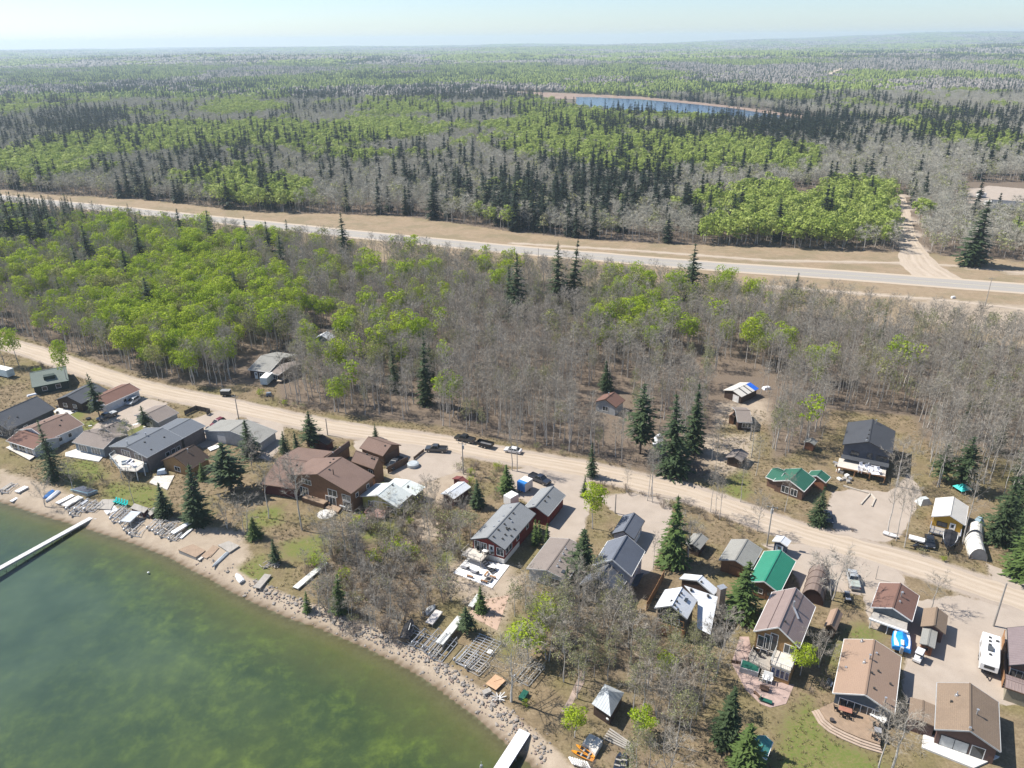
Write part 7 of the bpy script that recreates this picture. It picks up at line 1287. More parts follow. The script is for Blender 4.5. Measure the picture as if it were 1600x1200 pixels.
# ---------------- single trees read off the photograph: foot (x, y) and height
SP=[ # (pos+h, set, width factor, label)
 ((-25.30,202.36,23.2),SPR,1.0,'tall dark spruce standing alone among bare aspens above the gravel road'),
 ((28.41,210.88,10.2),SPR,1.5,'bushy spruce behind the brown hip-roofed cabin in the wood'),
 ((32.56,171.87,20.4),PINE,1.25,'broad pine with a bare lower trunk right of the brown forest cabin'),
 ((39.40,162.50,21.6),SPR,1.25,'tall bright-sided spruce beside the white covered boat in the clearing'),
 ((46.15,172.59,19.8),SPR,1.2,'tall spruce just behind the one beside the white covered boat'),
 ((32.13,126.86,16.2),SPRB,1.1,'large pale-tipped spruce between the grey-blue house drive and the dark shed'),
 ((13.37,122.71,12.1),SPR,1.9,'wide dark spruce between the tan flat roof and the blue-grey house'),
 ((9.66,116.30,7.6),SPR,1.2,'slim spruce at the lake end of the tan low roof'),
 ((-1.47,154.54,7.4),SPRB,1.5,'bushy green spruce next to the white and blue cargo trailer'),
 ((-8.16,148.16,7.4),SPR,1.7,'spruce beside the white-roofed red shed'),
 ((16.37,151.98,5.5),SPR,1.1,'small spruce at the road end of the red garage driveway'),
 ((-6.16,113.14,5.8),SPRB,1.15,'small bright spruce on the bare sand below the white patio'),
 ((-8.51,107.60,6.1),PINE,1.5,'bushy pine leaning over the stored dock sections'),
 ((-32.68,113.55,8.7),SPRB,1.1,'lone spruce in the shoreline brush near the rock bank'),
 ((-48.56,128.22,6.1),SPR,1.45,'spruce by the wood pile above the small wooden jetty'),
 ((-55.43,137.17,5.2),SPRB,1.7,'round little spruce at the edge of the shaded beach'),
 ((-38.76,114.00,4.8),SPRB,1.0,'yellowish young conifer at the lake edge of the brush'),
 ((-66.64,155.81,13.4),PINE,2.1,'big spreading dark pine between the grey garage and the beach'),
 ((-67.52,173.00,10.7),SPR,1.5,'spruce in front of the pale grey garage'),
 ((-59.12,174.84,6.4),SPR,1.35,'left one of two small spruces by the gravel road'),
 ((-55.19,173.07,7.2),SPR,1.3,'right one of two small spruces by the gravel road'),
 ((-52.59,176.75,10.8),PINE,1.5,'open-crowned pine beside the small red-walled shed'),
 ((-36.68,182.06,4.4),SPR,1.3,'small spruce behind the brown double garage by the road'),
 ((-75.26,161.20,5.0),SPRB,1.3,'short spruce beside the dark brown cabin'),
 ((-69.97,142.69,15.3),SPR,1.75,'huge dense spruce shading the beach'),
 ((-78.34,145.85,9.0),SPR,1.6,'smaller spruce hugging the left side of the huge beach spruce'),
 ((-116.68,194.95,14.6),PINE,1.0,'tall spruce between the slate cabin and the brown garage'),
 ((-112.09,162.53,16.6),SPR,.95,'tall spruce in front of the brown-roofed white house on the left'),
 ((-100.61,187.94,7.6),PINE,1.3,'pine beside the small grey-roofed cabin by the road'),
 ((104.78,153.30,14.4),PINE,1.4,'broad pine behind the yellow cabin'),((102.23,157.65,10.4),PINE,1.4,'pine left of the broad one behind the yellow cabin'),
 ((101.79,133.25,16.0),SPR,1.4,'large spruce at the right of the white fabric shelters'),
 ((103.79,129.89,13.9),SPR,1.4,'spruce at the right edge of the photo behind the fabric shelters'),
 ((100.57,121.67,14.9),SPRB,1.5,'bright green spruce at the right edge by the gravel apron'),
 ((108.61,140.17,12.9),SPR,1.3,'tall spruce at the back of the right-hand spruce clump'),
 ((66.31,140.21,9.6),SPR,1.3,'spruce in front of the green-roofed log cottage'),
 ((31.47,83.43,12.0),SPR,1.5,'large dark spruce near the lawn at the bottom of the photo'),
 ((33.34,78.41,9.3),SPRB,1.6,'second spruce beside the teal-roofed shed at the bottom'),
 ((41.54,111.20,12.1),SPRB,1.5,'yellow-green cedar between the white-roofed house and the green metal roof'),
 ((1.97,277.80,26.1),SPR,1.30,'spruce at the highway edge of the wood, in the centre'),((-0.95,287.79,17.8),SPR,1.43,'shorter spruce beside the central one at the highway edge'),
 ((23.42,287.00,28.4),SPR,1.17,'slim tall spruce overlapping the highway right of centre'),((17.82,285.62,27.6),SPR,1.17,'half-bare spruce next to the slim one by the highway'),
 ((71.90,295.04,24.5),SPR,1.49,'single spruce standing against the highway on the right'),
 ((-77.78,354.41,25.9),SPR,1.30,'tall spruce against the highway left of centre'),((-114.56,360.41,20.6),SPR,1.43,'left spruce of three by the highway'),((-114.35,391.47,14.9),SPR,1.56,'far spruce of three by the highway'),((-103.94,340.26,19.1),SPR,1.43,'near spruce of three by the highway'),
 ((-272.96,476.60,14.8),SPR,1.69,'spruce left of the highway bend'),((-169.70,345.89,24.3),SPR,1.43,'spruce in the green wood left of the highway'),((-171.43,397.96,19.7),SPR,1.69,'bushy spruce beside the highway on the left'),((-149.10,377.40,22.9),SPR,1.56,'tall spruce beside the highway on the left'),((-133.89,388.31,17.4),SPR,1.43,'small spruce beside the highway'),
 ((-193.84,346.80,22.9),SPR,1.56,'dark spruce left of the bright aspen stand'),((-186.47,323.40,19.2),SPR,1.5,'broad dark spruce in the grey aspens on the left'),((-163.51,318.85,18.7),SPR,1.82,'broad spruce above the bright aspens'),((-137.35,278.51,17.7),SPR,1.90,'dark spruce inside the bright aspen stand'),((-120.11,338.78,16.8),SPR,1.43,'small spruce right of the bright stand'),((-107.87,291.28,16.2),SPR,1.43,'spruce at the right end of the bright stand'),((-184.44,287.50,12.3),SPR,1.43,'little spruce in the grey wood on the left'),
 ((212.54,345.32,30.4),SPR,1.90,'big spruce beyond the highway by the side road'),((113.14,293.65,12.4),SPR,1.30,'tiny spruce by the highway verge on the right'),((128.99,250.15,11.7),SPR,1,'small spruce among grey saplings on the right'),
 ((-35.51,211.56,16.6),SPR,.8,'slender spruce left of the tall lone spruce'),((253.11,476.74,13.2),SPR,1.90,'spruce left of the side road beyond the highway'),((284.48,487.24,11.1),SPR,1.90,'spruce by the clearing beyond the highway'),
 ((19.18,160.79,9.7),SPR,1.0,'thin dark spruce at the road edge below the brown forest cabin'),((-245.88,377.61,35.2),SPR,1.2,'first spruce of the dark clump at the left edge'),((-234.18,371.04,33.2),SPR,1.2,'second spruce of the dark clump at the left edge'),((-234.18,379.62,28.6),SPR,1.1,'third spruce of the dark clump at the left edge'),((-255.51,383.01,31.9),SPR,1.2,'spruce at the very left edge of the photo'),((-231.79,387.17,23.4),SPR,1.3,'last spruce of the dark left clump'),
]
for i,(p,st,wd,lab) in enumerate(SP):
    hm={id(SPR):16,id(PINE):14,id(SPRB):10}[id(st)]
    plant('pine_tree' if st is PINE else 'spruce_tree',st[i%len(st)],hm,p[0],p[1],p[2],lab,'pine' if st is PINE else 'spruce',None,wd)
for i in range(16):
    a=tree_rng.random(); x_,y_=[u*(1-a)+v*a for u,v in zip((((-291.92,420.40)),((-259.01,378.14)))[i%2],(((-248.05,427.57)),((-223.27,374.23)))[i%2])]; plant('spruce_tree',SPR[i%8],16,x_+tree_rng.uniform(-3,3),y_+tree_rng.uniform(-3,3),tree_rng.uniform(19,26),'dark spruce in the dense spruce clump at the left edge below the highway','spruce','dense spruce clump at the left edge',1.25)
for (p,l) in (((4.48,133.16,6.7),'left cypress of three beside the red house'),((5.48,134.72,5.5),'middle cypress of three beside the red house'),((7.06,133.78,5.5),'right cypress of three beside the red house')):
    plant('cypress_tree',THUJA,6,p[0],p[1],p[2],l,'cypress','slim cypresses by the red house',1.1)
DT=[ # deciduous singles
 ((-137.04,216.94,16.1),GREEN,.7,'thin tall aspen with a small bright crown beside the gravel road'),((-162.99,235.01,13.5),GREEN,.9,'bright-leaved tree at the left end of the gravel road'),((-167.73,235.13,12.8),GREEN,.9,'bright-leaved tree at the left edge of the photo'),
 ((17.17,139.17,11.5),GREEN,1.1,'pale green tree between the red garage and the utility pole'),((-18.35,196.72,11.9),GREEN,1.5,'bright green bushy tree right of the tall lone spruce'),
 ((-54.60,144.40,13.2),BARE,1.0,'bare tree in front of the brown low-roofed house'),((-46.05,139.83,18.0),BARE,1.0,'tall bare tree before the deck of the brown house'),((-57.94,138.62,9.6),WIDE,1.2,'bare tree leaning over the shaded beach'),
 ((-34.18,128.82,11.8),WIDE,1.2,'forked bare tree above the lakeside bank'),((-37.78,129.73,8.9),WIDE,1.1,'bare tree by the end of the stored white dock section'),
 ((-0.64,91.71,12.1),WIDE,1.2,'large pale bare tree with long roots by the shore'),((1.11,97.98,6.9),WIDE,.9,'smaller bare tree behind the orange plywood'),
 ((20.37,89.38,9.5),WIDE,1.1,'bare birch right of the pyramid-roofed hut'),((53.51,77.11,13.0),BARE,1.5,'white-limbed birch by the semicircular deck'),((52.01,77.44,11.5),BARE,1.3,'second birch beside the semicircular deck'),
 ((60.09,115.69,11.6),WIDE,1.4,'bushy bare tree beside the brown barrel shed'),((77.37,112.73,7.0),WIDE,1.1,'bare tree between the brown bungalow and the road'),((51.08,98.43,7.9),WIDE,1.2,'half-leafed bare tree right of the metal-roofed house'),
 ((80.06,136.62,15.3),BARE,.8,'leaning birch at the foot of the new house driveway'),((81.15,131.38,14.7),BARE,.8,'birch beside the white utility trailer'),((80.46,133.62,14.9),BARE,.7,'thin birch near the small white boat by the road'),((93.73,132.27,17.7),BARE,.8,'tall leaning birch at the right of the yellow cabin'),((90.30,155.00,12.0),WIDE,1.0,'bare tree right of the new house deck'),
 ((30.77,150.07,12.9),BARE,.7,'leftmost thin bare aspen of the roadside row'),((31.81,149.25,14.2),BARE,.7,'second thin bare aspen of the roadside row'),((44.15,145.10,10.8),BARE,.8,'bare aspen right of the dark shed by the road'),((44.92,143.57,11.2),BARE,.7,'twin bare aspen by the road bend'),((45.40,142.06,11.0),BARE,.7,'slanting bare aspen by the road bend'),((52.00,149.13,11.6),BARE,.8,'bare aspen at the edge of the grassy clearing'),((60.69,144.79,9.9),BARE,.8,'bare tree before the green log cottage'),
 ((52.40,137.59,8.9),WIDE,.8,'bare tree on the near verge by the utility pole'),((27.78,124.88,8.5),BARE,.7,'thin bare tree on the drive of the blue-grey house'),((-0.22,164.22,14.1),BARE,.9,'forked bare aspen in front of the white car'),((1.04,163.89,15.1),BARE,.8,'leaning bare aspen beside the white car'),
 ((35.23,126.81,10.0),WIDE,1.1,'grey bare tree behind the large pale-tipped spruce'),((-87.17,150.18,9.3),BARE,.9,'bare birch on the lawn before the deck house'),((64.75,121.28,6.1),WIDE,.7,'thin bare tree by the parked covered jeep'),
 ((2.26,101.19,7.4),GREEN,1.9,'bright leafy shrubby tree beside the narrow lawn'),((5.22,106.26,7.9),GREEN,1.3,'pale green tree above the bright shrubby one'),((8.98,84.64,5.8),GREEN,1.5,'fresh green tree by the stone path near the shore'),((19.43,84.75,5.0),GREEN,1.8,'fresh green shrubby tree right of the pyramid roof hut'),((47.44,96.63,6.2),GREEN,1.3,'light green tree at the corner of the metal-roofed house'),
 ((-100.28,177.78,7.5),BUD,1.7,'yellowish willow between the grey bungalow and the small cabin'),((-9.18,135.20,7.2),BUD,1.8,'budding willow left of the red house'),((-12.04,137.56,5.7),BUD,1.7,'budding willow behind the map lot clearing'),
]
hmm={id(BARE):14,id(WIDE):9,id(GREEN):13,id(BUD):12}
for i,(p,st,wd,lab) in enumerate(DT):
    kn={id(BARE):'bare_tree',id(WIDE):'bare_tree',id(GREEN):'leafy_tree',id(BUD):'budding_tree'}[id(st)]
    plant(kn,st[i%len(st)],hmm[id(st)],p[0],p[1],p[2],lab,'tree',None,wd)
# ---------------- woods
CP=np.array([(*(-293.98,473.90),.1,.2,.7),(*(-396.37,654.79),.5,.3,.3),(*(-330.59,685.48),.65,.2,.15),(*(-233.43,644.00),.5,.25,.25),(*(-565.75,1025.85),.2,.3,.5),(*(-428.99,1094.67),.45,.35,.2),(*(-223.80,806.88),.6,.2,.2),(*(-116.35,576.62),.3,.5,.2),(*(-79.22,667.99),.45,.35,.2),(*(-34.44,545.83),.1,.65,.25),(*(-81.84,502.68),.1,.75,.15),(*(-69.35,907.42),.45,.4,.15),(*(24.76,568.10),.1,.4,.5),(*(28.80,476.62),.1,.4,.5),(*(68.08,474.60),.12,.28,.6),(*(108.11,654.97),.6,.2,.2),(*(186.31,649.53),.75,.15,.1),(*(117.68,436.25),.4,.5,.1),(*(144.25,452.19),.65,.3,.05),(*(187.94,468.44),.65,.32,.03),(*(199.93,432.32),.5,.47,.03),(*(216.32,584.05),.1,.85,.05),(*(339.11,638.90),.08,.87,.05),(*(343.75,548.84),.1,.85,.05),(*(252.84,429.79),.15,.8,.05),(*(69.47,835.14),.3,.3,.4),(*(179.24,884.29),.08,.17,.75),(*(278.45,862.81),.08,.17,.75),(*(390.65,807.15),.15,.45,.4),(*(489.15,798.57),.2,.4,.4),(*(3.23,969.08),.4,.4,.2),(*(-165.14,1066.29),.3,.5,.2),(*(-116.40,1563.03),.05,.2,.75),(*(150.41,1842.75),.05,.2,.75),(*(271.59,1700.47),.05,.1,.85),(*(411.03,1480.50),.05,.1,.85),(*(-448.64,1955.74),.2,.2,.6),(*(-881.33,1903.99),.2,.3,.5),(*(-810.62,2352.12),.4,.3,.3),(*(-1661.24,3344.51),.65,.3,.05),(*(-431.81,2870.50),.5,.42,.08),(*(417.97,2636.51),.5,.4,.1),(*(1007.29,2579.11),.3,.6,.1),(*(842.15,1787.51),.5,.4,.1),(*(710.63,1282.92),.2,.6,.2),(*(519.24,1309.81),.4,.4,.2),(*(-1376.05,4025.42),.1,.2,.7),(*(1888.93,3747.43),.1,.2,.7),(*(1192.88,5093.80),.5,.4,.1),(*(-2761.64,5184.54),.3,.3,.4),(*(23.77,5764.26),.5,.4,.1),
 (*(-244.06,380.02),.45,.3,.25),(*(-196.14,305.75),.35,.63,.02),(*(-162.40,313.35),.8,.2,0),(*(-129.96,321.40),.85,.15,0),(*(-126.30,258.92),.9,.1,0),(*(-205.40,354.88),.3,.6,.1),(*(-92.80,278.58),.5,.5,0),(*(-101.58,340.17),.3,.7,0),(*(-83.25,350.18),.3,.7,0),(*(-50.79,292.60),.15,.85,0),(*(-25.76,300.00),.13,.87,0),(*(-51.39,238.63),.33,.67,0),(*(-34.17,238.15),.32,.68,0),(*(-10.59,237.50),.04,.96,0),(*(-0.04,207.03),.03,.97,0),(*(-7.47,299.38),.3,.7,0),(*(19.63,275.04),.2,.8,0),(*(48.69,260.26),.4,.6,0),(*(71.02,288.59),.3,.7,0),(*(93.78,280.10),.2,.8,0),(*(83.94,246.54),.25,.75,0),(*(39.36,215.33),.03,.97,0),(*(114.91,258.27),.01,.99,0),(*(126.81,213.09),.01,.99,0),(*(157.68,232.85),.01,.99,0),(*(115.04,208.71),.25,.75,0),(*(123.26,172.95),.02,.9,.08),(*(-154.67,247.33),.3,.7,0),(*(-69.62,218.12),.3,.7,0)])
def kindprob(X,Y):
    th=X/(Y+1); lr=np.log(np.maximum(Y,60)); ct=CP[:,0]/(CP[:,1]+1); cl=np.log(CP[:,1])
    W=np.zeros((len(X),3)); tot=np.zeros(len(X))
    for i in range(len(CP)):
        d2=((th-ct[i])/.09)**2+((lr-cl[i])/.11)**2; w_=1/(d2+.08)**2; W+=w_[:,None]*CP[i,2:5]; tot+=w_
    return W/tot[:,None]
rng=np.random.RandomState(11)
def jitter_grid(x0,x1,y0,y1,s):
    gx,gy=np.meshgrid(np.arange(x0,x1,s),np.arange(y0,y1,s)); gx=gx+(np.arange(gx.shape[0])%2)[:,None]*s/2
    return (gx+rng.uniform(-.48,.48,gx.shape)*s).ravel(),(gy+rng.uniform(-.48,.48,gy.shape)*s).ravel()
NOTREE=[GRAVEL_YARDS[7],GRAVEL_YARDS[8],GRAVEL_YARDS[9],[(-93.30,245.59),(-75.59,245.09),(-67.00,215.65),(-68.58,199.99),(-85.38,200.39),(-85.67,218.53)],[(89.49,192.15),(111.71,193.65),(106.98,173.31),(93.59,149.41),(70.75,147.19)],[(61.14,166.08),(78.73,164.15),(72.63,144.57),(54.89,147.49)],[(63.04,219.62),(82.68,221.61),(76.58,196.53),(67.09,177.63),(57.29,155.65),(47.78,160.22),(48.69,178.04)],[(20.50,213.43),(36.07,213.03),(31.06,178.42),(19.27,178.68)],[(96.34,153.47),(111.89,153.16),(95.10,121.76),(81.56,130.28)],[(-74.24,267.35),(-63.04,270.47),(-54.10,230.45),(-63.97,228.07)],[(35.89,187.51),(43.76,187.33),(41.14,169.71),(33.35,166.66)],[(190.54,537.70),(213.90,536.34),(194.43,483.85),(173.15,484.97)],[(322.26,563.44),(386.62,559.47),(312.28,443.87),(263.56,446.28)],[(303.76,659.10),(321.87,657.81),(310.91,634.02),(293.40,635.22)]]
def allowed(X,Y):
    ok=np.ones(len(X),bool)
    for p in NOTREE: ok&=~inpoly(X,Y,p)
    return ok&(dline(X,Y,ROAD)>5.5)&(dline(X,Y,SIDE)>6)
# near wood between road and highway
X,Y=jitter_grid(-420,330,120,560,3.45)
k=inpoly(X,Y,NEARFOREST)&allowed(X,Y)&(np.abs(X)<Y*.78+25)
X,Y=X[k],Y[k]
for q in SP:                                   # the tall spruces stand clear of their neighbours
    px,py,_=q[0]; d=math.hypot(px,py); ux,uy=px/d,py/d; al=(X-px)*ux+(Y-py)*uy; ac_=np.abs(-(X-px)*uy+(Y-py)*ux); k=~((ac_<3.2)&(al>-13)&(al<3)); X,Y=X[k],Y[k]
# open the wood up: gaps following noise; ragged edge at the highway
gapn=fbm(X,Y,28,21); k=(gapn>.26)|(rng.rand(len(X))<.35); X,Y=X[k],Y[k]
LB2=[(-0.38,127.41),(7.16,122.22),(14.25,117.33),(23.45,113.57),(23.36,104.41),(28.59,103.55),(36.79,105.00),(37.80,100.38),(33.12,94.74),(29.22,87.02),(21.99,80.17),(22.80,74.91),(13.81,75.01),(9.59,89.77),(5.87,96.50),(2.80,100.88),(-1.04,112.19)]
RB1=[(103.71,176.83),(131.38,172.78),(138.94,159.87),(112.50,121.47),(106.43,132.05),(114.18,154.53),(96.39,152.08)]
BR=[(-0.17,175.62),(11.67,178.85),(25.58,168.42),(32.59,162.03),(31.16,153.35),(19.96,160.78),(9.24,164.03)]
BR2=[(24.23,157.74),(38.34,151.83),(44.77,147.68),(53.36,137.57),(50.65,133.02),(41.57,140.17),(29.24,150.64)]
def sample(poly,s):
    a=np.array(poly); x,y=jitter_grid(a[:,0].min(),a[:,0].max(),a[:,1].min(),a[:,1].max(),s); k=inpoly(x,y,poly)&(dline(x,y,ROAD)>4.5); return x[k],y[k]
X2,Y2=sample(LB2,3.15)
hutk=~inpoly(X2,Y2,[(10.60,95.74),(19.05,95.62),(18.14,85.95),(12.25,86.03)])&~inpoly(X2,Y2,[(7.36,86.69),(14.28,86.61),(14.34,79.17),(5.95,79.28)])&~inpoly(X2,Y2,[(18.52,117.26),(26.50,124.90),(41.66,121.65),(37.70,104.20),(23.31,102.09),(19.65,107.67)])&~inpoly(X2,Y2,[(13.79,133.67),(27.90,133.42),(25.38,118.09),(12.19,114.63)])&~inpoly(X2,Y2,[(15.16,89.70),(20.31,87.14),(18.99,79.12),(12.47,79.20)])
hutk&=~inpoly(X2,Y2,[(-1.03,129.53),(16.05,129.24),(15.98,116.38),(5.51,112.96),(-0.43,116.64)])
X2,Y2=X2[hutk],Y2[hutk]; X3,Y3=sample(RB1,3.8); k=allowed(X3,Y3); X3,Y3=X3[k],Y3[k]
pr=kindprob(X,Y); cl=(fbm(X,Y,22,31)-.5)*1.0; g=pr[:,0]+cl*1.1*np.minimum(pr[:,0],1-pr[:,0])*2; r=rng.rand(len(X))
kd=np.where(r<pr[:,2],2,np.where((rng.rand(len(X))*.8+.1)<g,1,0)); bud=rng.rand(len(X))<.16; kd=np.where((kd==0)&bud,3,kd)
W_=[np.stack([X,Y,kd,np.zeros(len(X))],1)]
kd2=np.where(rng.rand(len(X2))<.08,1,np.where(rng.rand(len(X2))<.5,3,0)); W_.append(np.stack([X2,Y2,kd2,np.ones(len(X2))],1))
kd3=np.where(rng.rand(len(X3))<.08,2,0); W_.append(np.stack([X3,Y3,kd3,np.full(len(X3),2)],1))
W_=np.concatenate(W_); order=np.argsort(np.hypot(W_[:,0],W_[:,1])); W_=W_[order]
hid=bpy.data.collections.new('tree_kinds')
def joined(pair,name):
    "trunk and crown in one mesh, for trees too far off to tell apart"
    a,b=pair; bm=bmesh.new(); bm.from_mesh(a); n=len(bm.faces); bm.from_mesh(b); me=bpy.data.meshes.new(name); bm.to_mesh(me); bm.free()
    me.materials.append(a.materials[0]); [me.materials.append(m) for m in b.materials]
    mi=np.zeros(len(me.polygons),np.int32); me.polygons.foreach_get('material_index',mi); mi[n:]+=1; me.polygons.foreach_set('material_index',mi); return me
def scatter(name,pts,rot,scl,idx,meshes,label):
    "points that carry instances of the given meshes, as one object of stuff"
    me=bpy.data.meshes.new(name); n=len(pts); me.vertices.add(n); me.vertices.foreach_set('co',np.asarray(pts,np.float32).ravel())
    for nm,t,dat in (('rot','FLOAT',rot),('pick','INT',idx)):
        A=me.attributes.new(nm,t,'POINT'); A.data.foreach_set('value',np.asarray(dat,np.float32 if t=='FLOAT' else np.int32))
    A=me.attributes.new('scl','FLOAT_VECTOR','POINT'); A.data.foreach_set('vector',np.asarray(scl,np.float32).ravel())
    o=bpy.data.objects.new(name,me); COL.objects.link(o); tag(o,label,None,None,'stuff')
    c=bpy.data.collections.new(name+'_kinds')
    for i,m in enumerate(meshes):
        q=bpy.data.objects.new('%s_%02d'%(name,i),m); c.objects.link(q)
    ng=bpy.data.node_groups.new(name,'GeometryNodeTree'); ng.interface.new_socket('Geometry',in_out='INPUT',socket_type='NodeSocketGeometry'); ng.interface.new_socket('Geometry',in_out='OUTPUT',socket_type='NodeSocketGeometry')
    N=ng.nodes; gi=N.new('NodeGroupInput'); go=N.new('NodeGroupOutput'); iop=N.new('GeometryNodeInstanceOnPoints'); ci=N.new('GeometryNodeCollectionInfo')
    ci.inputs[0].default_value=c; ci.inputs['Separate Children'].default_value=True; ci.inputs['Reset Children'].default_value=True
    def na(nm,t):
        a=N.new('GeometryNodeInputNamedAttribute'); a.data_type=t; a.inputs[0].default_value=nm; return [q for q in a.outputs if q.enabled][0]
    cx=N.new('ShaderNodeCombineXYZ'); L=ng.links.new; L(na('rot','FLOAT'),cx.inputs[2]); L(gi.outputs[0],iop.inputs['Points']); L(ci.outputs[0],iop.inputs['Instance']); iop.inputs['Pick Instance'].default_value=True
    L(na('pick','INT'),iop.inputs['Instance Index']); e2r=N.new('FunctionNodeEulerToRotation'); L(cx.outputs[0],e2r.inputs[0]); L(e2r.outputs[0],iop.inputs['Rotation']); L(na('scl','FLOAT_VECTOR'),iop.inputs['Scale']); L(iop.outputs[0],go.inputs[0])
    md=o.modifiers.new('scatter','NODES'); md.node_group=ng; return o
TL={0:('bare_tree',BARE,14,(9.5,15.5)),1:('leafy_tree',GREEN,13,(9,15.5)),2:('spruce_tree',SPR,16,(7,15)),3:('budding_tree',BUD,12,(7,12))}
LAB={(0,0):'bare grey aspen in the wood between the gravel road and the highway',(1,0):'leafy bright green aspen in the wood between the gravel road and the highway',(2,0):'small dark spruce in the wood between the gravel road and the highway',(3,0):'aspen just breaking bud in the wood between the gravel road and the highway',
 (0,1):'bare grey tree in the lakeside grove below the white-roofed house',(1,1):'leafy tree in the lakeside grove below the white-roofed house',(2,1):'x',(3,1):'tree with pale buds in the lakeside grove below the white-roofed house',
 (0,2):'bare birch in the thicket behind the yellow cabin',(2,2):'dark spruce in the thicket behind the yellow cabin'}
cnt={0:0,1:0,2:len([1 for q in SP if q[1] is not PINE]),3:0}; rest=[]
for x,y,kk,zn in W_:
    kk=int(kk); zn=int(zn)
    if cnt[kk]<(240 if kk!=2 else 240):
        cnt[kk]+=1; nm,st,hm,(h0,h1)=TL[kk]
        if zn==1: h0,h1=6.5,11
        lab=LAB[(kk,zn)]; plant(nm,tree_rng.choice(st if not(zn==1 and kk==0) else WIDE),hm if not(zn==1 and kk==0) else 9,x,y,tree_rng.uniform(h0,h1),lab,'tree' if kk!=2 else 'spruce',lab.replace('aspen','aspens').replace('birch','birches').replace('tree','trees',1),tree_rng.uniform(.85,1.2))
    else: rest.append((x,y,kk))
rest=np.array(rest)
NEARSET=[joined(p,'wood_tree') for p in BARE]+[joined(p,'wood_tree') for p in GREEN]+[joined(p,'wood_tree') for p in SPR]+[joined(p,'wood_tree') for p in BUD]
o0=[0,len(BARE),len(BARE)+len(GREEN),len(BARE)+len(GREEN)+len(SPR)]; on=[len(BARE),len(GREEN),len(SPR),len(BUD)]; hb=[14,13,16,12]
def toset(P,kdv,hr,offs,cnts,hbase,wj=(.85,1.2)):
    n=len(P); idx=np.zeros(n,int); scl=np.zeros((n,3))
    for kk in range(len(offs)):
        m=kdv==kk; q=m.sum(); 
        if not q: continue
        idx[m]=offs[kk]+rng.randint(0,cnts[kk],q); h=rng.uniform(*hr[kk],q)/hbase[kk]; w_=rng.uniform(*wj,q); scl[m]=np.stack([h*w_,h*w_,h],1)
    return idx,scl
if len(rest):
    idx,scl=toset(rest,rest[:,2].astype(int),[(9,15),(9,15.5),(8,16),(8,13)],o0,on,hb)
    scatter('wood',np.stack([rest[:,0],rest[:,1],np.zeros(len(rest))],1),rng.uniform(0,6.28,len(rest)),scl,idx,NEARSET,'rest of the aspen wood filling the strip before the highway')
# wood beyond the highway
MB_=[joined(lumpy(300+i,14,6.4+.5*(i%3),9,0,1,twigs=36,twl=2.0,tww=.12,c0=.42,nt=4,twm=M_ftw),'far_tree') for i in range(4)]
MG_=[joined(lumpy(320+i,13,7.0+.6*(i%3),9,30,.9,leafm=M_fl,c0=.42,nt=4,limbs=False),'far_tree') for i in range(4)]
MS_=[joined(conifer(340+i,16,5.2+.7*(i%3),.04,15,11,5,1.35,mat=M_ms),'far_tree') for i in range(4)]
MBd=[joined(lumpy(360+i,12,6.4,8,9,.8,leafm=M_bud,twigs=20,twl=2.0,tww=.12,c0=.42,nt=4,twm=M_ftw),'far_tree') for i in range(3)]
PONDCLEAR=[(-74.80,1738.77),(70.07,1638.99),(163.81,1555.52),(237.38,1481.68),(309.74,1339.25),(351.18,1223.54),(383.00,1116.01),(406.72,1034.23),(391.64,990.24),(333.29,943.29),(271.41,964.22),(206.84,1026.27),(141.19,1086.29),(95.60,1160.51),(66.83,1317.82),(39.02,1437.73),(-43.28,1569.92)]
def farzone(y0,y1,s,ext):
    X,Y=jitter_grid(-ext,ext,y0,y1,s); k=inpoly(X,Y,HFAR+[(14000,9500),(14000,20000),(-14000,20000),(-14000,600)])&(np.abs(X)<Y*.72+60)&~inpoly(X,Y,PONDCLEAR); X,Y=X[k],Y[k]
    if y0<700: k=allowed(X,Y); X,Y=X[k],Y[k]
    return X,Y
def kinds(X,Y,sd):
    pr=kindprob(X,Y); lg=np.clip(Y/400,1,5); fs=1. if Y.max()<1500 else 3.; cl=(fbm(X*.8,Y*.55,95*fs,sd,4)-.5); sp=(fbm(X*.8,Y*.6,60*fs,sd+5,4)-.5)
    r=rng.rand(len(X)); spr=r<np.where(Y>1440,.5,.78)*(.27*pr[:,2]+.32*pr[:,2]**2+.01)*np.clip(1+sp*7.5,0,3.5)
    g=pr[:,0]/(pr[:,0]+pr[:,1]+1e-6); gr=(rng.rand(len(X))*.25+.375)<(g+cl*1.9)
    kdv=np.where(spr,2,np.where(gr,1,0)); return np.where((kdv==0)&(rng.rand(len(X))<.2),3,kdv)
X,Y=farzone(280,1450,5.3,1150)
dens=rng.rand(len(X))<np.clip(1.25-(Y-350)/1800,.55,1); X,Y=X[dens],Y[dens]
kdv=kinds(X,Y,41); MIDSET=MB_+MG_+MS_+MBd
idx,scl=toset(np.stack([X,Y],1),kdv,[(9,14.5),(9,15),(12,25),(8,13)],[0,4,8,12],[4,4,4,3],[14,13,16,12],(.9,1.35))
scatter('far_forest',np.stack([X,Y,np.zeros(len(X))],1),rng.uniform(0,6.28,len(X)),scl,idx,MIDSET,'mixed aspen and spruce forest stretching away beyond the highway')
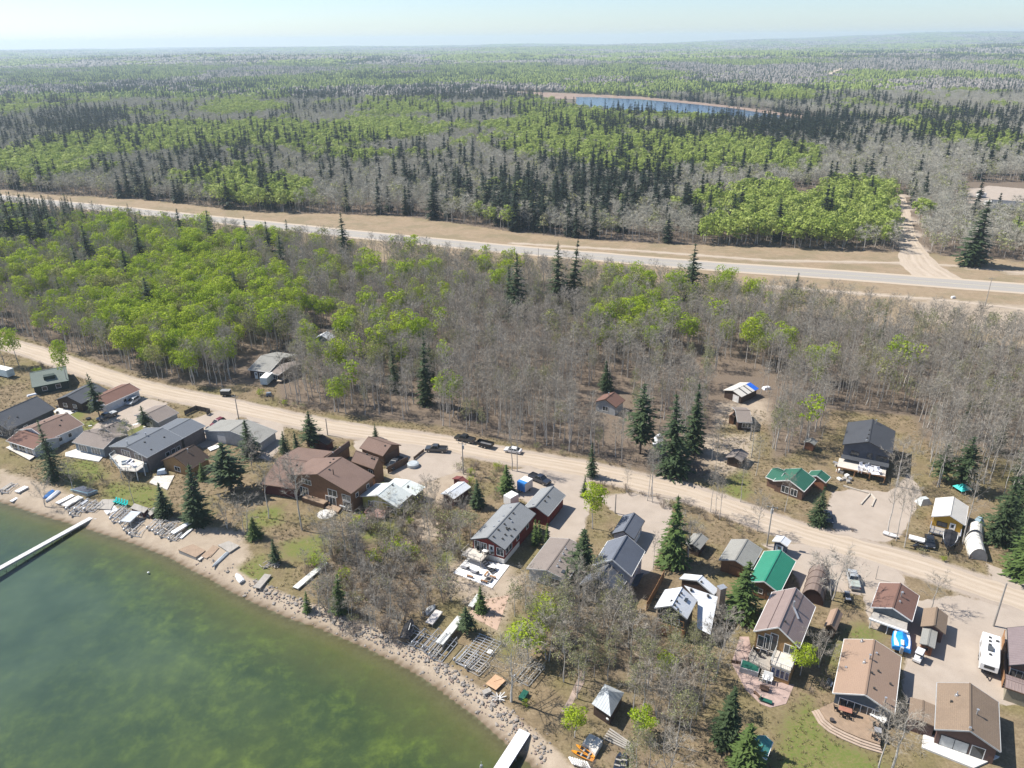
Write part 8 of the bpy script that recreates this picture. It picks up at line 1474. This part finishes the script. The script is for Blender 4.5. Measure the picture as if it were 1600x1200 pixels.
# distant canopy: clumps of crowns
def clump(seed,kind,n=12,size=13):
    rnd=random.Random(seed); bm=bmesh.new(); mats=[]
    for i in range(n):
        x,y=rnd.uniform(-size,size),rnd.uniform(-size,size)
        if kind=='spruce' or (kind!='spruce' and rnd.random()<.04):
            h=rnd.uniform(10,19); w_=rnd.uniform(1.6,2.5); r=bmesh.ops.create_cone(bm,cap_ends=False,segments=5,radius1=w_,radius2=.1,depth=h,matrix=Matrix.Translation((x,y,h/2+1))); m=1
        else:
            h=rnd.uniform(8,13); r=bmesh.ops.create_icosphere(bm,subdivisions=1,radius=1,matrix=Matrix.Translation((x,y,h*.62))@Matrix.Diagonal((rnd.uniform(2.6,4.2),rnd.uniform(2.6,4.2),h*.40,1))); m=0
            for v in r['verts']: v.co+=Vector((rnd.uniform(-.8,.8),rnd.uniform(-.8,.8),rnd.uniform(-1,1)))
        for v in r['verts']:
            for f in v.link_faces: f.material_index=m
    me=bpy.data.meshes.new('canopy_clump'); bm.to_mesh(me); bm.free(); me.materials.append({'green':M_cg,'grey':M_cr,'spruce':M_cs}[kind]); me.materials.append(M_cs); return me
CL=[clump(400+i,'grey') for i in range(3)]+[clump(410+i,'green') for i in range(3)]+[clump(420+i,'spruce',16) for i in range(3)]
for nm,y0,y1,s,sc in (('distant_forest',1440,3400,21,1.0),('distant_forest',3400,12500,62,2.6)):
    X,Y=farzone(y0,y1,s,y1*.75); kdv=kinds(X,Y,61); kdv=np.where(kdv==3,0,kdv); z=tz(X,Y); n=len(X)
    idx=kdv*3+rng.randint(0,3,n); h=rng.uniform(.8,1.15,n); scatter(nm,np.stack([X,Y,z-.5],1),rng.uniform(0,6.28,n),np.stack([np.full(n,sc),np.full(n,sc),h*(1 if sc<2 else 1.15)],1),idx,CL,'far-off forest canopy fading towards the horizon')
# undergrowth
UB=[bushmesh(500+i,1.3,1.8,9,6) for i in range(4)]
X,Y=jitter_grid(-420,330,120,560,2.3); k=inpoly(X,Y,NEARFOREST)&allowed(X,Y)&(np.abs(X)<Y*.75+20)&(rng.rand(len(X))<.62); X,Y=X[k],Y[k]
Xa,Ya=jitter_grid(-560,330,290,640,2.6); k=(dline(Xa,Ya,HFAR)<26)&inpoly(Xa,Ya,HFAR+[(14000,9500),(14000,20000),(-14000,20000),(-14000,600)])&allowed(Xa,Ya); X=np.concatenate([X,Xa[k],X2,X3]); Y=np.concatenate([Y,Ya[k],Y2+1,Y3+1]); n=len(X)
h=rng.uniform(.6,1.35,n); scatter('undergrowth',np.stack([X,Y,np.zeros(n)],1),rng.uniform(0,6.28,n),np.stack([h*1.15,h*1.15,h],1),rng.randint(0,4,n),UB,'leafless brown brush on the forest floor')
# shrubs in the yards and the brushy lot
LB1=[(-43.45,128.13),(-38.27,134.58),(-31.47,142.73),(-24.18,153.03),(-16.81,154.28),(-9.67,146.11),(-10.91,129.70),(-14.45,124.56),(-8.43,118.62),(-10.62,114.09),(-19.12,109.91),(-20.24,105.04),(-26.04,105.92),(-35.89,111.86)]
def bushes(poly,s,lab,hr,mix=(.75,.1,.15),grp=None):
    x,y=sample(poly,s)
    for a,b in zip(x,y):
        r=tree_rng.random(); st=BUSH if r<mix[0] else (BUSHG if r<mix[0]+mix[1] else BUSHB); wh=('bare brown','leafy','budding')[0 if r<mix[0] else (1 if r<mix[0]+mix[1] else 2)]
        plantbush('bush',tree_rng.choice(st),2.8,a,b,tree_rng.uniform(*hr),wh+' '+lab,wh+' '+(grp or lab),tree_rng.uniform(.9,1.25))
bushes(LB1,3.3,'bush in the overgrown empty lot between the yellow house and the shore',(1.8,4.0),(.74,.03,.23))
x,y=sample(LB1,4.6)
for a,b_ in zip(x,y): plant('bare_tree',tree_rng.choice(WIDE),9,a,b_,tree_rng.uniform(4.4,8.2),'thin bare tree in the overgrown empty lot between the yellow house and the shore','tree','thin bare trees in the overgrown empty lot',tree_rng.uniform(.8,1.05))
for poly,sp_,l in (([(76.94,219.25),(99.69,218.66),(81.35,168.87),(64.50,169.22)],6.0,'thin bare tree around the dark house clearing on the forest edge'),([(48.74,174.56),(65.21,174.21),(57.21,152.84),(46.40,154.45)],8.5,'bare tree on the grassy slope left of the log cottage'),([(103.71,176.83),(116.95,176.54),(106.73,154.67),(94.92,152.11)],5.5,'bare birch between the dark house and the yellow cabin'),([(20.27,163.81),(39.19,156.01),(37.01,145.24),(20.56,152.17)],6.5,'bare sapling on the verge below the gravel road bend'),([(79.31,137.10),(85.25,132.42),(83.13,128.10),(78.12,131.43)],5,'bare birch on the verge before the yellow cabin')):
    for a,b_ in zip(*sample(poly,sp_)):
        if not any(inpoly(np.array([a]),np.array([b_]),q)[0] for q in ([(88.60,192.17),(111.71,193.65),(89.44,146.84),(72.19,147.16)],GRAVEL_YARDS[7])): plant('bare_tree',tree_rng.choice(BARE),14,a,b_,tree_rng.uniform(6.5,12),l,'tree',l.replace('tree','trees',1).replace('birch','birches').replace('sapling','saplings'),.95)
for p,l in (((-108.01,150.57,7.7),'bare tree at the far left end of the beach'),((-104.16,155.98,7.8),'bare tree on the lawn of the white house with reddish roofs'),((-105.89,177.90,8.5),'bare tree between the grey bungalow and the deck house'),((-64.60,165.54,9.9),'bare tree in front of the pale grey garage door'),((-54.61,155.01,9.5),'bare tree over the low roof of the brown house'),((-50.57,152.17,9.9),'bare tree beside the left deck of the brown house'),((-62.70,140.85,9.0),'bare tree at the top of the shaded beach'),((-40.30,134.61,8.8),'bare tree between the round slab and the brush'),((-31.66,127.93,10.1),'bare tree at the left edge of the empty lot'),((-22.87,111.66,9.5),'bare tree by the dock store at the edge of the empty lot'),((-25.29,108.34,7.9),'leaning bare tree on the rock bank below the empty lot'),((-36.08,112.73,8.1),'bare tree beside the lone shoreline spruce'),((-13.03,122.55,8.4),'bare tree at the corner of the white patio'),((-131.81,178.46,8.5),'bare tree before the slate-roofed house')):
    plant('bare_tree',WIDE[int(p[2]*7)%4],9,p[0],p[1],p[2],l,'tree',None,.9)
M_tuft=barkmat('dry_grass_blades',(.38,.31,.19),(.26,.24,.11))
def tuft(seed):
    rnd=random.Random(seed); C=TM()
    for i in range(16):
        a=rnd.uniform(0,6.28); p=Vector((math.cos(a),math.sin(a),0))*rnd.uniform(0,.28); tri_strip(C.v,C.f,p,p+Vector((math.cos(a)*.18,math.sin(a)*.18,rnd.uniform(.14,.36))),.07,rnd)
    return C.mesh('tuft',M_tuft)
TU=[tuft(i) for i in range(3)]; X,Y=jitter_grid(-200,110,70,300,1.05); k=(Y<260)&(np.abs(X)<Y*.72+12)&(dline(X,Y,ROAD)>4.6)&(sdist(X,Y)>4.5)&~inpoly(X,Y,NEARFOREST)&(fbm(X,Y,7,77)>.44)&~inpoly(X,Y,BEACH)
for q in GRAVEL_YARDS+[[(-12.08,124.42),(-9.44,129.36),(-0.90,126.58),(-4.26,119.60)],[(39.93,105.75),(41.51,105.72),(40.18,96.59),(45.78,94.56),(43.11,90.61),(40.43,89.87),(37.52,93.59),(36.80,99.51)],[(-132.74,199.84),(-132.53,205.39),(-125.13,201.98),(-127.61,196.42)]]: k&=~inpoly(X,Y,q)
X,Y=X[k],Y[k]; n=len(X); h=rng.uniform(.6,1.4,n); scatter('dry_grass_tufts',np.stack([X,Y,tz(X,Y)],1),rng.uniform(0,6.28,n),np.stack([h,h,h],1),rng.randint(0,3,n),TU,'dry tufts of last year\'s grass in the yards')
bushes([(-17.88,167.72),(-1.82,168.99),(-0.26,156.79),(-6.07,146.04),(-9.79,148.71)],3.2,'bush on the verge behind the red house',(1.2,2.4),(.6,.1,.3))
bushes(BR,3.0,'bush along the far side of the gravel road',(1,2.2)); bushes(BR2,2.8,'bush on the near verge of the gravel road',(1,2.2),(.8,.05,.15))
bushes([(21.51,160.75),(28.60,156.22),(27.23,152.04),(19.96,153.56)],2.6,'bush by the utility pole left of the blue-grey garage',(1,2))
bushes([(67.32,132.73),(73.23,129.34),(75.22,137.18),(69.95,137.74)],2.5,'bush at the mouth of the new house driveway',(1,2))
bushes([(78.62,132.53),(83.13,128.10),(88.69,123.86),(91.36,121.82),(93.47,127.92),(86.03,131.29)],2.8,'bush on the verge before the yellow cabin',(.8,1.6))
bushes([(36.29,145.25),(41.02,137.79),(37.81,126.76),(33.72,128.94)],2.7,'bush around the dark shed under the bare tree',(1.2,2.4))
bushes([(49.28,97.31),(52.47,95.86),(48.45,88.01),(47.33,91.86)],2.4,'bush between the stone patio and the round deck',(1,2))
bushes([(4.51,118.42),(9.91,116.48),(7.83,112.06),(2.55,113.89)],2.8,'bush at the lake end of the tan low house',(1.5,2.8),(.5,.15,.35))
bushes([(-108.77,163.37),(-100.77,164.73),(-96.42,157.24),(-103.40,155.96)],3,'bush in front of the deck house on the left',(1.5,2.6),(.5,.0,.5))
bushes([(-32.11,155.99),(-29.63,154.53),(-32.83,134.48),(-36.45,139.18)],2.4,'bush beside the brown house wall',(1.6,3)); bushes([(-161.98,244.58),(-144.95,232.89),(-145.63,222.54),(-156.22,230.52)],3,'bush behind the green cabin',(1.2,2.2))
bushes([(-79.45,211.27),(-62.74,206.34),(-55.55,199.68),(-66.71,199.95)],3,'bush along the road below the grey cabin',(1,2)); bushes([(-36.04,123.91),(-28.22,122.79),(-21.80,112.51),(-28.94,112.62)],3.,'thorny bush near the rock bank',(1.5,3))
bushes([(-1.57,94.53),(5.64,91.76),(4.42,87.34),(0.46,88.63)],4,'low bush above the riprap by the second dock',(.6,1.2)); bushes([(7.10,82.59),(11.54,79.21),(8.49,76.09),(5.01,79.29)],2.8,'bush at the bottom by the orange kayaks',(1.5,3.))
# ================================================================ AIR
b=MB(); x0_,x1_,y0_,y1_=XS.min()-20,XS.max()+20,YS.min()-20,YS.max()+20; b.prism([(x0_,y0_),(x1_,y0_),(x1_,y1_),(x0_,y1_)],float(ZS.min())-1,max(102.,float(ZS.max())+30))
hm_=bpy.data.materials.new('haze_air'); hm_.use_nodes=True; hn=hm_.node_tree; [hn.nodes.remove(q) for q in list(hn.nodes) if q.type!='OUTPUT_MATERIAL']
pv=hn.nodes.new('ShaderNodeVolumePrincipled'); pv.inputs['Color'].default_value=(.72,.87,1,1); pv.inputs['Density'].default_value=.00011; pv.inputs['Anisotropy'].default_value=.2
hn.links.new(pv.outputs[0],[q for q in hn.nodes if q.type=='OUTPUT_MATERIAL'][0].inputs['Volume'])
tag(b.build('haze',hm_),kind='stuff')
